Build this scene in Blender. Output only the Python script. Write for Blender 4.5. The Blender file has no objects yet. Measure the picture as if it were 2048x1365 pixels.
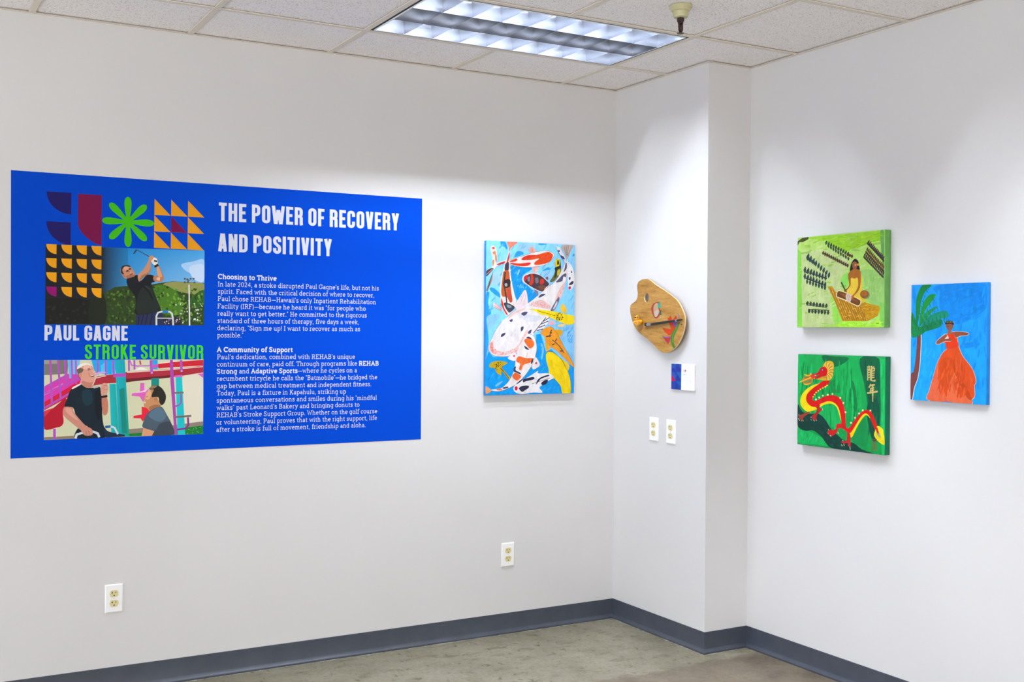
import bpy, bmesh, math, random
from mathutils import Vector, Matrix

scene = bpy.context.scene
COL = scene.collection
random.seed(7)

# ------------------------------------------------------------------ camera
FPX = 2228.7                                   # focal length in pixels of the 2048 px wide frame
CAM_POS = Vector((-3.2766, -4.7176, 1.4748))
YAW, PITCH, ROLL = 0.51517, -0.00965, 0.00601
fw = Vector((math.sin(YAW) * math.cos(PITCH), math.cos(YAW) * math.cos(PITCH), math.sin(PITCH)))
rt = Vector((math.cos(YAW), -math.sin(YAW), 0.0))
up = rt.cross(fw)
rt2 = rt * math.cos(ROLL) + up * math.sin(ROLL)
up2 = up * math.cos(ROLL) - rt * math.sin(ROLL)
cam_data = bpy.data.cameras.new('camera')
cam_data.sensor_width = 36.0
cam_data.lens = FPX * 36.0 / 2048.0
cam_data.clip_start = 0.05
cam = bpy.data.objects.new('camera', cam_data)
COL.objects.link(cam)
m = Matrix((rt2, up2, -fw)).transposed().to_4x4()
m.translation = CAM_POS
cam.matrix_world = m
scene.camera = cam

# ------------------------------------------------------------------ world, exposure, sampling quality
world = bpy.data.worlds.new('room_world')
scene.world = world
world.use_nodes = True
world.node_tree.nodes['Background'].inputs[0].default_value = (0.75, 0.85, 1.0, 1)
world.node_tree.nodes['Background'].inputs[1].default_value = 0.0
scene.view_settings.view_transform = 'Standard'
scene.view_settings.look = 'None'
scene.view_settings.exposure = 0.05
scene.view_settings.gamma = 1.0
scene.view_settings.use_curve_mapping = False
cy = scene.cycles
cy.use_denoising = True
cy.max_bounces = 9
cy.diffuse_bounces = 7
cy.glossy_bounces = 4
cy.sample_clamp_indirect = 8.0
cy.caustics_reflective = False
cy.caustics_refractive = False

# daylight stand-ins: unseen area lamps added left of and behind the viewer
def daylight_fill(loc, size, energy, rot, color):
    day = bpy.data.lights.new('daylight_fill', 'AREA')
    day.shape = 'RECTANGLE'
    day.size, day.size_y = size
    day.energy = energy
    day.color = color
    o = bpy.data.objects.new('daylight_fill', day)
    COL.objects.link(o)
    o.location = loc
    o.rotation_euler = rot


daylight_fill((-7.12, -3.9, 1.35), (7.4, 2.3), 310.0, (math.radians(102), 0, math.radians(-90)), (0.80, 0.90, 1.0))   # towards +x
daylight_fill((-3.0, -7.93, 1.85), (7.0, 1.3), 175.0, (math.radians(138), 0, 0), (1.0, 0.87, 0.77))                   # towards +y, warm fill added to tint the upper wall and ceiling
daylight_fill((-3.0, -7.93, 0.85), (7.0, 0.7), 48.0, (math.radians(84), 0, 0), (0.72, 0.86, 1.0))                     # towards +y, cool fill added for the lower wall

# room dimensions in metres: z up, the long wall is the plane y = 0, the right wall the plane x = PIER_W,
# the pier's left face is the plane x = 0 and its short return the plane y = -PIER_D
H = 2.701
PIER_W, PIER_D = 0.2497, 0.7331
ROOM_X0, ROOM_Y0 = -7.2, -8.0
TILE = 0.6096
GX, GY = -0.3279, -0.4273          # a crossing of the ceiling grid
LAMP_STRENGTH = 375.0

# ================================================================== helpers
def srgb(c):
    if isinstance(c, str):
        c = c.lstrip('#')
        c = [int(c[i:i + 2], 16) / 255 for i in (0, 2, 4)]
    return tuple((v / 12.92 if v <= 0.04045 else ((v + 0.055) / 1.055) ** 2.4) for v in c)


def material(name, color, rough=0.5, metal=0.0, spec=0.5):
    mt = bpy.data.materials.new(name)
    mt.use_nodes = True
    b = mt.node_tree.nodes['Principled BSDF']
    b.inputs['Base Color'].default_value = (*srgb(color), 1)
    b.inputs['Roughness'].default_value = rough
    b.inputs['Metallic'].default_value = metal
    b.inputs['Specular IOR Level'].default_value = spec
    return mt


def nodes(mt):
    return mt.node_tree, mt.node_tree.nodes['Principled BSDF']


def add_node(nt, kind, **inputs):
    n = nt.nodes.new(kind)
    for k, v in inputs.items():
        n.inputs[k].default_value = v
    return n


def coords(nt, scale=(1, 1, 1), rot=(0, 0, 0)):
    tc = nt.nodes.new('ShaderNodeTexCoord')
    mp = nt.nodes.new('ShaderNodeMapping')
    mp.inputs['Scale'].default_value = scale
    mp.inputs['Rotation'].default_value = rot
    nt.links.new(tc.outputs['Object'], mp.inputs['Vector'])
    return mp.outputs['Vector']


def noise(nt, vec, scale, detail=4.0, rough=0.55):
    n = nt.nodes.new('ShaderNodeTexNoise')
    n.inputs['Scale'].default_value = scale
    n.inputs['Detail'].default_value = detail
    n.inputs['Roughness'].default_value = rough
    nt.links.new(vec, n.inputs['Vector'])
    return n.outputs['Fac']


def ramp(nt, fac, stops):
    r = nt.nodes.new('ShaderNodeValToRGB')
    el = r.color_ramp.elements
    while len(el) < len(stops):
        el.new(0.5)
    for e, (p, c) in zip(el, stops):
        e.position = p
        e.color = (*srgb(c), 1) if not isinstance(c, float) else (c, c, c, 1)
    nt.links.new(fac, r.inputs['Fac'])
    return r.outputs['Color']


def mix(nt, fac, a, b, mode='MIX'):
    n = nt.nodes.new('ShaderNodeMix')
    n.data_type = 'RGBA'
    n.blend_type = mode
    for sock, v in ((n.inputs[0], fac), (n.inputs[6], a), (n.inputs[7], b)):
        if isinstance(v, bpy.types.NodeSocket):
            nt.links.new(v, sock)
        elif isinstance(v, (int, float)):
            sock.default_value = v
        else:
            sock.default_value = (*srgb(v), 1)
    return n.outputs[2]


def bump(nt, b, height, strength, dist=0.002):
    n = nt.nodes.new('ShaderNodeBump')
    n.inputs['Strength'].default_value = strength
    n.inputs['Distance'].default_value = dist
    nt.links.new(height, n.inputs['Height'])
    nt.links.new(n.outputs['Normal'], b.inputs['Normal'])


def link(name, mesh, mat=None, parent=None):
    o = bpy.data.objects.new(name, mesh)
    COL.objects.link(o)
    if mat is not None:
        mesh.materials.append(mat)
    if parent is not None:
        o.parent = parent
    return o


def obj(name, bm, mat, parent=None, smooth=False):
    me = bpy.data.meshes.new(name)
    bmesh.ops.recalc_face_normals(bm, faces=bm.faces)
    bm.to_mesh(me)
    bm.free()
    if smooth:
        for p in me.polygons:
            p.use_smooth = True
    return link(name, me, mat, parent)


def soft(o, angle=0.6):
    for p in o.data.polygons:
        p.use_smooth = True
    o.data.set_sharp_from_angle(angle=angle)
    return o


def empty(name, label, category, loc=(0, 0, 0), rz=0.0, group=None):
    o = bpy.data.objects.new(name, None)
    o.empty_display_size = 0.05
    COL.objects.link(o)
    o.location = loc
    o.rotation_euler = (0, 0, rz)
    o['label'] = label
    o['category'] = category
    if group:
        o['group'] = group
    return o


def structure(o, label=None):
    o['kind'] = 'structure'
    if label:
        o['label'] = label
    return o


def copy_tree(o, parent=None):
    c = o.copy()
    COL.objects.link(c)
    if parent is not None:
        c.parent = parent
    for ch in list(o.children):
        copy_tree(ch, c)
    return c


def box(bm, x0, x1, y0, y1, z0, z1, bevel=0.0, segs=2):
    v = [bm.verts.new((x, y, z)) for z in (z0, z1) for y in (y0, y1) for x in (x0, x1)]
    fs = [bm.faces.new([v[i] for i in q]) for q in ((0, 2, 3, 1), (4, 5, 7, 6), (0, 1, 5, 4), (2, 6, 7, 3), (0, 4, 6, 2), (1, 3, 7, 5))]
    if bevel:
        es = list({e for f in fs for e in f.edges})
        bmesh.ops.bevel(bm, geom=es, offset=bevel, segments=segs, profile=0.5, affect='EDGES')
    return bm


def lathe(bm, prof, seg=32, axis='Z', origin=(0, 0, 0)):
    rings = []
    for r, h in prof:
        ring = []
        for i in range(seg):
            a = 2 * math.pi * i / seg
            p = (r * math.cos(a), r * math.sin(a), h)
            if axis == 'Y':
                p = (p[0], p[2], p[1])
            if axis == 'X':
                p = (p[2], p[0], p[1])
            ring.append(bm.verts.new(Vector(p) + Vector(origin)))
        rings.append(ring)
    for a, b in zip(rings, rings[1:]):
        for i in range(seg):
            bm.faces.new((a[i], a[(i + 1) % seg], b[(i + 1) % seg], b[i]))
    for ring in (rings[0], rings[-1]):
        bm.faces.new(ring)
    return bm


def ball(bm, c, r, seg=20, rings=12, rot=None):
    mt = Matrix.Translation(c) @ (rot.to_4x4() if rot else Matrix.Identity(4)) @ Matrix.Diagonal((*r, 1))
    bmesh.ops.create_uvsphere(bm, u_segments=seg, v_segments=rings, radius=1.0, matrix=mt)
    return bm


def prism(bm, pts, y0, y1):
    """outline in the x-z plane pushed from y0 to y1"""
    a = [bm.verts.new((x, y0, z)) for x, z in pts]
    b = [bm.verts.new((x, y1, z)) for x, z in pts]
    bm.faces.new(a)
    bm.faces.new(b[::-1])
    n = len(pts)
    for i in range(n):
        bm.faces.new((a[i], a[(i + 1) % n], b[(i + 1) % n], b[i]))
    return bm


def tube(bm, pts, r, seg=8):
    rings = []
    n = len(pts)
    for i, p in enumerate(pts):
        p = Vector(p)
        d = (Vector(pts[min(i + 1, n - 1)]) - Vector(pts[max(i - 1, 0)])).normalized()
        s = d.cross(Vector((0, 0, 1)))
        if s.length < 0.1:
            s = d.cross(Vector((0, 1, 0)))
        s.normalize()
        t = s.cross(d)
        rr = r[i] if isinstance(r, (list, tuple)) else r
        rings.append([bm.verts.new(p + rr * (math.cos(2 * math.pi * k / seg) * s + math.sin(2 * math.pi * k / seg) * t)) for k in range(seg)])
    for a, b in zip(rings, rings[1:]):
        for k in range(seg):
            bm.faces.new((a[k], a[(k + 1) % seg], b[(k + 1) % seg], b[k]))
    bm.faces.new(rings[0])
    bm.faces.new(rings[-1][::-1])
    return bm


# ================================================================== materials of the room
WALL = material('white_wall_paint', '#d4d2d1', 0.55, spec=0.35)
nt, b = nodes(WALL)
v = coords(nt)
n1 = noise(nt, v, 260, 3, 0.6)
bump(nt, b, n1, 0.10, 0.001)
n2 = noise(nt, v, 1.3, 3)
nt.links.new(ramp(nt, n2, [(0.3, '#d2d0cf'), (0.7, '#d6d4d3')]), b.inputs['Base Color'])

TILE_M = material('acoustic_tile', '#ece5dd', 0.9, spec=0.1)
nt, b = nodes(TILE_M)
v = coords(nt)
n1 = noise(nt, v, 210, 2, 0.5)
n2 = noise(nt, v, 75, 3, 0.6)
c1 = ramp(nt, n1, [(0.30, '#b3aca7'), (0.42, '#f6f1ee')])
c2 = ramp(nt, n2, [(0.26, '#b9b2ad'), (0.36, '#ffffff')])
nt.links.new(mix(nt, 1.0, c1, c2, 'MULTIPLY'), b.inputs['Base Color'])
bump(nt, b, n1, 0.35, 0.003)

GRID_M = material('ceiling_grid_enamel', '#ddd3c4', 0.45)
GAP_M = material('black_reveal', '#0b0b0c', 0.7)

FLOOR_M = material('worn_concrete', '#8d8878', 0.5, spec=0.45)
nt, b = nodes(FLOOR_M)
v = coords(nt)
base = ramp(nt, noise(nt, v, 2.6, 6, 0.6), [(0.25, '#797361'), (0.5, '#8e8875'), (0.75, '#9f9987')])
dark = ramp(nt, noise(nt, coords(nt, (1.0, 2.4, 1.0), (0, 0, 0.5)), 7.0, 8, 0.7), [(0.54, 0.0), (0.65, 0.9)])
base = mix(nt, dark, base, '#6a654e')
spots = ramp(nt, noise(nt, coords(nt, (1.3, 1.0, 1.0), (0, 0, 0.9)), 19.0, 5, 0.62), [(0.60, 0.0), (0.66, 0.9)])
base = mix(nt, spots, base, '#555038')
fine = ramp(nt, noise(nt, v, 60, 4, 0.7), [(0.3, '#b8b4a8'), (0.7, '#ffffff')])
base = mix(nt, 0.6, base, fine, 'MULTIPLY')


def math_node(nt, op, *vals):
    n = nt.nodes.new('ShaderNodeMath')
    n.operation = op
    for s_, v_ in zip(n.inputs, vals):
        if isinstance(v_, bpy.types.NodeSocket):
            nt.links.new(v_, s_)
        else:
            s_.default_value = v_
    return n.outputs[0]


# brown old adhesive on the room side of a ragged line that runs off the pier's outer corner
sep = nt.nodes.new('ShaderNodeSeparateXYZ')
nt.links.new(v, sep.inputs[0])
FX, FY = sep.outputs['X'], sep.outputs['Y']
wob = math_node(nt, 'MULTIPLY_ADD', noise(nt, coords(nt, (0.6, 1, 1)), 9.0, 6, 0.7), 0.16, -0.905)
brown_mask = ramp(nt, math_node(nt, 'SUBTRACT', wob, FY), [(0.0, 0.0), (0.022, 0.92)])
brown = ramp(nt, noise(nt, coords(nt, (1, 1.7, 1)), 3.2, 6, 0.6), [(0.3, '#5a5043'), (0.5, '#786c5c'), (0.75, '#897d6a')])
brown = mix(nt, 0.6, brown, fine, 'MULTIPLY')
base = mix(nt, brown_mask, base, brown)
# pale paint spatter and adhesive left along the foot of the walls
wall_d = math_node(nt, 'MINIMUM', math_node(nt, 'MULTIPLY', FY, -1.0), math_node(nt, 'MAXIMUM', math_node(nt, 'MULTIPLY', FX, -1.0), math_node(nt, 'MULTIPLY_ADD', FY, -1.0, -0.733)))
near = ramp(nt, math_node(nt, 'ADD', wall_d, math_node(nt, 'MULTIPLY', noise(nt, v, 16, 5, 0.75), 0.05)), [(0.036, 1.0), (0.043, 0.0)])
base = mix(nt, near, base, '#cfccc2')
patch = ramp(nt, noise(nt, v, 30, 3, 0.6), [(0.74, 0.0), (0.78, 1.0)])
base = mix(nt, patch, base, '#c9c6ba')
nt.links.new(base, b.inputs['Base Color'])
rg = ramp(nt, noise(nt, v, 9, 4), [(0.3, 0.34), (0.7, 0.62)])
nt.links.new(rg, b.inputs['Roughness'])
bump(nt, b, noise(nt, v, 40, 5, 0.7), 0.12, 0.003)

BASE_M = material('charcoal_vinyl', '#40454f', 0.4)
nt, b = nodes(BASE_M)
v = coords(nt)
nt.links.new(ramp(nt, noise(nt, v, 12, 5, 0.6), [(0.3, '#3c414b'), (0.7, '#454a54')]), b.inputs['Base Color'])

# ================================================================== large structure
bm = box(bmesh.new(), ROOM_X0 - 0.15, 1.2, ROOM_Y0 - 0.15, 0.15, -0.12, 0.0)
structure(obj('floor', bm, FLOOR_M), 'worn bare concrete floor with brown and grey stains')
bm = box(bmesh.new(), ROOM_X0 - 0.15, 1.2, 0.0, 0.15, 0.0, H + 0.35)
structure(obj('wall_left', bm, WALL), 'long white wall that carries the blue panel')
bm = box(bmesh.new(), PIER_W, PIER_W + 0.15, ROOM_Y0, -PIER_D, 0.0, H + 0.35)
structure(obj('wall_right', bm, WALL), 'white wall with the three canvases on the right')
bm = box(bmesh.new(), 0.0, PIER_W + 0.15, -PIER_D, 0.0, 0.0, H + 0.35)
structure(obj('wall_pier', bm, WALL), 'white pier standing out in the corner')
bm = box(bmesh.new(), ROOM_X0 - 0.15, ROOM_X0, ROOM_Y0, 0.0, 0.0, H + 0.35)
structure(obj('wall_far_left', bm, WALL), 'white wall closing the room beyond the left of the view')
bm = box(bmesh.new(), ROOM_X0 - 0.15, PIER_W + 0.15, ROOM_Y0 - 0.15, ROOM_Y0, 0.0, H + 0.35)
structure(obj('wall_back', bm, WALL), 'white wall behind the viewer')


def baseboard(name, p0, p1, n, k0, k1, label):
    prof = [(0.0, 0.0985), (0.0022, 0.0982), (0.003, 0.097), (0.003, 0.023), (0.0042, 0.0195), (0.012, 0.0105), (0.0145, 0.0075), (0.0150, 0.0055), (0.0140, 0.0), (0.0, 0.0)]
    p0, p1, n = Vector(p0), Vector(p1), Vector(n)
    t = (p1 - p0).normalized()
    bm = bmesh.new()
    ra = [bm.verts.new((*(p0 + n * d + t * d * k0), z)) for d, z in prof]
    rb = [bm.verts.new((*(p1 + n * d - t * d * k1), z)) for d, z in prof]
    for i in range(len(prof)):
        j = (i + 1) % len(prof)
        bm.faces.new((ra[i], ra[j], rb[j], rb[i]))
    bm.faces.new(ra)
    bm.faces.new(rb[::-1])
    o = obj(name, bm, BASE_M)
    soft(o, 0.5)
    return structure(o, label)


baseboard('baseboard_left', (ROOM_X0, 0), (0, 0), (0, -1), 0, 1, 'charcoal vinyl cove base along the long left wall')
baseboard('baseboard_pier', (0, 0), (0, -PIER_D), (-1, 0), 1, -1, "charcoal vinyl cove base along the pier's wide face")
baseboard('baseboard_pier_return', (0, -PIER_D), (PIER_W, -PIER_D), (0, -1), -1, 1, "charcoal vinyl cove base along the pier's short face")
baseboard('baseboard_right', (PIER_W, -PIER_D), (PIER_W, ROOM_Y0), (-1, 0), 1, 0, 'charcoal vinyl cove base along the right wall')

# ------------------------------------------------------------------ suspended ceiling
# fixtures: lower grid line indices (i, j); each covers cells i, i+1 in x and j in y (y runs from GY - j*TILE)
FIXTURES = [(-2, 0), (-2, 3), (-6, 4), (-10, 4), (-2, 8), (-6, 8), (-10, 8), (-10, 0)]  # all but the first are unseen copies, added to light the room
def covered(i, j):
    return any(i in (fi, fi + 1) and j == fj for fi, fj in FIXTURES)

tiles, grid = bmesh.new(), bmesh.new()
I0, I1 = -12, 1
J0, J1 = -1, 13
def clipbox(x0, x1, y0, y1):
    x0, x1 = max(x0, ROOM_X0), min(x1, PIER_W)
    y0, y1 = max(y0, ROOM_Y0), min(y1, 0.0)
    return (x0, x1, y0, y1) if x1 - x0 > 0.004 and y1 - y0 > 0.004 else None
def pieces(x0, x1, y0, y1):
    """clip to the room and cut the pier out"""
    r = clipbox(x0, x1, y0, y1)
    if not r:
        return []
    x0, x1, y0, y1 = r
    if x1 <= 0.0 or y1 <= -PIER_D:
        return [r]
    out = [clipbox(x0, min(x1, 0.0), y0, y1), clipbox(max(x0, 0.0), x1, y0, min(y1, -PIER_D))]
    return [q for q in out if q]
rnd = random.Random(3)
for i in range(I0, I1):
    for j in range(J0, J1):
        if covered(i, j):
            continue
        x0, y1 = GX + i * TILE, GY - j * TILE
        lift = 0.004 + rnd.uniform(0, 0.003)
        for (a, c, d, e) in pieces(x0 + 0.004, x0 + TILE - 0.004, y1 - TILE + 0.004, y1 - 0.004):
            box(tiles, a, c, d, e, H + lift, H + 0.022)
hw = 0.012
for i in range(I0, I1 + 1):
    for j in range(J0, J1):
        x, y1 = GX + i * TILE, GY - j * TILE
        if any(i == fi + 1 and j == fj for fi, fj in FIXTURES):
            continue
        for q in pieces(x - hw, x + hw, y1 - TILE, y1):
            box(grid, q[0], q[1], q[2], q[3], H, H + 0.0035)
for j in range(J0, J1 + 1):
    for i in range(I0, I1):
        x0, y = GX + i * TILE, GY - j * TILE
        for q in pieces(x0 + hw, x0 + TILE - hw, y - hw, y + hw):
            box(grid, q[0], q[1], q[2], q[3], H, H + 0.0035)
for fi, fj in FIXTURES:                       # crossings beside the middle of each fixture
    x, y1 = GX + (fi + 1) * TILE, GY - fj * TILE
    for q in pieces(x - hw, x + hw, y1 - hw, y1) + pieces(x - hw, x + hw, y1 - TILE, y1 - TILE + hw):
        box(grid, q[0], q[1], q[2], q[3], H, H + 0.0035)
ceiling = structure(obj('ceiling', tiles, TILE_M), 'suspended ceiling of speckled off-white acoustic tiles')
obj('ceiling_grid', grid, GRID_M, ceiling)
bm = bmesh.new()
for q in ((ROOM_X0, 0.0, -0.016, 0.0), (-0.016, 0.0, -PIER_D - 0.016, -0.016), (0.0, PIER_W, -PIER_D - 0.016, -PIER_D), (PIER_W - 0.016, PIER_W, ROOM_Y0, -PIER_D - 0.016)):
    box(bm, q[0], q[1], q[2], q[3], H - 0.0015, H - 0.0002)
obj('wall_angle', bm, GRID_M, ceiling)
bm = box(bmesh.new(), ROOM_X0 - 0.15, PIER_W + 0.15, ROOM_Y0 - 0.15, 0.15, H + 0.35, H + 0.40)
structure(obj('roof_slab', bm, GAP_M), 'slab above the suspended ceiling')

# ------------------------------------------------------------------ recessed ceiling lights
LOUVER = material('louver_aluminium', '#b9bec9', 0.30, 1.0)
HOUSING = material('housing_enamel', '#f2f4f8', 0.45)
nt, b = nodes(HOUSING)
TUBE_ON = material('lit_tube', '#ffffff', 0.4)
nt, b = nodes(TUBE_ON)
b.inputs['Emission Color'].default_value = (0.82, 0.89, 1.0, 1)
b.inputs['Emission Strength'].default_value = LAMP_STRENGTH
TUBE_OFF = material('unlit_tube', '#d9d9d4', 0.3)
FW, FD = 2 * TILE - 2 * hw, TILE - 2 * hw       # opening left by the grid
BL = 0.055                                      # blade depth


def ceiling_light(loc, label, group=None):
    """origin: centre of the opening, in the ceiling plane"""
    root = empty('ceiling_light', label, 'ceiling light', loc, 0, group)
    hx, hy = FW / 2, FD / 2
    ax, ay = hx - 0.014, hy - 0.014            # outside of the frame, leaving a black reveal
    bm = bmesh.new()                           # reveal: four dark strips set up in the slot
    for q in ((-hx, hx, -hy, -ay), (-hx, hx, ay, hy), (-hx, -ax, -ay, ay), (ax, hx, -ay, ay)):
        box(bm, q[0], q[1], q[2], q[3], 0.0025, 0.016)
    obj('reveal', bm, GAP_M, root)
    bm = bmesh.new()
    w = 0.004
    for q in ((-ax, ax, -ay, -ay + w), (-ax, ax, ay - w, ay), (-ax, -ax + w, -ay + w, ay - w), (ax - w, ax, -ay + w, ay - w)):
        box(bm, q[0], q[1], q[2], q[3], -0.001, 0.020)
    obj('frame', bm, HOUSING, root)
    bm = bmesh.new()                           # open-bottomed housing
    for q in ((-ax, ax, -ay, -ay + w, 0.02, 0.165), (-ax, ax, ay - w, ay, 0.02, 0.165), (-ax, -ax + w, -ay + w, ay - w, 0.02, 0.165), (ax - w, ax, -ay + w, ay - w, 0.02, 0.165), (-ax, ax, -ay, ay, 0.165, 0.170)):
        box(bm, *q)
    obj('housing', bm, HOUSING, root)
    ix, iy = ax - w, ay - w
    rows, cells = 3, 9

    def half(h):
        return 0.0013 + 0.0125 * (h / BL) ** 2

    hs = [BL * k / 6 for k in range(7)]
    for r in range(1, rows):                   # lengthwise blades
        y = -iy + 2 * iy * r / rows
        top = 0.165
        prof = [(y - half(h), h) for h in hs] + [(y - 0.020, top), (y + 0.020, top)] + [(y + half(h), h) for h in reversed(hs)]
        bm = bmesh.new()
        a = [bm.verts.new((-ix, p, z)) for p, z in prof]
        c = [bm.verts.new((ix, p, z)) for p, z in prof]
        for k in range(len(prof)):
            bm.faces.new((a[k], a[(k + 1) % len(prof)], c[(k + 1) % len(prof)], c[k]))
        soft(obj('louver_blade', bm, LOUVER, root), 0.9)
    for sy in (-1, 1):                         # mirrored sides and ends of the louver
        prof = [(sy * (iy - half(h)), h) for h in hs] + [(sy * (iy - 0.020), 0.165), (sy * iy, 0.165), (sy * iy, 0.0)]
        bm = bmesh.new()
        a = [bm.verts.new((-ix, p, z)) for p, z in prof]
        c = [bm.verts.new((ix, p, z)) for p, z in prof]
        for k in range(len(prof)):
            bm.faces.new((a[k], a[(k + 1) % len(prof)], c[(k + 1) % len(prof)], c[k]))
        soft(obj('side_reflector', bm, LOUVER, root), 0.9)
    for sx in (-1, 1):
        prof = [(sx * (ix - half(h) * 0.8), h) for h in hs] + [(sx * ix, BL), (sx * ix, 0.0)]
        bm = bmesh.new()
        a = [bm.verts.new((p, -iy, z)) for p, z in prof]
        c = [bm.verts.new((p, iy, z)) for p, z in prof]
        for q in range(len(prof)):
            bm.faces.new((a[q], a[(q + 1) % len(prof)], c[(q + 1) % len(prof)], c[q]))
        soft(obj('end_reflector', bm, LOUVER, root), 0.9)
    for k in range(1, cells):                  # cross blades
        x = -ix + 2 * ix * k / cells
        prof = [(x - half(h) * 0.8, h) for h in hs] + [(x + half(h) * 0.8, h) for h in reversed(hs)]
        bm = bmesh.new()
        a = [bm.verts.new((p, -iy, z)) for p, z in prof]
        c = [bm.verts.new((p, iy, z)) for p, z in prof]
        for q in range(len(prof)):
            bm.faces.new((a[q], a[(q + 1) % len(prof)], c[(q + 1) % len(prof)], c[q]))
        soft(obj('cross_blade', bm, LOUVER, root), 0.9)
    for r in range(rows):                      # three tubes, the middle one not burning
        y = -iy + 2 * iy * (r + 0.5) / rows
        lit = r != 1
        t = obj('fluorescent_tube', lathe(bmesh.new(), [(0.013, -ix + 0.03), (0.013, ix - 0.03)], 10, 'X', (0, y, 0.118)), TUBE_ON if lit else TUBE_OFF, root, True)
        t['label'] = 'burning white tube' if lit else 'dark tube in the middle row'
        for q in ((-ix + 0.012, -ix + 0.03), (ix - 0.03, ix - 0.012)):
            obj('lamp_holder', box(bmesh.new(), q[0], q[1], y - 0.012, y + 0.012, 0.10, 0.164), HOUSING, t)
    return root


def fixture_loc(i, j):
    return (GX + (i + 1) * TILE, GY - (j + 0.5) * TILE, H)


light = ceiling_light(fixture_loc(*FIXTURES[0]), 'recessed louvered ceiling light over the corner with its middle row dark')
for k, f in enumerate(FIXTURES[1:]):
    c = copy_tree(light)
    c.location = fixture_loc(*f)
    c['label'] = 'added louvered ceiling light in the unseen part of the room'
    c['group'] = 'added ceiling lights behind the view'

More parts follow.
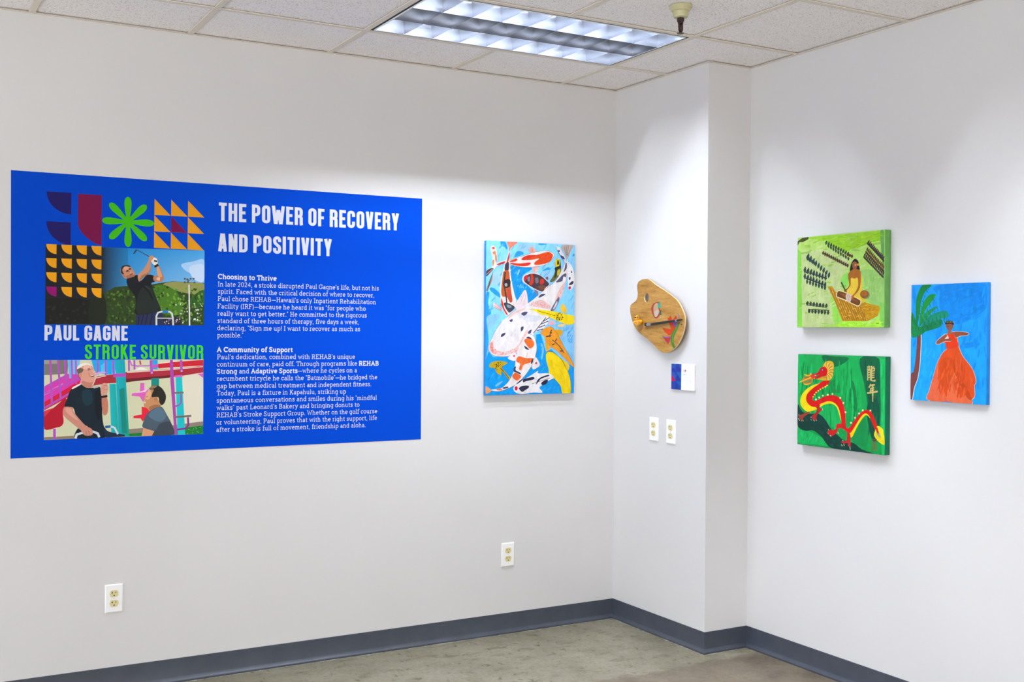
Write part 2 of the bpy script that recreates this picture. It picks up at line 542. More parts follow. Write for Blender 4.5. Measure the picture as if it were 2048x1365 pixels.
# ================================================================== painted and printed surfaces
# ART: shapes per picture, measured in tenths of a millimetre from the picture's lower left corner
ART = {
'koi': [
('painted_water','S','#0d9bea',[1273,6213,2566,6195,2075,5846,2042,5602,2431,5218,2787,4982,2895,4801,2331,4486,1735,4597,1452,5255]),
('painted_water','P','#059ff2',[3,1723,164,2101,417,1846,1215,1841,1654,2030,1730,1646,2738,1249,2801,2930,3065,2963,3375,2087,3678,2216,4142,1822,5020,1288,5028,3,3390,3,1521,10,3,14]),
('painted_water','S','#2ba4ec',[3,4832,187,4926,123,4418,295,3973,94,3628,84,3394,160,2669,92,2101,3,1849,3,3614]),
('painted_water','S','#2ba3e6',[783,7418,1023,7405,1163,7141,1129,7034,990,7163,819,7216]),
('painted_water','S','#2ba3e6',[1546,6704,1683,6951,1997,6964,2068,6845,1789,6729,1512,6658]),
('painted_water','S','#2ba3e6',[2912,7397,3340,7418,3323,7354,2983,7324]),
('painted_water','S','#2ba3e6',[3135,6061,3456,6255,3637,6138,3350,6098]),
('painted_water','S','#2ba3e6',[219,5165,457,5141,766,4878,767,4699,288,4987]),
('painted_water','S','#2ba3e6',[4871,6799,4944,6988,5018,6898]),
('painted_water','S','#a9d6f7',[690,6044,793,5927,797,5388,354,5317,385,5795]),
('painted_water','S','#a4d4f8',[1890,7353,2770,7330,2418,7041,1857,6988]),
('painted_water','S','#a6d3f8',[2993,5995,3638,6015,3676,5709,3280,5851]),
('painted_water','S','#9fd0f8',[1730,5261,1869,5386,2115,5225,1905,5205]),
('painted_water','S','#86c8f8',[3861,3423,5003,3432,5014,2014,4838,2081,4173,2837,4325,3132]),
('painted_water','S','#3fa7ec',[4674,3068,4791,3101,4832,2805,4717,2542,4618,2838]),
('painted_water','S','#7cc6f6',[534,451,714,607,950,666,823,541,643,433]),
('painted_water','S','#7cc6f6',[3069,2477,3182,2445,3260,2153,3150,1699,3092,1829,3147,2088]),
('painted_water','S','#8ecbf8',[81,3804,764,3875,443,3397,157,3174]),
('painted_water','B',('#6fbdf3','#84c9f7','#95d2f9','#5fb3f0','#a8daf9'),[3,7402,4996,7418,5023,3879,3503,4783,1732,5050,26,3702],380,71,50,90,0.25),
('painted_water','B',('#0a95e6','#14a4f2','#22aaf3'),[1307,6154,2531,6164,2077,5664,2431,5218,2787,4921,2331,4517,1734,4627,1487,5286],338,72,60,50,0.25),
('painted_water','B',('#0a93e4','#16a6f5','#2aaef4','#079cf0'),[22,1912,1215,1841,1730,1646,2738,1249,2801,2930,3375,2087,4922,1224,4932,3,34,51],382,71,40,90,0.25),
('painted_water','B',('#7ec4f6','#94d0f9','#62b4f0'),[3746,3390,4983,3432,4994,2014,4326,2935],347,74,60,40,0.25),
('painted_fish#1','S','#f5e9e2',[224,7042,291,7164,426,7184,547,7025,600,6728,585,6429,484,6187,366,6033,314,6151,346,6510,293,6776]),
('painted_fish#1','S','#e0523f',[308,7090,427,7125,461,7037,359,7032]),
('painted_fish#1','S','#e98545',[361,6868,496,6919,531,6786,583,6668,568,6369,499,6516,480,6754,378,6795]),
('painted_fish#1','S','#ec9a5c',[346,6480,431,6498,432,6364,365,6183]),
('painted_fish#1','S','#9a8078',[10,5070,283,5733,367,5944,319,5495,85,5042]),
('painted_fish#1','L','#3b3034',[300,5763,234,5552],24),
('painted_fish#1','L','#3b3034',[274,5658,200,5438],24),
('painted_fish#1','L','#3b3034',[247,5553,167,5324],24),
('painted_fish#1','L','#3b3034',[221,5448,134,5210],24),
('painted_fish#1','L','#3b3034',[194,5343,101,5096],24),
('painted_fish#1','L','#3b3034',[168,5238,68,4982],24),
('painted_fish#2','S','#f6ece8',[349,6093,585,6354,1029,6505,1651,6648,2279,6838,2702,6977,3343,7054,3667,7000,3830,6883,3741,6726,3526,6503,3205,6339,2707,6246,2143,6212,1584,6253,1306,6334,1030,6355,688,6253,485,6097]),
('painted_fish#2','S','#6b3a3c',[4,5933,179,6072,400,6094,316,5972,13,5695]),
('painted_fish#2','L','#e9c9c4',[12,5784,349,6063],19),
('painted_fish#2','S','#e0303a',[586,6295,790,6391,1030,6460,996,6369,688,6268]),
('painted_fish#2','S','#ea3a20',[1305,6485,1686,6619,1652,6482,1340,6441]),
('painted_fish#2','S','#ee4b16',[1965,6629,2279,6793,2774,6827,3415,7005,3667,6938,3740,6818,3562,6535,3133,6382,2706,6352,2705,6474,2953,6666,2563,6591,2035,6556]),
('painted_fish#2','S','#e93420',[1306,6395,1862,6384,2423,6449,2423,6343,2143,6257,1584,6284]),
('painted_fish#2','S','#e93420',[1965,6629,2279,6793,2774,6827,2632,6746,2070,6573]),
('painted_fish#2','S','#f1a79c',[2366,6948,2453,7195,2594,7201,2755,6979]),
('painted_fish#2','S','#f3c3bd',[2548,6225,2920,6253,2815,5990,2656,5878]),
('painted_fish#2','C','#4a2428',[485,6097,688,6247,1030,6349,1584,6247,2143,6206,2707,6239,3205,6333,3526,6497,3741,6720,3830,6877,3667,7000,3343,7054,2702,6977,2279,6838,1651,6648,1305,6539],12),
('painted_fish#2','B',('#f05a20','#e04214','#f26a30'),[2774,6812,3415,6990,3667,6938,3722,6817,3526,6534,3133,6397,2742,6369,2953,6666],147,34,15,40,0.25),
('painted_fish#2','L','#c8413a',[2524,7106,2595,6988],17),
('painted_fish#2','L','#d9605a',[2672,6168,2709,6017],17),
('painted_fish#3','S','#f3e6e2',[1267,7055,1165,6750,1030,6355,896,5931,780,5388,784,4789,873,4281,1047,3923,1151,3834,1529,4110,1666,4475,1523,5045,1380,5644,1306,6304,1251,6844]),
('painted_fish#3','S','#f08a72',[1161,7418,1715,7418,1577,7279,1353,7103,1302,6981,1267,6980,1232,7144]),
('painted_fish#3','S','#d93c3c',[1268,6904,1116,6418,1168,6390,1253,6543,1286,6785]),
('painted_fish#3','S','#453a4a',[1048,6325,1237,6422,1255,6182,1222,6031,1033,5995]),
('painted_fish#3','S','#c2602e',[964,5963,1239,6001,1311,5582,1384,5042,1457,4561,1319,4484,1145,4736,904,4761,833,5030,898,5631]),
('painted_fish#3','S','#33282c',[1001,5544,1311,5582,1314,5251,1038,5184,934,5332]),
('painted_fish#3','C','#3a2a2c',[1050,5935,1003,5334,1110,4735,1147,4405],72),
('painted_fish#3','S','#b8b0b4',[1020,5364,1140,5397,1175,5293,1072,5245]),
('painted_fish#3','S','#3c4250',[975,4433,1147,4466,1563,4292,1529,4140,1288,3986,1149,4105,1045,4253]),
('painted_fish#3','S','#8b98a4',[1147,4375,1389,4319,1390,4229,1217,4226]),
('painted_fish#3','S','#e03a28',[836,4670,940,4462,1011,4193,1185,3925,1151,3864,1012,4043,855,4341]),
('painted_fish#3','S','#c84a34',[1143,5037,1280,5100,1421,4742,1440,4561,1319,4499,1179,4737]),
('painted_fish#3','S','#f2d9d8',[857,4071,412,4274,479,4469,856,4161]),
('painted_fish#3','L','#d24258',[496,4439,857,4146],19),
('painted_fish#3','L','#d24258',[456,4304,840,4115],19),
('painted_fish#3','L','#d24258',[446,4229,874,4065],19),
('painted_fish#4','S','#eedfe0',[2006,5692,2145,5848,2603,5968,2994,5873,3353,5639,3553,5398,3357,5179,3143,5021,2786,5104,2360,5307,2043,5481]),
('painted_fish#4','S','#4a3a42',[2146,5772,2532,5905,2994,5843,3353,5608,3535,5413,3320,5239,3143,5051,2786,5150,2325,5367,2095,5558]),
('painted_fish#4','S','#c8303c',[2111,5756,2321,5853,2287,5700,2183,5546,2095,5574]),
('painted_fish#4','S','#d33d2a',[2480,5858,2603,5877,2641,5497,2501,5341,2395,5430,2499,5645]),
('painted_fish#4','S','#d8322a',[3031,5630,3174,5664,3247,5513,3105,5387,2997,5445]),
('painted_fish#4','S','#8f8890',[2287,5700,2427,5765,2429,5552,2324,5519]),
('painted_fish#4','S','#7d7078',[2711,5682,2888,5717,2925,5505,2784,5440]),
('painted_fish#4','S','#7a4a3a',[2891,5290,3176,5358,3356,5271,3107,5112]),
('painted_fish#4','S','#7b5a70',[3317,5730,3460,5795,3479,5642,3389,5640]),
('painted_fish#4','S','#8a7390',[2680,5132,2893,5046,2894,4893,2823,4892]),
('painted_fish#5','S','#6b6a35',[3869,6546,3976,6704,4140,6648,4215,6404,4217,6157,4146,5908,3966,5717,3786,5558,3569,5552,3784,5866,3890,6208,3852,6422]),
('painted_fish#5','S','#e8cf10',[3869,6546,3977,6688,4104,6678,4141,6494,4034,6243,3907,6301]),
('painted_fish#5','S','#2c2a26',[3995,6581,4068,6615,4098,6431,3997,6396]),
('painted_fish#5','S','#2c2a26',[3853,6237,4179,6341,4180,6248,3999,6119,3947,5840,3821,5744,3891,6023]),
('painted_fish#5','S','#c9bd30',[4017,6120,4180,6156,4102,5906,4001,5872]),
('painted_fish#6','S','#f1ecec',[4578,6726,4434,6442,4217,6095,3930,5624,3499,5305,2859,4831,2366,4487,1668,4142,1151,3744,875,3559,552,3144,232,2543,144,2290,236,2069,488,1909,996,1859,1434,1936,1875,2126,2318,2510,2726,3027,2987,3319,3212,3580,3514,3843,3688,4141,3975,4546,4298,5108,4477,5484,4583,6045,4616,6511]),
('painted_fish#6','S','#c3b3a8',[4244,7356,4903,7406,4759,7043,4596,6727,4504,6754,4356,7058]),
('painted_fish#6','L','#6a5560',[4390,7307,4541,6818],20),
('painted_fish#6','L','#6a5560',[4646,7380,4577,6881],20),
('painted_fish#6','L','#6a5560',[4830,7325,4614,6851],20),
('painted_fish#6','L','#6a5560',[4518,7312,4558,6880],20),
('painted_fish#6','S','#f3cbc8',[2613,4522,3146,4623,3615,4324,3508,4200,2792,4281,2437,4366]),
('painted_fish#6','S','#f3cbc8',[3865,4636,4223,5323,4477,5608,4545,6167,4566,5920,4371,5110,4047,4547]),
('painted_fish#6','S','#f3cbc8',[233,2511,412,2637,449,2384,631,2162,1140,2097,1725,2350,2165,3024,2313,3154,2241,2832,1873,2382,1727,2094,1251,1969,778,1892,380,2005,199,2195]),
('painted_fish#6','S','#ee8f88',[233,2448,376,2543,414,2226,596,2004,343,2068]),
('painted_fish#6','S','#f3cbc8',[1461,3989,2087,4209,2088,4118,1600,3930,1187,3639]),
('painted_fish#6','S','#dde0ea',[2010,3890,2983,3837,3060,3644,2460,3541,2012,3698]),
('painted_fish#6','D',('#e06a6a','#f0a0a0','#ffffff'),[270,2353,449,2384,631,2162,1140,2097,1725,2350,2166,2960,2204,2832,1873,2382,1727,2094,1251,1969,778,1908,380,2021],31,70),
('painted_fish#6','D',('#e06a6a','#f0a0a0','#ffffff'),[2613,4522,3146,4623,3615,4324,3508,4200,2792,4281,2437,4366],32,40),
('painted_fish#6','B',('#f6f2f2','#e6e2e8','#ded9e4','#faf6f4'),[876,3527,1715,3791,2984,3708,2313,3186,1725,2478,522,2353,376,2606,2087,4209,2860,4770,3500,5244,3862,5098,3147,4531],168,38,55,80,0.25),
('painted_fish#6','B',('#ee9a98','#f4b8b4','#e8807c','#f7d6d2'),[2613,4522,3146,4623,3615,4324,3508,4200,2792,4281,2437,4366],98,24,35,70,0.25),
('painted_fish#6','B',('#ee9a98','#f4b8b4','#f7d6d2'),[3865,4636,4223,5323,4477,5608,4545,6167,4566,5920,4371,5110,4047,4547],123,24,50,70,0.25),
('painted_fish#6','B',('#ee9a98','#e8807c','#f7d6d2'),[269,2385,631,2130,1140,2065,1726,2318,2202,2992,2241,2832,1873,2382,1727,2094,1251,1969,778,1908,416,2005],96,24,40,60,0.25),
('painted_fish#6','C','#5a4a58',[1151,3759,1668,4142,2366,4487,2859,4831,3499,5305,3930,5624,4217,6095,4560,6694],12),
('painted_fish#6','C','#5a4a58',[875,3559,552,3144,232,2543,144,2290,236,2069,488,1909,996,1855,1434,1929,1875,2119,2318,2510],12),
('painted_fish#6','S','#3a3560',[826,2828,880,2956,1079,3004,1025,2892,899,2813]),
('painted_fish#6','S','#4d4a72',[1949,3934,2088,4027,2317,4015,2125,3846]),
('painted_fish#6','S','#4d4a72',[1294,3611,1459,3676,1459,3564,1350,3547]),
('painted_fish#6','S','#4d4a72',[1941,3280,2089,3313,2053,3152,1942,3088]),
('painted_fish#6','S','#4d4a72',[2369,3090,2537,3171,2482,2994,2333,2977]),
('painted_fish#6','S','#55536f',[3931,5531,4111,5721,4328,5913,4510,5980,4493,5794,4365,5821,4294,5603,4112,5536]),
('painted_fish#6','S','#55536f',[4470,6444,4543,6508,4545,6229,4364,6038,4435,6257]),
('painted_fish#6','S','#4d4a72',[3001,4865,3144,4929,3323,4917,3145,4806,2931,4741]),
('painted_fish#6','S','#6d6a7e',[3616,4109,3794,4419,4082,4795,4119,4641,3869,4174]),
('painted_fish#6','S','#d5d3dc',[3760,4203,3974,4577,4011,4485,3868,4236]),
('painted_fish#6','S','#f2eff2',[2613,2994,3287,3711,3590,3844,3478,3518,3177,3191,2838,3092]),
('painted_fish#6','L','#3c3858',[2651,2994,3362,3777],39),
('painted_fish#6','L','#3c3858',[2838,3124,3215,3207],39),
('painted_fish#6','L','#3c3858',[2950,3271,3327,3403],40),
('painted_fish#6','L','#3c3858',[3099,3450,3497,3599],40),
('painted_fish#6','L','#3c3858',[3212,3580,3571,3779],39),
('painted_fish#6','S','#f3dfe2',[1666,4444,1908,4812,2186,5106,2331,4517,2156,4362,1703,4143]),
('painted_fish#6','L','#c9aecb',[2151,4999,1876,4387],20),
('painted_fish#6','L','#c9aecb',[2205,4879,2086,4391],20),
('painted_fish#6','L','#c9aecb',[1978,4813,1736,4385],19),
('painted_fish#6','S','#f3b7c0',[3517,3421,3668,3650,3879,3521,3823,3423]),
('painted_fish#7','S','#f1eff2',[4653,6543,4838,6363,4988,5995,5010,5560,4920,5278,4737,5149,4644,5240,4624,5550,4584,5921,4618,6232]),
('painted_fish#7','S','#2f2c4a',[4803,6144,4877,6054,4822,6015]),
('painted_fish#7','S','#2f2c4a',[4677,5768,4769,5802,4769,5693,4696,5660]),
('painted_fish#7','S','#2f2c4a',[4698,5459,4844,5587,4954,5590,4918,5464,4735,5397]),
('painted_fish#7','S','#c81e50',[4662,5303,4772,5342,4810,5244,4700,5179]),
('painted_fish#8','S','#e9e4ea',[3845,7315,4027,7261,4136,7250,4320,6964,4468,6691,4433,6504,4212,6805,3991,7136]),
('painted_fish#8','S','#3d3960',[4175,6866,4358,6811,4432,6690,4322,6686]),
('painted_fish#8','S','#3d3960',[4046,7107,4118,7126,4137,7049,4065,7031]),
('painted_fish#8','L','#302c48',[3973,7135,4415,6519],20),
('painted_fish#9','S','#f5c843',[4195,4210,4266,4427,4376,4460,4542,4246,4562,4029,4269,4056]),
('painted_fish#9','S','#f3d28c',[4091,3425,4477,3461,4362,3329,4054,3327]),
('painted_fish#9','S','#fbdc10',[2368,4168,2793,4174,3869,4066,4599,3936,4968,3879,4989,3729,4983,3498,4633,3429,4283,3525,3744,3716,3285,3906,3151,3888,2651,4111]),
('painted_fish#9','L','#4a4010',[2864,4098,3437,3968,3871,3866],22),
('painted_fish#9','D',('#2a2614','#3a3418'),[3834,3896,4087,4054,4343,3933,4345,3670,4127,3560,3872,3712],39,60),
('painted_fish#10','S','#e5a51c',[3863,3162,4325,3132,4173,2837]),
('painted_fish#10','S','#f0b22a',[3333,2575,3639,2347,3413,2087]),
('painted_fish#10','S','#ef9a24',[3065,2996,3215,3191,3594,3340,3824,3195,4095,2869,4408,2345,4762,1818,5019,1387,5000,1289,4529,1688,4063,2084,3678,2314,3333,2607,3293,2802]),
('painted_fish#10','B',('#f0a434','#e88c18','#f4b04c'),[3140,2996,3556,3291,4057,2869,4644,1884,4529,1754,3678,2347,3332,2672],147,34,-55,45,0.25),
('painted_fish#10','C','#5a4a40',[3594,3340,3824,3195,4095,2869,4408,2345,4762,1818,5011,1387],15),
('painted_fish#10','L','#3a3448',[3732,2672,4099,2411,4430,2017],39),
('painted_fish#10','L','#3a3448',[3690,3178,3559,2835],50),
('painted_fish#10','L','#3a3448',[3369,2835,3674,2868],50),
('painted_fish#10','L','#3a3448',[3596,3063,3711,2998],49),
('painted_fish#10','L','#3a3448',[3905,2607,4000,2738],49),
('painted_fish#10','L','#3a3448',[3715,2412,3868,2477],50),
('painted_fish#10','L','#3a3448',[4178,2116,4333,2116],49),
('painted_fish#11','S','#f0cb2a',[4258,1723,4726,1423,4650,1128,4455,1328]),
('painted_fish#11','S','#f2cd20',[3534,1110,3842,779,3651,750]),
('painted_fish#11','S','#fbd908',[3376,1957,3489,2087,3718,2069,3987,1921,4297,1657,4493,1327,4651,1095,4810,632,4815,3,4349,3,4230,380,3842,779,3611,978,3494,1338,3397,1632]),
('painted_fish#11','C','#6a6010',[3376,1957,3489,2087,3718,2069,3987,1921,4297,1657,4493,1327,4651,1095,4810,632,4822,10],15),
('painted_fish#11','B',('#f4d204','#ffe020','#f0c808'),[3489,1989,3949,1856,4416,1295,4693,634,4698,42,4386,147,3842,877,3532,1370],197,34,-60,40,0.25),
('painted_fish#11','C','#dbb904',[4146,1233,4380,902,4500,506],23),
('painted_fish#11','L','#8a7a20',[4317,1657,4532,1327],17),
('painted_fish#12','S','#f5ecee',[1215,1809,1654,2030,1656,1678,1399,1680]),
('painted_fish#12','S','#f4eceb',[2734,1831,2924,1668,3020,1408,2664,1218,2587,1445]),
('painted_fish#12','S','#f3ecea',[2389,2961,2614,2897,2766,2671,2844,2283,2771,1896,2624,1509,2328,1093,2032,776,1665,494,1225,310,789,192,320,234,355,281,788,319,1078,473,1369,787,1586,1231,1656,1710,1764,2094,2020,2574,2241,2864]),
('painted_fish#12','S','#f1702a',[2131,2655,2353,2752,2616,2639,2692,2478,2618,2316,2431,2252,2244,2446]),
('painted_fish#12','S','#ef6d2e',[1693,1710,1840,1869,2248,1770,2622,1767,2586,1606,2325,1512,2102,1450,1955,1194,1844,1260,1916,1516,1731,1582]),
('painted_fish#12','S','#f0692c',[1478,945,1661,1070,1957,905,1884,778,1737,684,1515,816]),
('painted_fish#12','S','#40405c',[2241,2767,2390,2832,2616,2671,2465,2720]),
('painted_fish#12','S','#40405c',[2132,2382,2319,2285,2395,2188,2208,2221]),
('painted_fish#12','S','#40405c',[1567,1327,1677,1374,1660,1198,1919,1067,1920,986,1661,1086,1550,1135]),
('painted_fish#12','S','#40405c',[933,364,1225,406,1225,342,1007,299]),
('painted_fish#12','S','#40405c',[2548,1671,2660,1767,2623,1574,2512,1478]),
('painted_fish#12','S','#f0784a',[625,323,897,301,880,238,644,243]),
('painted_fish#12','S','#f0a26c',[3,446,320,234,34,83]),
('painted_fish#12','S','#e04a60',[2874,1523,2866,1496,2843,1476,2812,1469,2781,1477,2757,1497,2749,1524,2757,1551,2780,1570,2811,1577,2843,1570,2866,1550]),
('painted_fish#12','S','#e04a60',[1619,1887,1611,1862,1591,1845,1563,1838,1535,1845,1515,1863,1507,1887,1514,1911,1535,1929,1563,1935,1591,1929,1611,1911]),
('painted_fish#12','C','#5a4a50',[2389,2961,2614,2897,2766,2671,2844,2283,2771,1896,2624,1509,2328,1093,2032,776,1665,494,1225,310,789,192],12),
('painted_fish#12','B',('#f48a44','#e86422','#f07a38'),[1730,1710,2248,1754,2585,1735,2548,1607,2102,1482,1918,1227,1842,1452],121,29,60,30,0.25),
('painted_fish#12','C','#d9785a',[2302,2027,2213,1577,1956,1162],17),
('painted_fish#13','S','#f1eff0',[1591,431,1885,650,2330,835,2628,992,2927,1150,2928,1020,3535,1012,3842,812,3613,685,3197,465,3009,306,3181,75,2634,88,2038,21,1667,109,1537,272]),
('painted_fish#13','S','#2e2948',[2088,743,2629,847,2686,733,2219,644,2108,582]),
('painted_fish#13','S','#2e2948',[1850,330,2035,422,2370,432,2389,319,2222,226,2037,133,1888,233]),
('painted_fish#13','S','#2e2948',[2819,472,2893,697,3156,855,3535,947,3536,882,3119,758,2969,631]),
('painted_fish#13','S','#2e2948',[3120,564,3347,690,3499,687,3386,494,3159,449]),
('painted_fish#13','S','#2e2948',[1665,494,1885,682,2070,759,1922,617]),
('painted_fish#13','S','#d31038',[1610,367,1702,413,1776,347,1740,220,1630,222]),
('painted_fish#13','L','#4a4660',[2556,509,3613,783],20),
('painted_fish#14','S','#c7a618',[204,1469,347,1594,598,1655,888,1637,1199,1554,999,1429,890,1335,1147,1045,1368,819,1259,756,1038,1015,855,1144,857,954,602,1084,493,1308,240,1342]),
('painted_fish#14','C','#3a3418',[818,1304,1074,1046,1277,804],34),
('painted_fish#14','D',('#5a5214','#e8c820','#3a3418'),[347,1531,599,1608,852,1589,818,1336,602,1179,456,1371],39,45),
],
'kapa': [
('painted_ground','S','#bfd08c',[229,3352,1237,3430,2844,2996,2940,2389,2593,1597,1961,1275,2246,320,1511,83,317,84]),
('painted_ground','S','#97c76e',[2857,1924,3726,2355,4823,2113,4858,887,3997,1098,3684,2225]),
('painted_ground','S','#9bd02c',[708,3880,2834,3884,4835,3868,4840,3498,4139,3512,3714,3343,2842,3164,1562,3650]),
('painted_ground','S','#b2d66a',[128,3639,996,3791,1563,3581,1379,3353,278,3384]),
('painted_ground','S','#a5e23c',[2609,251,3750,279,4865,274,4868,16,2431,32]),
('painted_ground','P','#86d24a',[3,3437,230,3282,317,67,23,56]),
('painted_ground','S','#90d850',[1961,1275,2236,1167,2609,251,2156,253,2056,933]),
('painted_ground','S','#8ee05c',[2631,2134,2941,2289,3034,1918,2771,1626,2545,1801]),
('painted_ground','S','#68a957',[4637,3834,4823,3837,4859,1854,4732,2827]),
('painted_ground','S','#80c858',[4630,891,4870,951,4881,16,4679,308]),
('painted_ground','B',('#a8d060','#9aca52','#b4d878','#c2d890','#93c250'),[26,3919,4803,3822,4847,49,72,85],438,76,8,110,0.25),
('painted_ground','B',('#c4d296','#b6cc80','#bcd08c'),[279,3314,1237,3396,2800,2965,2851,2393,1960,1309,2200,354,365,119],392,87,75,60,0.25),
('painted_ground','B',('#8ec25e','#a0cc74','#98c86a'),[3726,2355,4782,2050,4795,952,3997,1131,3685,2159],328,82,80,50,0.25),
('painted_ground','B',('#94cc20','#a6d83c','#88c41c'),[804,3856,4803,3822,4807,3500,2842,3197,1609,3664],430,55,4,50,0.25),
('painted_ground','B',('#9ade34','#b2ea4c'),[2609,234,4845,258,4847,33,2476,42],418,54,2,30,0.25),
('painted_leaf_branch#1','P','#2f4a34',[1677,3497,1766,3565,1766,3651,1728,3702,1634,3614]),
('painted_leaf_branch#1','P','#36502f',[1821,3435,1906,3505,1902,3591,1863,3641,1773,3551]),
('painted_leaf_branch#1','P','#2f4a34',[1950,3376,2042,3441,2046,3527,2011,3578,1913,3493]),
('painted_leaf_branch#1','P','#36502f',[2096,3314,2182,3383,2180,3469,2141,3519,2051,3429]),
('painted_leaf_branch#1','P','#2f4a34',[2236,3253,2320,3324,2315,3409,2275,3459,2188,3368]),
('painted_leaf_branch#1','P','#36502f',[2362,3195,2453,3260,2457,3345,2423,3396,2326,3311]),
('painted_leaf_branch#1','P','#2f4a34',[2481,3141,2583,3196,2601,3278,2575,3331,2465,3257]),
('painted_leaf_branch#1','P','#36502f',[2620,3080,2719,3137,2734,3220,2707,3273,2600,3196]),
('painted_leaf_branch#1','P','#36502f',[2756,3021,2854,3079,2868,3161,2840,3213,2734,3136]),
('painted_leaf_branch#1','P','#36502f',[2908,2957,2993,3025,2992,3109,2956,3159,2866,3071]),
('painted_leaf_branch#1','P','#5d3a20',[2899,2943,2983,2999,2970,3068,2921,3109,2835,3036]),
('painted_leaf_branch#1','P','#5d3a20',[3024,2902,3102,2963,3083,3031,3032,3069,2953,2993]),
('painted_leaf_branch#1','P','#5d3a20',[3144,2863,3220,2924,3198,2993,3147,3030,3070,2952]),
('painted_leaf_branch#1','L','#c3d478',[1889,3451,3155,2829],25),
('painted_leaf_branch#1','P','#3a4a2a',[1794,3551,1764,3464,1815,3390,1874,3359,1895,3465]),
('painted_leaf_branch#1','P','#34482f',[1940,3476,1908,3390,1956,3315,2013,3283,2038,3388]),
('painted_leaf_branch#1','P','#3a4a2a',[2104,3402,2053,3323,2083,3245,2133,3207,2182,3305]),
('painted_leaf_branch#1','P','#34482f',[2243,3327,2194,3247,2227,3170,2278,3132,2323,3232]),
('painted_leaf_branch#1','P','#3a4a2a',[2383,3253,2335,3173,2368,3096,2419,3059,2463,3158]),
('painted_leaf_branch#1','P','#34482f',[2523,3179,2475,3099,2508,3022,2559,2985,2603,3085]),
('painted_leaf_branch#1','P','#3a4a2a',[2644,3103,2613,3018,2660,2945,2716,2914,2740,3018]),
('painted_leaf_branch#1','P','#34482f',[2786,3031,2752,2946,2796,2873,2851,2841,2878,2944]),
('painted_leaf_branch#1','P','#34482f',[2934,2959,2891,2877,2928,2802,2980,2767,3017,2868]),
('painted_leaf_branch#2','P','#5f4a28',[1512,3078,1601,3140,1594,3219,1550,3266,1456,3185]),
('painted_leaf_branch#2','P','#4a3c24',[1626,3028,1718,3088,1714,3167,1672,3214,1575,3135]),
('painted_leaf_branch#2','P','#5a3a22',[1743,2977,1835,3037,1832,3116,1790,3163,1693,3085]),
('painted_leaf_branch#2','P','#5f4a28',[1885,2924,1958,2996,1935,3074,1883,3116,1809,3024]),
('painted_leaf_branch#2','P','#4a3c24',[1985,2875,2071,2940,2061,3018,2015,3063,1927,2980]),
('painted_leaf_branch#2','P','#5a3a22',[2100,2826,2186,2889,2178,2967,2133,3013,2044,2931]),
('painted_leaf_branch#2','P','#5f4a28',[2220,2775,2302,2841,2290,2919,2244,2963,2159,2879]),
('painted_leaf_branch#2','P','#4a3c24',[2346,2725,2420,2796,2399,2873,2349,2915,2274,2825]),
('painted_leaf_branch#2','P','#5a3a22',[2451,2676,2532,2743,2519,2820,2473,2864,2390,2779]),
('painted_leaf_branch#2','P','#5f4a28',[2577,2626,2648,2698,2626,2775,2575,2816,2504,2725]),
('painted_leaf_branch#2','P','#4a3c24',[2665,2580,2755,2639,2754,2716,2714,2763,2619,2686]),
('painted_leaf_branch#2','P','#5a3a22',[2781,2531,2869,2591,2866,2668,2825,2714,2732,2636]),
('painted_leaf_branch#2','P','#5a3a22',[2903,2481,2984,2546,2973,2623,2928,2667,2845,2584]),
('painted_leaf_branch#2','L','#4a3a24',[1474,3192,2938,2540],47),
('painted_leaf_branch#3','P','#3c302c',[3997,3376,4073,3437,4088,3517,4069,3564,3985,3484]),
('painted_leaf_branch#3','P','#463630',[4051,3320,4139,3371,4169,3447,4159,3495,4060,3426]),
('painted_leaf_branch#3','P','#3c302c',[4133,3254,4215,3311,4236,3388,4221,3436,4131,3361]),
('painted_leaf_branch#3','P','#463630',[4196,3195,4283,3247,4312,3322,4301,3370,4204,3301]),
('painted_leaf_branch#3','P','#3c302c',[4268,3132,4355,3185,4382,3261,4372,3309,4275,3239]),
('painted_leaf_branch#3','P','#463630',[4350,3067,4429,3125,4449,3203,4433,3250,4345,3174]),
('painted_leaf_branch#3','P','#3c302c',[4424,3004,4501,3064,4518,3142,4501,3189,4416,3111]),
('painted_leaf_branch#3','P','#463630',[4489,2944,4570,3001,4592,3078,4577,3126,4488,3051]),
('painted_leaf_branch#3','P','#3c302c',[4565,2881,4642,2941,4660,3019,4643,3066,4558,2988]),
('painted_leaf_branch#3','P','#463630',[4643,2818,4715,2881,4726,2960,4706,3007,4628,2924]),
('painted_leaf_branch#3','P','#463630',[4710,2758,4784,2819,4798,2898,4780,2944,4699,2864]),
('painted_leaf_branch#3','P','#463630',[4765,2702,4849,2755,4876,2831,4865,2878,4771,2808]),
('painted_leaf_branch#3','P','#3c302c',[3944,3478,3948,3399,4010,3345,4064,3329,4048,3422]),
('painted_leaf_branch#3','P','#3c302c',[4019,3412,4023,3334,4084,3280,4139,3263,4123,3357]),
('painted_leaf_branch#3','P','#3c302c',[4107,3352,4097,3274,4149,3215,4200,3194,4201,3286]),
('painted_leaf_branch#3','P','#3c302c',[4174,3284,4172,3206,4229,3150,4282,3131,4273,3225]),
('painted_leaf_branch#3','P','#3c302c',[4254,3221,4246,3143,4299,3085,4351,3065,4349,3157]),
('painted_leaf_branch#3','P','#3c302c',[4327,3155,4321,3078,4374,3021,4426,3001,4422,3093]),
('painted_leaf_branch#3','P','#3c302c',[4398,3090,4395,3012,4450,2956,4503,2937,4495,3030]),
('painted_leaf_branch#3','P','#3c302c',[4487,3030,4468,2954,4512,2893,4561,2868,4572,2960]),
('painted_leaf_branch#3','P','#3c302c',[4542,2959,4542,2882,4600,2827,4653,2810,4641,2903]),
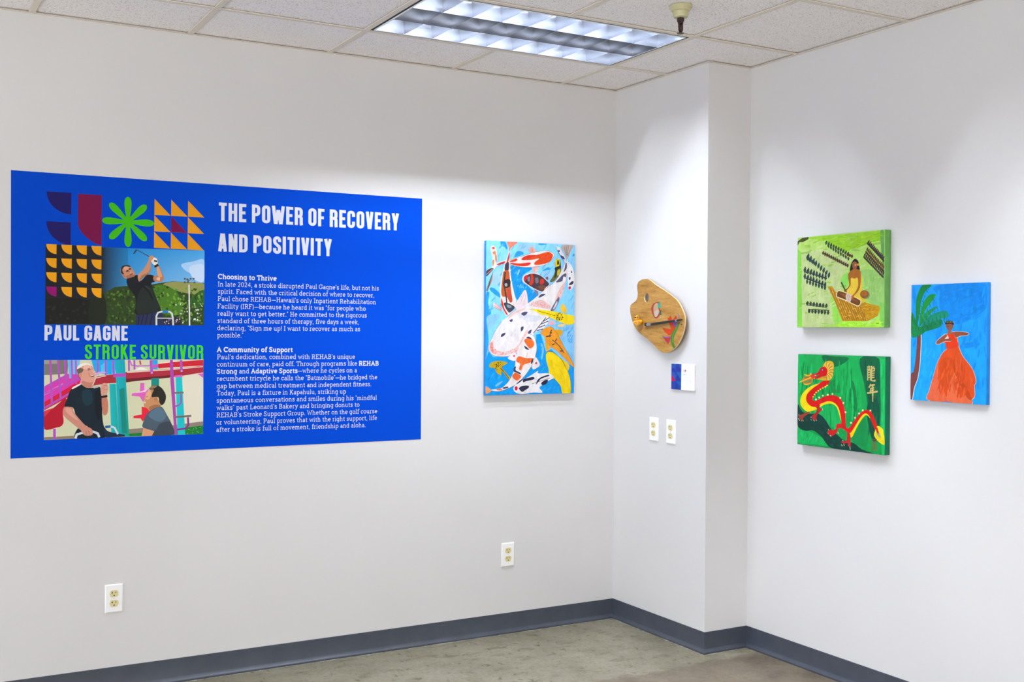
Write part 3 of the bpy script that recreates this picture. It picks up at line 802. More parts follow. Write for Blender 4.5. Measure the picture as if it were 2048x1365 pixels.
('painted_leaf_branch#3','P','#3c302c',[4620,2897,4615,2820,4669,2764,4721,2745,4715,2837]),
('painted_leaf_branch#3','P','#3c302c',[4688,2831,4689,2754,4746,2700,4798,2683,4787,2775]),
('painted_leaf_branch#3','P','#3c302c',[4771,2771,4761,2695,4811,2637,4861,2616,4862,2708]),
('painted_leaf_branch#4','P','#5b3a22',[3936,3081,4013,3146,4028,3228,4009,3277,3925,3193]),
('painted_leaf_branch#4','P','#6a4426',[4005,3018,4084,3081,4101,3163,4083,3212,3997,3129]),
('painted_leaf_branch#4','P','#5b3a22',[4065,2958,4151,3015,4178,3094,4166,3144,4070,3068]),
('painted_leaf_branch#4','P','#6a4426',[4149,2890,4227,2954,4243,3036,4225,3084,4140,3001]),
('painted_leaf_branch#4','P','#5b3a22',[4213,2828,4295,2889,4317,2969,4303,3018,4212,2939]),
('painted_leaf_branch#4','P','#6a4426',[4274,2769,4362,2823,4393,2901,4384,2950,4284,2878]),
('painted_leaf_branch#4','P','#5b3a22',[4369,2697,4441,2765,4451,2847,4430,2895,4352,2808]),
('painted_leaf_branch#4','P','#6a4426',[4441,2634,4512,2702,4521,2784,4499,2832,4422,2744]),
('painted_leaf_branch#4','P','#5b3a22',[4506,2572,4580,2638,4594,2720,4575,2767,4493,2682]),
('painted_leaf_branch#4','P','#6a4426',[4560,2515,4645,2572,4672,2650,4661,2699,4565,2624]),
('painted_leaf_branch#4','P','#5b3a22',[4634,2450,4716,2510,4739,2589,4726,2638,4635,2560]),
('painted_leaf_branch#4','P','#6a4426',[4715,2384,4789,2450,4803,2531,4784,2579,4703,2494]),
('painted_leaf_branch#4','P','#6a4426',[4782,2323,4858,2387,4874,2468,4856,2515,4773,2432]),
('painted_leaf_branch#4','P','#5b3a22',[3872,3130,3875,3048,3936,2991,3991,2972,3976,3069]),
('painted_leaf_branch#4','P','#503020',[3954,3066,3950,2985,4006,2925,4060,2903,4053,3000]),
('painted_leaf_branch#4','P','#5b3a22',[4019,2996,4026,2914,4089,2858,4145,2841,4126,2938]),
('painted_leaf_branch#4','P','#503020',[4110,2935,4100,2855,4152,2793,4204,2770,4204,2866]),
('painted_leaf_branch#4','P','#5b3a22',[4190,2871,4175,2792,4223,2728,4273,2703,4280,2799]),
('painted_leaf_branch#4','P','#503020',[4266,2805,4250,2727,4296,2663,4346,2637,4354,2733]),
('painted_leaf_branch#4','P','#5b3a22',[4335,2738,4324,2659,4374,2597,4426,2573,4427,2669]),
('painted_leaf_branch#4','P','#503020',[4414,2674,4398,2596,4444,2532,4494,2507,4502,2602]),
('painted_leaf_branch#4','P','#5b3a22',[4466,2602,4473,2521,4535,2466,4590,2450,4571,2545]),
('painted_leaf_branch#4','P','#503020',[4546,2539,4546,2459,4604,2402,4657,2383,4646,2478]),
('painted_leaf_branch#4','P','#5b3a22',[4636,2480,4619,2401,4665,2338,4714,2313,4723,2408]),
('painted_leaf_branch#4','P','#503020',[4704,2414,4693,2335,4742,2273,4792,2250,4795,2345]),
('painted_leaf_branch#4','P','#503020',[4769,2347,4766,2267,4821,2209,4874,2189,4866,2284]),
('painted_leaf_branch#5','P','#4a3430',[3796,2875,3883,2931,3909,3010,3898,3059,3802,2984]),
('painted_leaf_branch#5','P','#3f2e2c',[3888,2805,3968,2866,3986,2947,3970,2995,3882,2914]),
('painted_leaf_branch#5','P','#4a3430',[3964,2740,4047,2799,4071,2878,4058,2926,3965,2849]),
('painted_leaf_branch#5','P','#3f2e2c',[4062,2669,4134,2736,4144,2817,4123,2865,4045,2778]),
('painted_leaf_branch#5','P','#4a3430',[4146,2602,4215,2670,4223,2752,4201,2799,4126,2711]),
('painted_leaf_branch#5','P','#3f2e2c',[4219,2538,4294,2603,4308,2683,4289,2731,4208,2647]),
('painted_leaf_branch#5','P','#4a3430',[4310,2470,4377,2539,4383,2621,4361,2667,4288,2578]),
('painted_leaf_branch#5','P','#3f2e2c',[4383,2406,4455,2472,4468,2553,4448,2600,4369,2515]),
('painted_leaf_branch#5','P','#4a3430',[4446,2346,4530,2403,4557,2480,4546,2529,4451,2454]),
('painted_leaf_branch#5','P','#3f2e2c',[4544,2275,4616,2342,4627,2422,4607,2469,4529,2384]),
('painted_leaf_branch#5','P','#4a3430',[4634,2208,4698,2279,4701,2360,4677,2406,4608,2316]),
('painted_leaf_branch#5','P','#3f2e2c',[4712,2144,4777,2214,4781,2295,4757,2341,4688,2251]),
('painted_leaf_branch#5','P','#3f2e2c',[4788,2080,4855,2148,4862,2229,4840,2275,4768,2187]),
('painted_leaf_branch#5','P','#4a3430',[3778,2944,3765,2864,3816,2800,3868,2776,3871,2873]),
('painted_leaf_branch#5','P','#3f2e2c',[3849,2872,3847,2790,3905,2731,3960,2711,3950,2808]),
('painted_leaf_branch#5','P','#4a3430',[3928,2802,3928,2721,3988,2663,4042,2643,4031,2740]),
('painted_leaf_branch#5','P','#3f2e2c',[4005,2732,4010,2651,4072,2595,4127,2577,4110,2674]),
('painted_leaf_branch#5','P','#4a3430',[4107,2671,4090,2592,4136,2528,4186,2502,4195,2598]),
('painted_leaf_branch#5','P','#3f2e2c',[4174,2599,4170,2518,4227,2459,4280,2439,4273,2535]),
('painted_leaf_branch#5','P','#4a3430',[4249,2529,4251,2448,4311,2392,4365,2373,4351,2469]),
('painted_leaf_branch#5','P','#3f2e2c',[4325,2460,4331,2379,4394,2324,4448,2308,4430,2403]),
('painted_leaf_branch#5','P','#4a3430',[4405,2393,4411,2312,4473,2257,4528,2241,4509,2336]),
('painted_leaf_branch#5','P','#3f2e2c',[4487,2327,4490,2246,4550,2190,4604,2173,4589,2268]),
('painted_leaf_branch#5','P','#4a3430',[4578,2264,4569,2185,4620,2124,4671,2102,4671,2197]),
('painted_leaf_branch#5','P','#3f2e2c',[4645,2193,4649,2113,4709,2057,4763,2040,4747,2135]),
('painted_leaf_branch#5','P','#3f2e2c',[4721,2125,4728,2045,4789,1991,4843,1975,4825,2070]),
('painted_leaf_branch#6','P','#2d4442',[607,2932,715,3032,722,3152,684,3221,568,3092]),
('painted_leaf_branch#6','P','#27403c',[775,2820,873,2926,871,3046,827,3113,723,2978]),
('painted_leaf_branch#6','P','#2d4442',[894,2719,1017,2809,1045,2925,1018,2995,882,2879]),
('painted_leaf_branch#6','P','#27403c',[1090,2603,1183,2710,1175,2830,1130,2895,1033,2759]),
('painted_leaf_branch#6','P','#2d4442',[1223,2498,1330,2598,1339,2716,1302,2784,1187,2656]),
('painted_leaf_branch#6','P','#27403c',[1364,2394,1479,2488,1497,2605,1466,2673,1341,2552]),
('painted_leaf_branch#6','P','#2d4442',[1533,2284,1635,2385,1639,2504,1600,2570,1491,2440]),
('painted_leaf_branch#6','P','#27403c',[1657,2184,1777,2273,1803,2389,1777,2457,1645,2341]),
('painted_leaf_branch#6','P','#27403c',[1831,2073,1933,2173,1940,2291,1903,2357,1793,2229]),
('painted_leaf_branch#6','P','#2d4442',[567,3121,527,3012,587,2917,658,2875,688,3008]),
('painted_leaf_branch#6','P','#2d4442',[706,3050,661,2943,715,2847,784,2804,821,2935]),
('painted_leaf_branch#6','P','#2d4442',[823,2977,792,2867,857,2775,930,2736,951,2870]),
('painted_leaf_branch#6','P','#2d4442',[970,2909,924,2803,978,2707,1046,2664,1083,2795]),
('painted_leaf_branch#7','P','#2d4442',[441,2341,538,2458,528,2587,476,2657,375,2508]),
('painted_leaf_branch#7','P','#2b3a3c',[585,2292,706,2396,722,2522,686,2596,555,2462]),
('painted_leaf_branch#7','P','#2d4442',[764,2237,882,2342,896,2468,859,2541,731,2406]),
('painted_leaf_branch#7','P','#2b3a3c',[956,2180,1061,2292,1061,2419,1016,2489,905,2347]),
('painted_leaf_branch#7','P','#2d4442',[1153,2124,1239,2244,1220,2371,1165,2437,1078,2286]),
('painted_leaf_branch#7','P','#2b3a3c',[1315,2071,1409,2187,1399,2314,1349,2382,1251,2235]),
('painted_leaf_branch#7','P','#2b3a3c',[1487,2018,1580,2134,1569,2260,1520,2328,1423,2182]),
('painted_leaf_branch#7','P','#2b3a3c',[1659,1966,1750,2082,1738,2208,1688,2275,1594,2128]),
('painted_leaf_branch#7','L','#243634',[435,2430,1767,2065],43),
('painted_leaf_branch#7','P','#2d4442',[457,2068,544,2184,523,2306,468,2370,379,2224]),
('painted_leaf_branch#7','P','#2b3a3c',[598,2013,709,2116,715,2238,673,2306,554,2174]),
('painted_leaf_branch#7','P','#2d4442',[807,1951,889,2067,866,2188,809,2251,726,2105]),
('painted_leaf_branch#7','P','#2b3a3c',[983,1893,1061,2010,1034,2131,976,2193,898,2045]),
('painted_leaf_branch#7','P','#2d4442',[1110,1840,1221,1941,1229,2061,1189,2130,1070,1999]),
('painted_leaf_branch#7','P','#2b3a3c',[1297,1780,1394,1888,1388,2009,1340,2074,1239,1937]),
('painted_leaf_branch#7','P','#2b3a3c',[1445,1726,1557,1826,1567,1945,1529,2013,1409,1885]),
('painted_leaf_branch#7','P','#2b3a3c',[1640,1666,1730,1776,1717,1896,1668,1960,1575,1820]),
('painted_leaf_branch#7','L','#243634',[512,2130,1678,1778],44),
('painted_leaf_branch#7','P','#30463c',[616,2108,539,2016,555,1917,604,1864,682,1981]),
('painted_leaf_branch#7','P','#27403c',[783,2059,714,1963,739,1865,791,1815,859,1935]),
('painted_leaf_branch#7','P','#30463c',[965,2009,892,1915,912,1817,961,1766,1034,1884]),
('painted_leaf_branch#7','P','#27403c',[1138,1959,1066,1865,1088,1768,1138,1717,1209,1836]),
('painted_leaf_branch#7','P','#30463c',[1301,1911,1239,1813,1268,1717,1321,1669,1382,1790]),
('painted_leaf_branch#7','P','#27403c',[1458,1861,1409,1760,1451,1665,1509,1621,1553,1747]),
('painted_leaf_branch#7','P','#27403c',[1635,1813,1582,1713,1619,1618,1676,1573,1725,1697]),
('painted_leaf_branch#8','P','#2a3834',[602,937,708,1012,697,1100,641,1151,530,1055]),
('painted_leaf_branch#8','P','#34462c',[789,917,896,991,885,1079,830,1130,719,1034]),
('painted_leaf_branch#8','P','#2a3834',[976,897,1083,970,1073,1058,1018,1108,907,1014]),
('painted_leaf_branch#8','P','#34462c',[1183,875,1273,958,1246,1045,1184,1089,1093,984]),
('painted_leaf_branch#8','P','#2a3834',[1357,855,1455,933,1437,1020,1380,1068,1279,969]),
('painted_leaf_branch#8','P','#34462c',[1535,836,1637,911,1623,998,1568,1047,1463,951]),
('painted_leaf_branch#8','P','#34462c',[1723,816,1820,893,1802,980,1745,1027,1646,928]),
('painted_leaf_branch#8','L','#2a3834',[574,975,1758,853],35),
('painted_leaf_branch#8','P','#26302f',[753,819,660,737,681,649,739,603,832,706]),
('painted_leaf_branch#8','P','#34462c',[930,805,847,719,875,633,937,589,1019,697]),
('painted_leaf_branch#8','P','#26302f',[1121,791,1035,707,1059,620,1118,576,1205,681]),
('painted_leaf_branch#8','P','#34462c',[1307,777,1221,694,1244,607,1303,563,1390,667]),
('painted_leaf_branch#8','P','#26302f',[1477,763,1402,674,1437,590,1501,550,1573,660]),
('painted_leaf_branch#8','P','#34462c',[1682,748,1590,670,1607,583,1661,537,1755,637]),
('painted_leaf_branch#8','P','#34462c',[1865,735,1773,657,1788,571,1842,524,1936,623]),
('painted_leaf_branch#8','L','#26302f',[673,782,1912,724],35),
('painted_leaf_branch#9','P','#4a4a26',[3,3571,4,3771,272,3893,669,3918,651,3822,323,3714,127,3727]),
('painted_mat','P','#bf8a14',[1817,1722,2047,1749,2416,1332,3570,941,3870,1035,4169,947,4610,859,4653,728,4552,470,4007,262,2653,268,2237,1066]),
('painted_mat','S','#cd9a08',[3914,968,4590,827,4592,600,4091,343,3875,640]),
('painted_mat','L','#8a5a14',[1956,1650,2734,284],28),
('painted_mat','L','#f0c468',[2673,501,2736,400],21),
('painted_mat','L','#e2a93c',[2667,511,2731,409],21),
('painted_mat','L','#94601a',[2060,1579,2125,1476],21),
('painted_mat','L','#f0c468',[2079,1545,2144,1441],21),
('painted_mat','L','#e2a93c',[2591,644,2655,542],21),
('painted_mat','L','#94601a',[2524,763,2588,661],21),
('painted_mat','L','#f0c468',[2479,842,2543,740],21),
('painted_mat','L','#8a5a14',[2122,1577,2857,283],27),
('painted_mat','L','#f0c468',[2386,1223,2450,1120],21),
('painted_mat','L','#e2a93c',[2578,885,2642,783],21),
('painted_mat','L','#94601a',[2578,884,2642,782],21),
('painted_mat','L','#f0c468',[2562,913,2626,811],21),
('painted_mat','L','#e2a93c',[2289,1394,2354,1291],21),
('painted_mat','L','#94601a',[2465,1084,2529,981],21),
('painted_mat','L','#f0c468',[2441,1126,2505,1023],21),
('painted_mat','L','#8a5a14',[2287,1505,2979,283],28),
('painted_mat','L','#f0c468',[2789,727,2853,626],20),
('painted_mat','L','#e2a93c',[2952,439,3016,338],21),
('painted_mat','L','#94601a',[2925,487,2988,386],21),
('painted_mat','L','#f0c468',[2681,918,2745,816],21),
('painted_mat','L','#e2a93c',[2621,1024,2685,922],21),
('painted_mat','L','#94601a',[2514,1214,2578,1111],21),
('painted_mat','L','#f0c468',[2372,1464,2437,1361],21),
('painted_mat','L','#8a5a14',[2451,1433,3101,282],27),
('painted_mat','L','#f0c468',[2529,1403,2594,1301],21),
('painted_mat','L','#e2a93c',[2779,961,2843,860],21),
('painted_mat','L','#94601a',[2696,1109,2760,1007],21),
('painted_mat','L','#f0c468',[2731,1047,2795,945],21),
('painted_mat','L','#e2a93c',[3021,534,3083,433],21),
('painted_mat','L','#94601a',[2814,900,2877,799],21),
('painted_mat','L','#f0c468',[2833,865,2897,764],21),
('painted_mat','L','#8a5a14',[2613,1361,3222,282],27),
('painted_mat','L','#f0c468',[2802,1136,2866,1034],21),
('painted_mat','L','#e2a93c',[2689,1337,2753,1235],21),
('painted_mat','L','#94601a',[2850,1052,2913,950],21),
('painted_mat','L','#f0c468',[2749,1230,2813,1128],21),
('painted_mat','L','#e2a93c',[2948,877,3011,776],21),
('painted_mat','L','#94601a',[3206,420,3268,319],21),
('painted_mat','L','#f0c468',[3035,723,3098,622],21),
('painted_mat','L','#8a5a14',[2775,1290,3343,281],27),
('painted_mat','L','#f0c468',[2928,1128,2991,1026],21),
('painted_mat','L','#e2a93c',[3279,503,3341,403],20),
('painted_mat','L','#94601a',[3232,588,3294,488],21),
('painted_mat','L','#f0c468',[3201,642,3263,542],20),
('painted_mat','L','#e2a93c',[3285,492,3348,392],20),
('painted_mat','L','#94601a',[3215,618,3277,517],21),
('painted_mat','L','#f0c468',[3228,594,3291,494],21),
('painted_mat','L','#8a5a14',[2936,1220,3463,281],27),
('painted_mat','L','#f0c468',[3161,928,3223,827],20),
('painted_mat','L','#e2a93c',[3447,419,3509,319],21),
('painted_mat','L','#94601a',[3438,434,3500,334],20),
('painted_mat','L','#f0c468',[3072,1086,3135,985],21),
('painted_mat','L','#e2a93c',[3343,602,3406,502],20),
('painted_mat','L','#94601a',[3326,634,3388,534],21),
('painted_mat','L','#f0c468',[3210,840,3272,740],20),
('painted_mat','L','#8a5a14',[3096,1149,3583,280],27),
('painted_mat','L','#f0c468',[3382,748,3444,647],21),
('painted_mat','L','#e2a93c',[3365,778,3427,678],21),
('painted_mat','L','#94601a',[3547,452,3609,352],21),
('painted_mat','L','#f0c468',[3369,770,3431,670],21),
('painted_mat','L','#e2a93c',[3508,522,3570,422],21),
('painted_mat','L','#94601a',[3307,880,3370,780],20),
('painted_mat','L','#f0c468',[3530,483,3591,384],20),
('painted_mat','L','#8a5a14',[3255,1080,3702,280],27),
('painted_mat','L','#f0c468',[3663,457,3725,358],20),
('painted_mat','L','#e2a93c',[3494,759,3556,659],20),
('painted_mat','L','#94601a',[3536,685,3597,586],20),
('painted_mat','L','#f0c468',[3671,443,3732,344],20),
('painted_mat','L','#e2a93c',[3596,578,3657,478],20),
('painted_mat','L','#94601a',[3504,741,3566,641],20),
('painted_mat','L','#f0c468',[3402,924,3464,824],20),
('painted_mat','L','#8a5a14',[3413,1010,3821,279],27),
('painted_mat','L','#f0c468',[3588,804,3650,704],20),
('painted_mat','L','#e2a93c',[3719,569,3780,469],21),
('painted_mat','L','#94601a',[3532,904,3594,804],20),
('painted_mat','L','#f0c468',[3792,439,3853,339],21),
('painted_mat','L','#e2a93c',[3568,840,3630,740],21),
('painted_mat','L','#94601a',[3793,436,3854,337],20),
('painted_mat','L','#f0c468',[3583,814,3644,714],21),
('painted_mat','L','#8a5a14',[3570,941,3939,279],26),
('painted_mat','L','#f0c468',[3932,398,3993,299],21),
('painted_mat','L','#e2a93c',[3853,539,3914,440],20),
('painted_mat','L','#94601a',[3790,654,3851,554],21),
('painted_mat','L','#f0c468',[3794,646,3855,547],20),
('painted_mat','L','#e2a93c',[3836,570,3897,471],20),
('painted_mat','L','#94601a',[3816,606,3877,507],20),
('painted_mat','L','#f0c468',[3729,763,3790,663],21),
('painted_mat','L','#e6b440',[2993,628,3143,606],25),
('painted_mat','L','#a87414',[4310,559,4453,538],25),
('painted_mat','L','#e6b440',[2748,475,2899,454],25),
('painted_mat','L','#a87414',[3941,422,4086,402],24),
('painted_mat','L','#e6b440',[2964,511,3114,490],25),
('painted_mat','L','#a87414',[2715,560,2867,538],25),
('painted_mat','L','#e6b440',[3112,769,3262,747],25),
('painted_mat','L','#a87414',[4203,813,4346,791],24),
('painted_mat','L','#e6b440',[3573,452,3720,431],25),
('painted_mat','L','#a87414',[3060,778,3210,756],25),
('painted_mat','L','#e6b440',[4214,658,4357,637],24),
('painted_mat','L','#a87414',[3920,854,4065,832],25),
('painted_mat','L','#e6b440',[3277,794,3425,772],25),
('painted_mat','L','#a87414',[3841,830,3986,808],25),
('painted_mat','B',('#d0a020','#b8820e','#e0ae38','#a8740e'),[3742,971,4548,827,4592,632,4007,295,3316,315],183,32,10,60,0.25),
('painted_woman','S','#e6c53a',[3114,2026,3241,2033,3479,2060,3667,2149,3717,1836,3706,1452,3662,1262,3919,1124,3883,1041,3632,1070,3187,1273,2895,1474,3085,1712]),
('painted_woman','S','#1e1812',[3062,2319,3091,2584,3232,2795,3359,2825,3487,2734,3536,2587,3577,2340,3365,2330]),
('painted_woman','S','#a8641c',[3237,2408,3428,2400,3586,2345,3650,2222,3639,1838,3564,1552,3250,1271,3155,1201,3123,1274,3344,1438,3499,1699,3479,2036,3305,2014,3114,2038,3101,1760,2926,1571,2798,1477,2732,1552,2925,1644,3020,1787,2952,2129,2998,2273]),
('painted_woman','S','#9a5a38',[3186,2677,3329,2718,3441,2640,3442,2519,3380,2390,3269,2395,3188,2507]),
('painted_woman','S','#f4efe6',[3391,2570,3386,2561,3374,2555,3356,2553,3338,2557,3325,2564,3321,2573,3325,2583,3338,2589,3356,2590,3373,2587,3386,2580]),
('painted_woman','S','#20140e',[3378,2571,3376,2565,3370,2560,3362,2559,3354,2561,3348,2566,3346,2572,3348,2578,3354,2583,3362,2584,3370,2582,3376,2577]),
('painted_woman','L','#20140e',[3197,2575,3260,2581],13),
('painted_woman','L','#7a3020',[3252,2451,3338,2447],14),
('painted_woman','S','#d99a18',[3559,2581,3551,2559,3528,2544,3495,2539,3463,2547,3439,2564,3430,2588,3439,2610,3462,2625,3494,2630,3527,2622,3551,2604]),
('painted_beater','P','#3f4a35',[2549,1876,2614,1910,2780,1648,2928,1425,2896,1413,2715,1626]),
('painted_log','S','#ead79a',[2293,1318,2405,1561,2895,1450,3218,1308,3600,1155,3689,1045,3540,860,3190,970,2867,1097,2442,1228]),
('painted_log','S','#6e3f1c',[2349,1322,2432,1523,2863,1421,3186,1292,3569,1139,3639,1046,3534,908,3190,1011,2867,1144,2458,1270]),
('painted_log','S','#8a5426',[2472,1436,2864,1353,3251,1198,3538,1048,3188,1127,2801,1257]),
('painted_cloth','S','#dcc0b2',[2864,1378,3025,1410,3155,1273,3093,1056,2965,1059,2850,1207]),
('painted_cloth','L','#8f7a74',[2929,1352,3028,1106],17),
('painted_cloth','L','#8f7a74',[3009,1362,3092,1153],17),
('painted_woman','S','#a8641c',[3161,1273,3250,1332,3298,1270,3219,1187,3155,1201]),
('painted_gourd','S','#7d9a58',[4136,1327,4105,1240,4019,1178,3900,1157,3780,1183,3692,1250,3658,1338,3690,1426,3777,1488,3896,1508,4015,1481,4103,1415]),
('painted_gourd','S','#8f5c20',[4075,1352,4046,1269,3964,1210,3850,1190,3735,1215,3650,1279,3618,1363,3648,1447,3732,1506,3846,1525,3960,1499,4044,1436]),
('painted_gourd','S','#a8682c',[3985,1378,3966,1330,3914,1295,3843,1284,3771,1299,3717,1336,3698,1385,3716,1434,3769,1468,3840,1480,3912,1465,3965,1427]),
('painted_gourd','S','#b0581c',[3915,1394,3904,1368,3875,1349,3836,1343,3796,1351,3766,1371,3755,1398,3766,1425,3795,1443,3834,1449,3874,1441,3904,1421]),
('signature','L','#23301c',[4462,203,4478,132],16),
('signature','L','#23301c',[4478,167,4538,167],16),
('signature','L','#23301c',[4538,203,4533,132],17),
('signature','L','#23301c',[4568,191,4584,132],16),
('signature','L','#23301c',[4584,132,4617,202],16),
],
'dragon': [
('painted_ground','S','#12b455',[38,3923,386,3912,549,3056,155,1862,3,1779]),
('painted_ground','S','#12aa50',[2303,3867,3509,3844,3426,3165,3661,2414,3579,1787,2978,2239,2688,3137]),
('painted_ground','S','#0a7a3c',[3065,2733,3248,2811,3440,1986,3449,1224,3177,1064]),
('painted_ground','S','#12b058',[1313,1714,2326,1919,2524,1154,2242,991,1859,962]),
('painted_ground','S','#07603a',[3554,3845,4575,3847,4628,1176,4033,1267,3980,2019,3791,2835]),
('painted_ground','S','#054a35',[3980,2019,4507,2187,4606,1174,4352,472,4035,1130]),
('painted_ground','P','#16b85c',[4610,3848,4856,3844,4880,3,4750,17,4693,1181]),
('painted_ground','S','#0a6b3a',[1435,3918,2112,3898,2959,3848,2308,3477,1683,3565]),
('painted_ground','S','#0e8a40',[1933,2823,2314,2911,2509,2425,2034,2400]),
('painted_ground','S','#0a8a44',[3268,1071,3898,1395,4043,444,3687,239,3184,436]),
('painted_ground','S','#12b058',[14,745,830,590,1476,392,1917,109,1085,85,22,98]),
('painted_ground','B',('#0fa84c','#12b457','#0b9040','#0a8038','#18bc60'),[80,3887,3509,3827,3548,573,1572,580,105,1785],744,87,88,120,0.12),
('painted_ground','B',('#06563a','#08683e','#054a34'),[3600,3812,4554,3802,4592,562,4042,513,4024,2022],697,82,88,50,0.1),
('painted_ground','B',('#1cc866','#14b256','#10a850'),[4619,3821,4844,3810,4871,46,4759,35],683,60,89,24,0.05),
('painted_ground','B',('#14b45a','#0ea44c','#1cc064'),[40,710,830,572,1477,356,1869,122,1085,104,47,119],350,65,70,40,0.25),
('painted_hill','S','#08382f',[13,1743,262,1464,720,1384,1268,1422,1662,1197,1956,862,2341,609,2767,399,3277,340,3688,136,4358,3,3915,3,3004,18,1966,42,1476,428,979,675,425,630,13,855]),
('painted_hill','B',('#0a4036','#06302a','#0c4a3a'),[55,1634,721,1311,1663,1126,1957,791,2768,364,3689,101,1966,77,1475,500,978,748,424,704],262,65,150,50,0.25),
('painted_dragon','S','#a63a2c',[526,1427,717,1486,686,1392,369,1208,338,1067,144,1122,77,1257,271,1317]),
('painted_dragon','S','#f2d808',[1483,2796,1205,2704,893,2621,546,2444,292,2223,182,2008,185,1776,332,1599,558,1475,780,1490,1202,1632,1122,1787,806,1997,927,2371,1238,2592]),
('painted_dragon','S','#f2d808',[1340,1846,1555,1950,1799,2032,2042,2023,2344,1884,2495,1693,2587,1432,2573,1175,2469,1424,2346,1706,2134,1872,1892,1891,1618,1840,1341,1721]),
('painted_dragon','S','#f2d808',[2903,744,3087,847,3313,1144,3627,1514,3895,1687,4141,1515,4120,1438,3919,1551,3674,1344,3406,977,3182,593,3067,601]),
('painted_dragon','S','#d50f10',[1483,2830,1850,2868,1791,2685,1363,2484,1055,2240,900,2049,948,1971,1089,1963,1368,2075,1736,2220,2160,2254,2400,2200,2610,2012,2731,1753,2778,1525,2805,1175,2845,968,2993,944,3266,1245,3536,1542,3804,1733,4117,1736,4296,1526,4475,1198,4589,833,4435,923,4255,1216,4097,1495,3895,1618,3628,1444,3269,966,3088,760,2903,762,2715,870,2574,911,2571,1158,2567,1186,2528,1428,2436,1689,2284,1881,2042,1978,1799,1987,1555,1916,1340,1823,1186,1677,1092,1694,809,1722,585,1869,519,2050,612,2263,895,2484,1237,2683]),
('painted_dragon','S','#b8221e',[1092,1717,1340,1800,1326,1708,1466,1649,1436,1579,1221,1405,1129,1262,1161,1150,910,1178,877,1290,1064,1440,1187,1608]),
('painted_dragon','S','#c81a18',[2336,1069,2713,1063,2762,891,2527,907,2386,861,2317,696,2032,529,1839,602,1837,763,2244,832]),
('painted_dragon','S','#c02020',[2903,762,3066,705,3093,358,3072,181,2956,206,2955,311,2675,285,2581,347,2861,407]),
('painted_dragon','L','#dfe8cf',[77,1315,110,1271],21),
('painted_dragon','L','#dfe8cf',[46,1139,161,1042],22),
('painted_dragon','L','#dfe8cf',[258,1073,274,1027],22),
('painted_dragon','L','#dfe8cf',[338,1078,364,1034],21),
('painted_dragon','L','#dfe8cf',[799,1250,846,1242],22),
('painted_dragon','L','#dfe8cf',[815,1159,854,1105],21),
('painted_dragon','L','#dfe8cf',[958,1147,1037,1084],22),
('painted_dragon','L','#dfe8cf',[1114,1147,1162,1116],22),
('painted_dragon','L','#dfe8cf',[1481,1650,1504,1584],21),
('painted_dragon','L','#dfe8cf',[812,1458,797,1422],22),
('painted_dragon','L','#e9ecc0',[1836,817,1871,766],26),
('painted_dragon','L','#e9ecc0',[1814,654,1839,602],26),
('painted_dragon','L','#e9ecc0',[1936,557,2009,510],26),
('painted_dragon','L','#e9ecc0',[2387,737,2412,650],25),
('painted_dragon','L','#e9ecc0',[2627,404,2698,375],25),
('painted_dragon','L','#e9ecc0',[2582,224,2653,160],25),
('painted_dragon','L','#e9ecc0',[2722,272,2747,186],25),
('painted_dragon','L','#e9ecc0',[3058,180,3078,60],25),
('painted_dragon','S','#d9b02c',[1475,3465,1597,3605,1779,3700,2022,3684,2130,3530,2087,3282,2060,3057,1940,2917,1728,2863,1482,2875,1109,2906,1357,3007,1665,3053,1755,3180,1722,3360,1599,3446]),
('painted_dragon','L','#b5452a',[1610,3399,1540,3513,1547,3648],21),
('painted_dragon','L','#f0d86a',[1649,3403,1609,3526,1642,3658],22),
('painted_dragon','L','#b5452a',[1689,3400,1679,3528,1738,3653],21),
('painted_dragon','L','#f0d86a',[1726,3392,1748,3519,1829,3632],21),
('painted_dragon','L','#b5452a',[1761,3379,1813,3500,1913,3596],21),
('painted_dragon','L','#f0d86a',[1791,3360,1871,3471,1986,3546],21),
('painted_dragon','L','#b5452a',[1815,3338,1920,3434,2046,3485],21),
('painted_dragon','L','#f0d86a',[1833,3312,1958,3389,2089,3416],21),
('painted_dragon','L','#b5452a',[1843,3284,1983,3340,2115,3339],21),
('painted_dragon','L','#f0d86a',[1845,3255,1996,3287,2123,3260],21),
('painted_dragon','L','#b5452a',[1840,3226,1994,3233,2112,3181],21),
('painted_dragon','L','#f0d86a',[1826,3198,1979,3179,2082,3104],21),
('painted_dragon','L','#b5452a',[1806,3172,1951,3129,2035,3033],21),
('painted_dragon','L','#f0d86a',[1779,3150,1910,3084,1973,2971],21),
('painted_dragon','L','#b5452a',[1747,3132,1859,3045,1897,2920],21),
('painted_dragon','L','#f0d86a',[1711,3118,1800,3015,1811,2883],21),
('painted_dragon','L','#b5452a',[1673,3111,1734,2994,1719,2860],22),
('painted_dragon','L','#8a6a1c',[1172,2913,1264,2980],15),
('painted_dragon','L','#8a6a1c',[1252,2923,1345,2988],15),
('painted_dragon','L','#8a6a1c',[1333,2933,1425,2996],15),
('painted_dragon','L','#8a6a1c',[1413,2943,1505,3003],15),
('painted_dragon','L','#8a6a1c',[1494,2953,1585,3011],15),
('painted_dragon','L','#8a6a1c',[1574,2963,1665,3019],15),
('painted_dragon','L','#8a6a1c',[1653,2973,1744,3026],15),
('painted_dragon','S','#c60c10',[793,3088,1169,3170,1291,3323,1414,3418,1599,3446,1753,3338,1740,3135,1634,3051,1419,3009,1171,2931,1015,2902,1201,3046,1232,3088,982,3079]),
('painted_dragon','S','#5a6a3c',[1014,3050,1263,3094,1201,3035,1046,2949]),
('painted_dragon','L','#f4f0e8',[903,3062,1107,3065],21),
('painted_dragon','L','#f4f0e8',[921,2932,1031,2925],26),
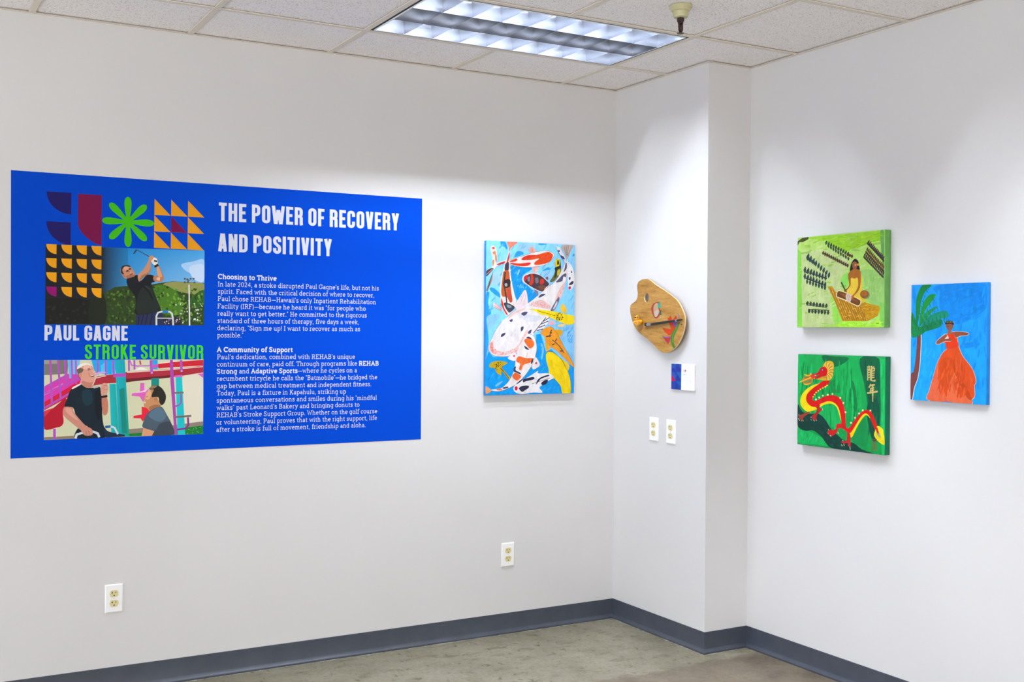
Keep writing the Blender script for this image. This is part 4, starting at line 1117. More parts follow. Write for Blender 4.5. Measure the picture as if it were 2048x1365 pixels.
('painted_dragon','S','#3c2468',[1521,3324,1512,3300,1484,3282,1447,3274,1409,3279,1381,3295,1370,3319,1380,3342,1408,3361,1446,3368,1483,3363,1511,3347]),
('painted_dragon','S','#d8d0e8',[1494,3314,1490,3303,1479,3295,1465,3291,1450,3294,1440,3301,1436,3312,1439,3322,1450,3331,1464,3334,1479,3332,1490,3324]),
('painted_fire','P','#de7a2a',[109,2725,285,2825,380,2968,603,3011,362,3083,761,3075,744,3155,856,3079,1046,2972,921,2875,829,2687,544,2617,351,2678,318,2757]),
('painted_fire','S','#7b8a44',[350,2759,605,2839,858,2884,797,2755,479,2695]),
('painted_fire','S','#8a7a3a',[412,2946,635,3001,731,2970,477,2891]),
('painted_fire','L','#f5c01c',[125,2726,541,2871,889,2988],40),
('painted_fire','L','#f5c01c',[384,2656,576,2641,766,2696],39),
('painted_fire','L','#f5c01c',[395,3073,571,3033,730,3039],39),
('painted_fire','L','#f5c01c',[745,3143,824,3077],39),
('painted_fire','L','#f5c01c',[666,3037,793,3076],39),
('painted_fire','S','#e03a24',[762,3041,919,3081,1045,3051,1015,2936,874,2919]),
('painted_dragon','S','#e9e0a0',[1162,2030,1156,2009,1137,1993,1113,1986,1087,1990,1069,2004,1062,2024,1068,2045,1087,2061,1112,2068,1137,2064,1155,2050]),
('painted_dragon','S','#e9e0a0',[1348,2124,1342,2103,1324,2087,1299,2080,1274,2084,1256,2098,1249,2118,1255,2139,1274,2155,1298,2162,1323,2157,1341,2144]),
('painted_dragon','S','#e9e0a0',[1563,2215,1556,2194,1539,2178,1514,2171,1489,2175,1471,2189,1464,2209,1471,2230,1489,2246,1513,2252,1538,2248,1556,2234]),
('painted_dragon','S','#e9e0a0',[1844,2266,1837,2245,1820,2229,1795,2223,1771,2227,1753,2240,1746,2260,1752,2281,1770,2297,1795,2303,1819,2299,1837,2285]),
('painted_dragon','S','#e9e0a0',[2107,2315,2101,2295,2084,2279,2060,2273,2035,2277,2018,2290,2011,2310,2017,2330,2035,2346,2059,2353,2083,2349,2101,2335]),
('painted_dragon','S','#e9e0a0',[2545,2172,2539,2152,2522,2137,2498,2130,2475,2134,2457,2148,2450,2167,2457,2187,2474,2203,2497,2210,2521,2206,2539,2192]),
('painted_dragon','S','#e9e0a0',[2726,1972,2720,1951,2703,1936,2679,1929,2656,1933,2638,1946,2632,1966,2638,1986,2655,2002,2678,2008,2702,2004,2719,1991]),
('painted_dragon','S','#e9e0a0',[2847,1593,2841,1573,2824,1557,2801,1550,2777,1554,2760,1567,2753,1586,2759,1607,2776,1622,2800,1629,2823,1625,2840,1612]),
('painted_dragon','S','#e9e0a0',[3153,1173,3147,1153,3130,1138,3107,1131,3083,1134,3066,1147,3060,1166,3066,1187,3083,1202,3106,1209,3129,1206,3146,1193]),
('painted_dragon','S','#e9e0a0',[3365,1398,3359,1378,3343,1363,3320,1356,3297,1359,3280,1372,3273,1391,3279,1412,3296,1427,3319,1434,3342,1430,3359,1417]),
('painted_dragon','S','#e9e0a0',[3581,1590,3575,1570,3559,1555,3536,1548,3513,1552,3496,1565,3490,1584,3496,1604,3512,1619,3535,1626,3558,1622,3575,1609]),
('painted_dragon','S','#e9e0a0',[3782,1731,3777,1711,3760,1696,3738,1689,3715,1693,3698,1706,3692,1725,3698,1745,3714,1761,3737,1767,3759,1763,3776,1750]),
('painted_dragon','S','#e9e0a0',[4183,1751,4178,1731,4161,1716,4139,1709,4117,1713,4100,1726,4094,1745,4100,1765,4116,1780,4138,1786,4161,1783,4177,1770]),
('painted_dragon','S','#f0d83c',[1792,2658,1786,2643,1769,2632,1746,2627,1723,2629,1706,2640,1700,2654,1706,2669,1722,2681,1745,2686,1768,2683,1785,2673]),
('painted_dragon','S','#f0d83c',[1691,2602,1685,2587,1669,2575,1646,2570,1623,2573,1606,2583,1599,2597,1605,2613,1622,2624,1645,2629,1668,2626,1685,2616]),
('painted_dragon','S','#f0d83c',[1548,2543,1542,2528,1525,2516,1502,2511,1479,2514,1462,2524,1455,2538,1461,2554,1478,2565,1501,2571,1524,2568,1542,2558]),
('painted_dragon','S','#f0d83c',[1410,2479,1404,2464,1387,2452,1364,2447,1340,2450,1323,2460,1317,2475,1323,2490,1340,2502,1363,2507,1386,2504,1403,2494]),
('painted_dragon','S','#f0d83c',[1287,2407,1281,2392,1264,2380,1240,2375,1217,2378,1200,2388,1193,2403,1199,2418,1216,2430,1240,2435,1263,2432,1280,2422]),
('painted_dragon','S','#f0d83c',[1163,2333,1157,2317,1140,2305,1116,2300,1093,2303,1075,2313,1069,2328,1075,2343,1092,2355,1116,2360,1139,2358,1157,2347]),
('painted_dragon','S','#f0d83c',[1070,2241,1064,2226,1047,2214,1024,2208,1000,2211,982,2221,976,2236,982,2251,999,2263,1023,2269,1046,2266,1064,2256]),
('painted_dragon','S','#f0d83c',[993,2134,987,2119,970,2107,946,2101,923,2104,905,2114,899,2129,905,2144,922,2156,946,2162,969,2159,987,2149]),
('painted_dragon','S','#ead81a',[4520,1151,4781,1053,4826,887,4872,722,4884,419,4571,526,4349,745,4391,936]),
('painted_dragon','S','#98a070',[4478,960,4565,967,4699,673,4480,807]),
('painted_dragon','S','#c01418',[4411,1091,4521,1066,4589,833,4479,909]),
('painted_dragon','L','#c9a818',[4436,787,4614,530],15),
('painted_dragon','L','#c9a818',[4533,768,4692,510],15),
('painted_dragon','L','#c9a818',[4629,749,4771,490],14),
('painted_dragon','L','#c9a818',[4725,730,4849,470],14),
('painted_character#1','L','#c9b36a',[4023,3572,4042,3516],49),
('painted_character#1','L','#c9b36a',[3940,3507,4123,3533],45),
('painted_character#1','L','#c9b36a',[3977,3488,3999,3430],40),
('painted_character#1','L','#c9b36a',[4086,3506,4062,3440],40),
('painted_character#1','L','#c9b36a',[3933,3408,4131,3437],45),
('painted_character#1','L','#c9b36a',[3978,3378,3983,2964],53),
('painted_character#1','L','#c9b36a',[3978,3372,4113,3391,4122,2970],49),
('painted_character#1','L','#c9b36a',[3990,3282,4111,3300],41),
('painted_character#1','L','#c9b36a',[3991,3183,4112,3202],41),
('painted_character#1','L','#c9b36a',[3992,3086,4113,3105],40),
('painted_character#1','L','#c9b36a',[4174,3565,4181,2967,4363,2963,4362,3020],52),
('painted_character#1','L','#c9b36a',[4174,3503,4320,3525],48),
('painted_character#1','L','#c9b36a',[4182,3439,4335,3463,4329,3373,4191,3354,4191,3284],45),
('painted_character#1','L','#c9b36a',[4199,3261,4344,3284],44),
('painted_character#1','L','#c9b36a',[4200,3177,4331,3196],41),
('painted_character#1','L','#c9b36a',[4201,3092,4332,3111],41),
('painted_character#2','L','#c9b36a',[4142,2838,4110,2760,4045,2672],61),
('painted_character#2','L','#c9b36a',[4106,2752,4357,2811],57),
('painted_character#2','L','#c9b36a',[4126,2637,4330,2686],57),
('painted_character#2','L','#c9b36a',[4133,2654,4150,2499],57),
('painted_character#2','L','#c9b36a',[4091,2539,4327,2601],45),
('painted_character#2','L','#c9b36a',[3956,2441,4512,2543],69),
('painted_character#2','L','#c9b36a',[4241,2828,4254,2349],73),
('painted_character#2','L','#c9b36a',[4254,2349,4260,2110],48),
('painted_seal','L','#8f4a3e',[4224,568,4477,610,4482,170,4229,136,4224,568],20),
('painted_seal','L','#8f4a3e',[4261,487,4442,517],20),
('painted_seal','L','#8f4a3e',[4280,390,4425,417,4390,301,4299,321],20),
('painted_seal','L','#8f4a3e',[4300,222,4438,244],20),
('painted_seal','L','#8f4a3e',[4351,551,4355,185],20),
],
'dancer': [
('painted_sky','S','#18a2f6',[3,2403,1180,2649,2570,2350,3429,2509,3437,3,1775,37,16,54]),
('painted_sky','S','#1089e6',[1159,4412,3385,4436,3395,3519,2201,2960,1456,3274,1306,3978]),
('painted_sky','S','#0d80dc',[2728,4135,3126,4162,3347,3932,2730,3984]),
('painted_sky','S','#0f88e4',[2347,2195,3016,2318,3106,2168,2394,2043]),
('painted_sky','S','#0f88e4',[1830,3270,2106,3287,2061,3192,1831,3193]),
('painted_sky','B',('#1696f0','#0f8ce6','#1a9ef4','#1290ec'),[39,4448,3406,4416,3436,40,90,78],509,98,85,130,0.3),
('painted_sky','B',('#1ca8fa','#22aefa','#16a0f4'),[68,2002,1186,2100,874,122,115,80],429,97,80,60,0.3),
('painted_sky','B',('#0f86e2','#128ee8','#1084de'),[1349,4367,3342,4381,3356,3183,2200,3037,1455,3351],418,95,20,50,0.4),
('painted_palm_tree','S','#cfe0e0',[316,2804,483,2825,518,2328,474,1492,383,892,215,485,121,32,41,27,180,884,302,2326]),
('painted_palm_tree','S','#77403c',[296,2804,453,2825,484,2328,444,1492,353,891,185,484,91,34,16,34,15,958,153,1123,245,1686,302,2326]),
('painted_palm_tree','S','#14803c',[256,2884,222,3683,291,4081,532,4464,967,4458,681,4230,490,3877,399,3282]),
('painted_palm_tree','S','#1f8f34',[403,2884,494,3560,780,4030,1163,4099,975,3828,689,3517]),
('painted_palm_tree','S','#1c8a50',[404,2844,690,3399,1263,3647,932,3357]),
('painted_palm_tree','S','#178a6a',[453,2805,885,3278,1595,3467,1737,3232,1174,3119,696,2884]),
('painted_palm_tree','S','#117c4a',[405,2725,599,2884,1363,3157,1414,2884,940,2727,504,2646]),
('painted_palm_tree','S','#12803e',[21,3406,203,3164,354,2884,308,2645,32,2483]),
('painted_palm_tree','S','#14874a',[32,2483,26,2965,305,2884,697,2805,602,2607,211,2445]),
('painted_palm_tree','L','#0e6a3a',[298,3255,370,3109],25),
('painted_palm_tree','L','#2a9a4a',[339,3358,425,3194],26),
('painted_palm_tree','L','#0e6a3a',[381,3460,462,3299],25),
('painted_palm_tree','L','#2a9a4a',[423,3562,451,3440],25),
('painted_palm_tree','L','#0e6a3a',[465,3664,560,3525],25),
('painted_palm_tree','L','#2a9a4a',[506,3766,598,3672],25),
('painted_palm_tree','L','#0e6a3a',[548,3868,608,3763],25),
('painted_palm_tree','L','#2a9a4a',[589,3970,655,3837],26),
('painted_palm_tree','L','#0e6a3a',[631,4071,657,3969],25),
('painted_palm_tree','L','#2a9a4a',[672,4172,719,4012],25),
('painted_palm_tree','L','#0e6a3a',[713,4273,794,4175],25),
('painted_palm_tree','L','#2a9a4a',[755,4374,838,4277],25),
('painted_palm_tree','L','#167a2c',[483,3247,553,3152],25),
('painted_palm_tree','L','#35a83c',[550,3336,576,3180],26),
('painted_palm_tree','L','#167a2c',[617,3424,658,3323],25),
('painted_palm_tree','L','#35a83c',[684,3512,782,3356],25),
('painted_palm_tree','L','#167a2c',[751,3601,798,3437],26),
('painted_palm_tree','L','#35a83c',[818,3688,882,3548],25),
('painted_palm_tree','L','#167a2c',[884,3776,925,3615],25),
('painted_palm_tree','L','#35a83c',[950,3863,1026,3699],25),
('painted_palm_tree','L','#167a2c',[1016,3950,1106,3841],25),
('painted_palm_tree','L','#35a83c',[1082,4037,1133,3940],25),
('painted_palm_tree','L','#0e7048',[542,3151,578,3062],25),
('painted_palm_tree','L','#2fa070',[628,3208,676,3074],25),
('painted_palm_tree','L','#0e7048',[713,3264,740,3125],25),
('painted_palm_tree','L','#2fa070',[799,3321,849,3212],25),
('painted_palm_tree','L','#0e7048',[884,3377,968,3254],25),
('painted_palm_tree','L','#2fa070',[969,3433,1017,3310],25),
('painted_palm_tree','L','#0e7048',[1053,3489,1129,3401],25),
('painted_palm_tree','L','#2fa070',[1137,3544,1232,3459],25),
('painted_palm_tree','L','#0e7048',[1221,3600,1300,3447],25),
('painted_palm_tree','L','#0c6a50',[644,3057,672,2859],25),
('painted_palm_tree','L','#1f9a78',[736,3087,789,2912],25),
('painted_palm_tree','L','#0c6a50',[829,3116,855,3000],25),
('painted_palm_tree','L','#1f9a78',[921,3145,960,2929],25),
('painted_palm_tree','L','#0c6a50',[1012,3174,1053,2981],25),
('painted_palm_tree','L','#1f9a78',[1104,3203,1196,2989],25),
('painted_palm_tree','L','#0c6a50',[1195,3232,1245,3083],25),
('painted_palm_tree','L','#1f9a78',[1285,3260,1348,3066],24),
('painted_palm_tree','L','#0c6a50',[1376,3289,1409,3098],25),
('painted_palm_tree','L','#1f9a78',[1466,3317,1548,3114],24),
('painted_palm_tree','L','#0c6a50',[1555,3346,1584,3134],25),
('painted_palm_tree','L','#1f9a78',[1644,3374,1676,3228],25),
('painted_palm_tree','L','#0a6038',[553,2860,624,2634],25),
('painted_palm_tree','L','#177a4a',[654,2892,705,2665],26),
('painted_palm_tree','L','#0a6038',[754,2923,820,2769],25),
('painted_palm_tree','L','#177a4a',[855,2954,903,2816],25),
('painted_palm_tree','L','#0a6038',[955,2985,986,2850],25),
('painted_palm_tree','L','#177a4a',[1054,3016,1130,2783],25),
('painted_palm_tree','L','#0a6038',[1153,3047,1190,2924],25),
('painted_palm_tree','L','#177a4a',[1252,3077,1348,2899],25),
('painted_palm_tree','L','#0a6038',[1350,3108,1404,2964],25),
('painted_palm_tree','L','#177a4a',[1448,3138,1516,2926],25),
('painted_palm_tree','L','#0a6038',[1545,3168,1603,3004],24),
('painted_palm_tree','L','#177a4a',[1643,3198,1672,2977],24),
('painted_palm_tree','L','#0e6a34',[56,3257,85,3068],26),
('painted_palm_tree','L','#1f8a44',[102,3199,191,3056],25),
('painted_palm_tree','L','#0e6a34',[148,3142,230,2896],26),
('painted_palm_tree','L','#1f8a44',[194,3084,268,2859],25),
('painted_palm_tree','L','#0e6a34',[240,3027,275,2846],25),
('painted_palm_tree','L','#1f8a44',[286,2970,324,2738],26),
('painted_palm_tree','L','#0e6a34',[331,2913,380,2730],26),
('painted_palm_tree','L','#0e6a34',[62,2878,164,2670],26),
('painted_palm_tree','L','#1c8a4a',[132,2864,231,2702],25),
('painted_palm_tree','L','#0e6a34',[202,2851,265,2658],25),
('painted_palm_tree','L','#1c8a4a',[271,2838,333,2694],26),
('painted_palm_tree','L','#0e6a34',[340,2824,396,2697],25),
('painted_palm_tree','L','#1c8a4a',[409,2811,464,2590],25),
('painted_palm_tree','L','#0e6a34',[478,2798,575,2617],25),
('painted_palm_tree','L','#1c8a4a',[547,2785,609,2636],25),
('painted_palm_tree','L','#0e6a34',[615,2772,648,2631],25),
('painted_outline','S','#f0c9b0',[1592,2534,1791,2624,2058,2668,2175,2423,2229,2155,2415,1776,2733,1441,2914,1182,3007,845,2943,653,2969,315,2838,148,2804,3,1821,28,822,36,909,440,1094,999,1279,1515,1510,1879,1696,2034,1623,2224,1529,2300]),
('painted_dress','S','#dc4f1a',[1606,2534,1791,2613,2044,2653,2162,2423,2211,2155,2397,1775,2715,1441,2897,1181,2989,845,2925,653,2951,314,2820,155,2777,3,1821,28,836,41,918,440,1104,999,1288,1515,1520,1872,1705,2031,1633,2224,1538,2300]),
('painted_dress','S','#e2653f',[846,45,918,440,1150,1119,1359,1517,1304,929,1488,546,1682,35]),
('painted_dress','S','#e2683e',[1775,37,1724,364,2085,1191,2318,739,2774,228,2759,7]),
('painted_dress','S','#c0440f',[1988,1612,2223,1119,2819,231,2595,256,2039,1189]),
('painted_dress','S','#cf4a12',[1336,1477,1755,1722,2035,1536,1857,951,1678,361,1389,932]),
('painted_dress','B',('#d64a16','#e05a24','#cc4410'),[1338,1321,1754,1799,2215,1809,2808,1178,2901,803,2685,223,1867,100,1208,219],496,66,82,60,0.25),
('painted_dress','S','#e03a12',[1606,2534,1791,2605,2044,2653,2163,2346,2211,2116,1705,2031,1632,2263]),
('painted_dancer','S','#f0d0c0',[2021,2664,2204,2684,2567,2659,2684,2599,2573,2526,2307,2505,2093,2441]),
('painted_dancer','S','#8f4e36',[2022,2653,2204,2673,2567,2647,2666,2599,2568,2541,2297,2520,2093,2453]),
('painted_dancer','S','#f0d0c0',[1652,2593,1409,2459,1217,2300,1190,2202,1327,2184,1613,2290,1887,2312,1793,2419]),
('painted_dancer','S','#93513a',[1652,2581,1419,2447,1231,2297,1209,2210,1327,2200,1608,2301,1887,2324,1840,2420,1607,2398,1699,2496]),
('painted_dancer','S','#8c5640',[1647,2961,1972,2980,1951,2807,1860,2671,2022,2622,1884,2575,1721,2605,1734,2729,1672,2806]),
('painted_dancer','S','#3a2c22',[1619,2954,1646,3058,1832,3089,1999,3030,1982,2915,1833,2969]),
('painted_dancer','S','#7a8a3a',[1681,3027,1678,3019,1669,3013,1656,3010,1644,3013,1634,3019,1631,3027,1634,3036,1643,3042,1656,3044,1668,3042,1677,3036]),
('painted_dancer','S','#c0a040',[1746,3034,1743,3025,1734,3019,1721,3017,1709,3019,1700,3025,1696,3034,1699,3042,1708,3049,1721,3051,1733,3048,1743,3042]),
('painted_dancer','S','#7a8a3a',[1811,3038,1808,3029,1799,3023,1786,3021,1774,3023,1765,3029,1761,3038,1764,3046,1773,3053,1786,3055,1798,3052,1807,3046]),
('painted_dancer','S','#c0a040',[1876,3038,1873,3030,1864,3023,1851,3021,1839,3023,1830,3030,1826,3038,1829,3047,1838,3053,1851,3055,1863,3053,1872,3046]),
('painted_dancer','S','#7a8a3a',[1940,3034,1937,3026,1928,3020,1916,3017,1903,3020,1894,3026,1891,3034,1894,3043,1903,3049,1915,3051,1928,3049,1937,3043]),
('painted_dancer','S','#c0a040',[2005,3028,2002,3019,1993,3013,1981,3011,1968,3013,1959,3020,1956,3028,1959,3037,1968,3043,1980,3045,1992,3043,2002,3036]),
('painted_dancer','L','#3a2018',[1704,2864,1779,2872],11),
('painted_dancer','L','#6a2a20',[1720,2768,1799,2768],12),
],
'panel': [
('quarter_circle#1','P','#160c5c',[2198,10456,1286,10452,1296,10319,1329,10189,1382,10066,1455,9952,1547,9850,1655,9763,1776,9692,1908,9641,2048,9608,2192,9597]),
('quarter_circle#2','P','#160c5c',[2180,9278,1276,9282,1286,9144,1318,9009,1371,8880,1444,8761,1535,8654,1642,8562,1762,8488,1893,8432,2031,8398,2174,8385]),
('rounded_block','P','#720040',[2445,10437,3352,10435,3344,8413,3105,8482,2821,8663,2593,8884,2481,9076,2443,9205]),
('flower_emblem','P','#3db300',[4361,9354,4566,9337,4824,9294,5083,9265,5239,9274,5343,9320,5395,9408,5342,9496,5238,9544,5082,9555,4823,9531,4566,9492,4361,9478]),
('flower_emblem','P','#3db300',[4318,9373,4452,9216,4605,9003,4769,8800,4886,8696,4993,8655,5092,8679,5117,8777,5076,8884,4973,9002,4772,9169,4560,9324,4404,9459]),
('flower_emblem','P','#3db300',[4300,9417,4285,9212,4245,8956,4220,8700,4230,8546,4277,8442,4364,8389,4450,8439,4496,8541,4506,8695,4480,8953,4438,9210,4422,9416]),
('flower_emblem','P','#3db300',[4317,9460,4163,9327,3955,9177,3759,9017,3659,8903,3620,8799,3645,8702,3742,8675,3845,8713,3959,8812,4120,9009,4271,9217,4404,9372]),
('flower_emblem','P','#3db300',[4361,9478,4157,9494,3903,9537,3650,9564,3500,9555,3400,9510,3350,9424,3400,9337,3500,9291,3651,9279,3903,9302,4157,9341,4361,9354]),
('flower_emblem','P','#3db300',[4404,9459,4270,9616,4118,9827,3956,10026,3842,10127,3738,10167,3642,10142,3617,10045,3657,9940,3757,9825,3954,9661,4162,9508,4318,9373]),
('flower_emblem','P','#3db300',[4422,9416,4437,9621,4477,9878,4502,10134,4492,10288,4445,10391,4358,10442,4272,10391,4226,10288,4216,10134,4242,9878,4284,9622,4300,9417]),
('flower_emblem','P','#3db300',[4404,9372,4560,9505,4771,9657,4971,9820,5073,9937,5114,10043,5088,10142,4988,10167,4882,10127,4766,10025,4603,9825,4451,9615,4317,9460]),
('flower_emblem','P','#3db300',[4598,9429,4553,9282,4435,9186,4289,9179,4171,9262,4125,9403,4170,9550,4287,9645,4433,9654,4552,9571]),
('triangle_motif','P','#e0960c',[5409,10419,5403,9761,6061,9761]),
('triangle_motif','P','#e0960c',[6085,10424,6078,9761,6747,9761]),
('triangle_motif','P','#e0960c',[6771,10429,6764,9761,7442,9761]),
('triangle_motif','P','#e0960c',[5403,9744,5396,9085,6054,9080]),
('triangle_motif','P','#720040',[6078,9744,6071,9080,6740,9075]),
('triangle_motif','P','#e0960c',[6764,9744,6757,9075,7435,9070]),
('triangle_motif','P','#e0960c',[5396,9068,5389,8409,6048,8399]),
('triangle_motif','P','#e0960c',[6071,9063,6065,8399,6733,8389]),
('triangle_motif','P','#e0960c',[6757,9058,6750,8389,7428,8379]),
('golf_photo','G',('#15161c','#1a1e26','#1a1e26','#15161c'),[1251,8391,3351,8349,3356,6240,1237,6200]),
('golf_photo','G',('#1a1e26','#1b78b4','#3a86b8','#1f2a36'),[3351,8349,4362,8351,4367,6529,3356,6240]),
('golf_photo','G',('#1b86cc','#44a2e2','#8cc0ea','#4a9ad0'),[4362,8351,7466,8376,7461,6597,4367,6529]),
('golf_photo','S','#a6cdf0',[6489,7749,7001,7906,7432,7991,7434,7363,6831,7415]),
('golf_photo','S','#c2d8f2',[6831,7657,7416,7781,7418,7084,7004,7177]),
('golf_photo','P','#2c4018',[1237,6265,1657,6306,1964,6280,2335,6320,2772,6223,3024,6367,3213,6437,3403,6508,3626,6614,3850,6753,4334,6815,4594,6805,5152,6870,5650,6968,6153,7050,6833,7033,7453,7015,7442,5228,1239,5228]),
('golf_photo','P','#141512',[1237,6259,1657,6300,1964,6273,2335,6313,2772,6216,3024,6334,3026,5262,1239,5235]),
('golf_photo','S','#1b2114',[2898,6232,3213,6404,3403,6475,3532,5976,3470,5273,2900,5268]),
('golf_photo','S','#8f9050',[5750,6902,6153,7033,6833,7016,7446,6980,7448,6526,6834,6548,6154,6706]),
('golf_photo','S','#47741c',[5351,6789,5750,6902,6289,6640,6494,6161,6496,5677,5653,5736,5418,6347]),
('golf_photo','S','#2c5a1c',[6835,6306,7454,6736,7449,6108,7008,5961]),
('golf_photo','D',('#1e2c10','#3a5a1c','#4f7a22','#25361a'),[3531,6511,4334,6765,4661,6332,4663,5316,3533,5307],81,110),
('golf_photo','D',('#22390f','#4f8420','#6a9a30','#38641c','#7da040'),[5351,6824,6492,6852,7385,6734,7389,5339,6226,5330,5653,5838],83,150),
('golf_photo','D',('#1a1c18','#232620'),[1292,6071,2773,6096,2774,5300,1294,5287],99,25),
('golf_photo','D',('#d8dcd8','#2a2a20','#8a9a70','#5a6a44'),[6291,6089,7386,6176,7389,5305,6293,5296],63,60),
('lamp_post','P','#dfe2e0',[6792,6928,6840,6930,6873,5221,6818,5220]),
('lamp_post','S','#4a4a48',[6690,7168,6684,7149,6667,7135,6644,7129,6622,7134,6605,7147,6599,7165,6605,7184,6622,7199,6644,7204,6667,7200,6683,7187]),
('lamp_post','S','#4a4a48',[6792,7150,6786,7131,6770,7117,6747,7111,6724,7116,6708,7129,6702,7148,6708,7167,6724,7181,6747,7186,6769,7182,6786,7169]),
('lamp_post','S','#4a4a48',[6929,7175,6923,7156,6906,7142,6884,7136,6861,7140,6844,7154,6838,7172,6844,7191,6861,7205,6883,7211,6906,7207,6923,7193]),
('lamp_post','S','#4a4a48',[7049,7178,7043,7159,7027,7145,7004,7139,6981,7144,6964,7157,6958,7176,6964,7195,6981,7209,7004,7214,7026,7210,7043,7197]),
('lamp_post','S','#4a4a48',[6690,7023,6684,7004,6668,6990,6645,6984,6622,6988,6606,7002,6600,7020,6606,7039,6622,7053,6645,7059,6667,7055,6684,7041]),
('lamp_post','S','#4a4a48',[6816,7033,6810,7014,6794,7000,6771,6994,6749,6999,6732,7012,6726,7031,6732,7049,6748,7064,6771,7069,6794,7065,6810,7052]),
('lamp_post','S','#4a4a48',[7084,7023,7078,7004,7061,6989,7039,6984,7016,6988,6999,7002,6993,7020,6999,7039,7016,7053,7038,7059,7061,7055,7078,7041]),
('lamp_post','S','#4a4a48',[6844,7103,6838,7084,6821,7070,6798,7064,6776,7069,6759,7082,6753,7101,6759,7119,6775,7134,6798,7139,6821,7135,6837,7122]),
('lamp_post','L','#7a8288',[6628,7097,7055,7102],17),
('printed_golfer','P','#262b4d',[4690,5663,5193,5694,5580,5798,5738,5725,5752,5214,4684,5213]),
('printed_golfer','L','#171a33',[4977,5641,4882,5220],45),
('printed_golfer','L','#171a33',[5145,5668,5050,5221],45),
('printed_golfer','L','#171a33',[5338,5695,5242,5222],45),
('printed_golfer','L','#171a33',[4810,5590,4763,5219],45),
('printed_golfer','S','#13161a',[4330,7108,4472,7174,4733,7268,4782,7022,4925,7076,5116,7291,5382,7262,5358,7137,5431,7015,5286,6937,5383,6641,5530,6246,5677,5837,5483,5772,5193,5694,4690,5663,4677,6156,4617,6426,4426,6693,4319,6911]),
('printed_golfer','S','#202823',[4998,6805,5286,6788,5506,6245,5616,5861,5193,5723,4738,5688,4713,6132,4807,6578]),
('printed_golfer','C','#101412',[4974,6805,5190,6587,5336,6292],62),
('printed_golfer','C','#343c36',[5046,6831,5262,6688],33),
('printed_golfer','S','#c4876a',[4141,7250,4071,7395,4117,7568,4235,7646,4376,7638,4495,7556,4614,7387,4643,7240,4496,7162,4330,7121,4212,7142]),
('printed_golfer','S','#a5674c',[4307,7218,4567,7287,4643,7240,4496,7162,4330,7128]),
('printed_golfer','S','#d8a088',[4211,7571,4329,7612,4400,7528,4282,7451,4212,7473]),
('printed_golfer','S','#2b2320',[4082,7395,4112,7568,4211,7645,4400,7656,4459,7592,4258,7602,4164,7521,4146,7422,4212,7277,4123,7304]),
('printed_golfer','L','#4a2a22',[4294,7390,4382,7424],42),
('printed_golfer','L','#4a2a22',[4405,7479,4481,7516],42),
('printed_golfer','L','#2a1814',[4306,7422,4382,7454],26),
('printed_golfer','L','#2a1814',[4391,7499,4467,7540],27),
('printed_golfer','L','#a06048',[4396,7425,4443,7343],39),
('printed_golfer','L','#7a342c',[4439,7279,4548,7321],36),
('printed_golfer','S','#e0a890',[4498,7354,4493,7336,4480,7322,4462,7317,4445,7321,4432,7334,4427,7352,4432,7371,4445,7384,4462,7390,4480,7385,4493,7372]),
('printed_golfer','S','#b56f55',[4165,7256,4259,7234,4236,7174,4189,7190]),
('printed_golfer','S','#c78a66',[4757,7268,4948,7472,5091,7699,5187,7926,5186,8025,5283,8078,5379,8032,5331,7906,5259,7804,5260,7581,5164,7355,4973,7201,4806,6998]),
('printed_golfer','S','#a86a48',[4901,7248,5164,7380,5260,7606,5236,7432,5140,7305,4973,7188,4818,7023]),
('printed_golfer','S','#b8764f',[5382,7250,5503,7241,5526,7441,5477,7613,5574,7691,5672,7470,5770,7249,5783,7124,5698,7022,5528,7017,5382,7063]),
('printed_golfer','S','#dc9c70',[5502,7589,5574,7641,5672,7420,5721,7247,5600,7194,5527,7341]),
('printed_golfer','S','#e2b090',[5503,7179,5624,7194,5624,7070,5503,7091]),
('golf_club','L','#3a3f48',[4712,8303,5211,8031],31),
('golf_club','L','#33383c',[4697,8298,4584,8130],53),
('printed_golfer','S','#e8ddd2',[5283,7855,5379,8007,5501,7962,5537,7789,5477,7688,5380,7709]),
('printed_golfer','S','#c98e6a',[5211,8026,5307,8084,5379,8032,5331,7919,5259,7879]),
('printed_golfer','L','#1a1512',[5392,7879,5513,7851],62),
('printed_golfer','L','#15151a',[5410,7631,5564,7711],91),
('walking_frame','P','#26242c',[5754,5531,6293,5554,6496,5470,6497,5221,5755,5216]),
('walking_frame','D',('#8a6aa8','#c8c8d0','#3a3a44','#5a4a70'),[5788,5497,6462,5504,6463,5245,5789,5240],49,26),
('walking_frame','L','#cfd6d2',[5495,5221,5494,5597,5553,5734,5687,5784,6022,5788,6123,5707,6157,5536,6175,5226],70),
('walking_frame','L','#c2cac6',[5527,5512,6141,5518],42),
('walking_frame','L','#1f78c8',[5737,5785,5971,5788],95),
('pattern_print','P','#e79d0a',[1653,8389,1273,8386,1284,8286,1321,8194,1380,8114,1458,8054,1549,8015,1648,8003]),
('pattern_print','P','#e79d0a',[2219,8394,1828,8390,1840,8290,1877,8197,1938,8117,2018,8056,2112,8018,2214,8005]),
('pattern_print','P','#e79d0a',[2780,8398,2393,8395,2405,8294,2442,8200,2502,8120,2581,8058,2674,8020,2775,8007]),
('pattern_print','P','#e79d0a',[3338,8402,2956,8399,2968,8298,3004,8203,3064,8122,3142,8060,3234,8021,3333,8008]),
('pattern_print','P','#e79d0a',[1654,7836,1274,7835,1285,7735,1322,7643,1381,7563,1459,7501,1550,7463,1649,7449]),
('pattern_print','P','#e79d0a',[2220,7837,1829,7836,1841,7736,1878,7642,1939,7562,2020,7500,2114,7462,2215,7448]),
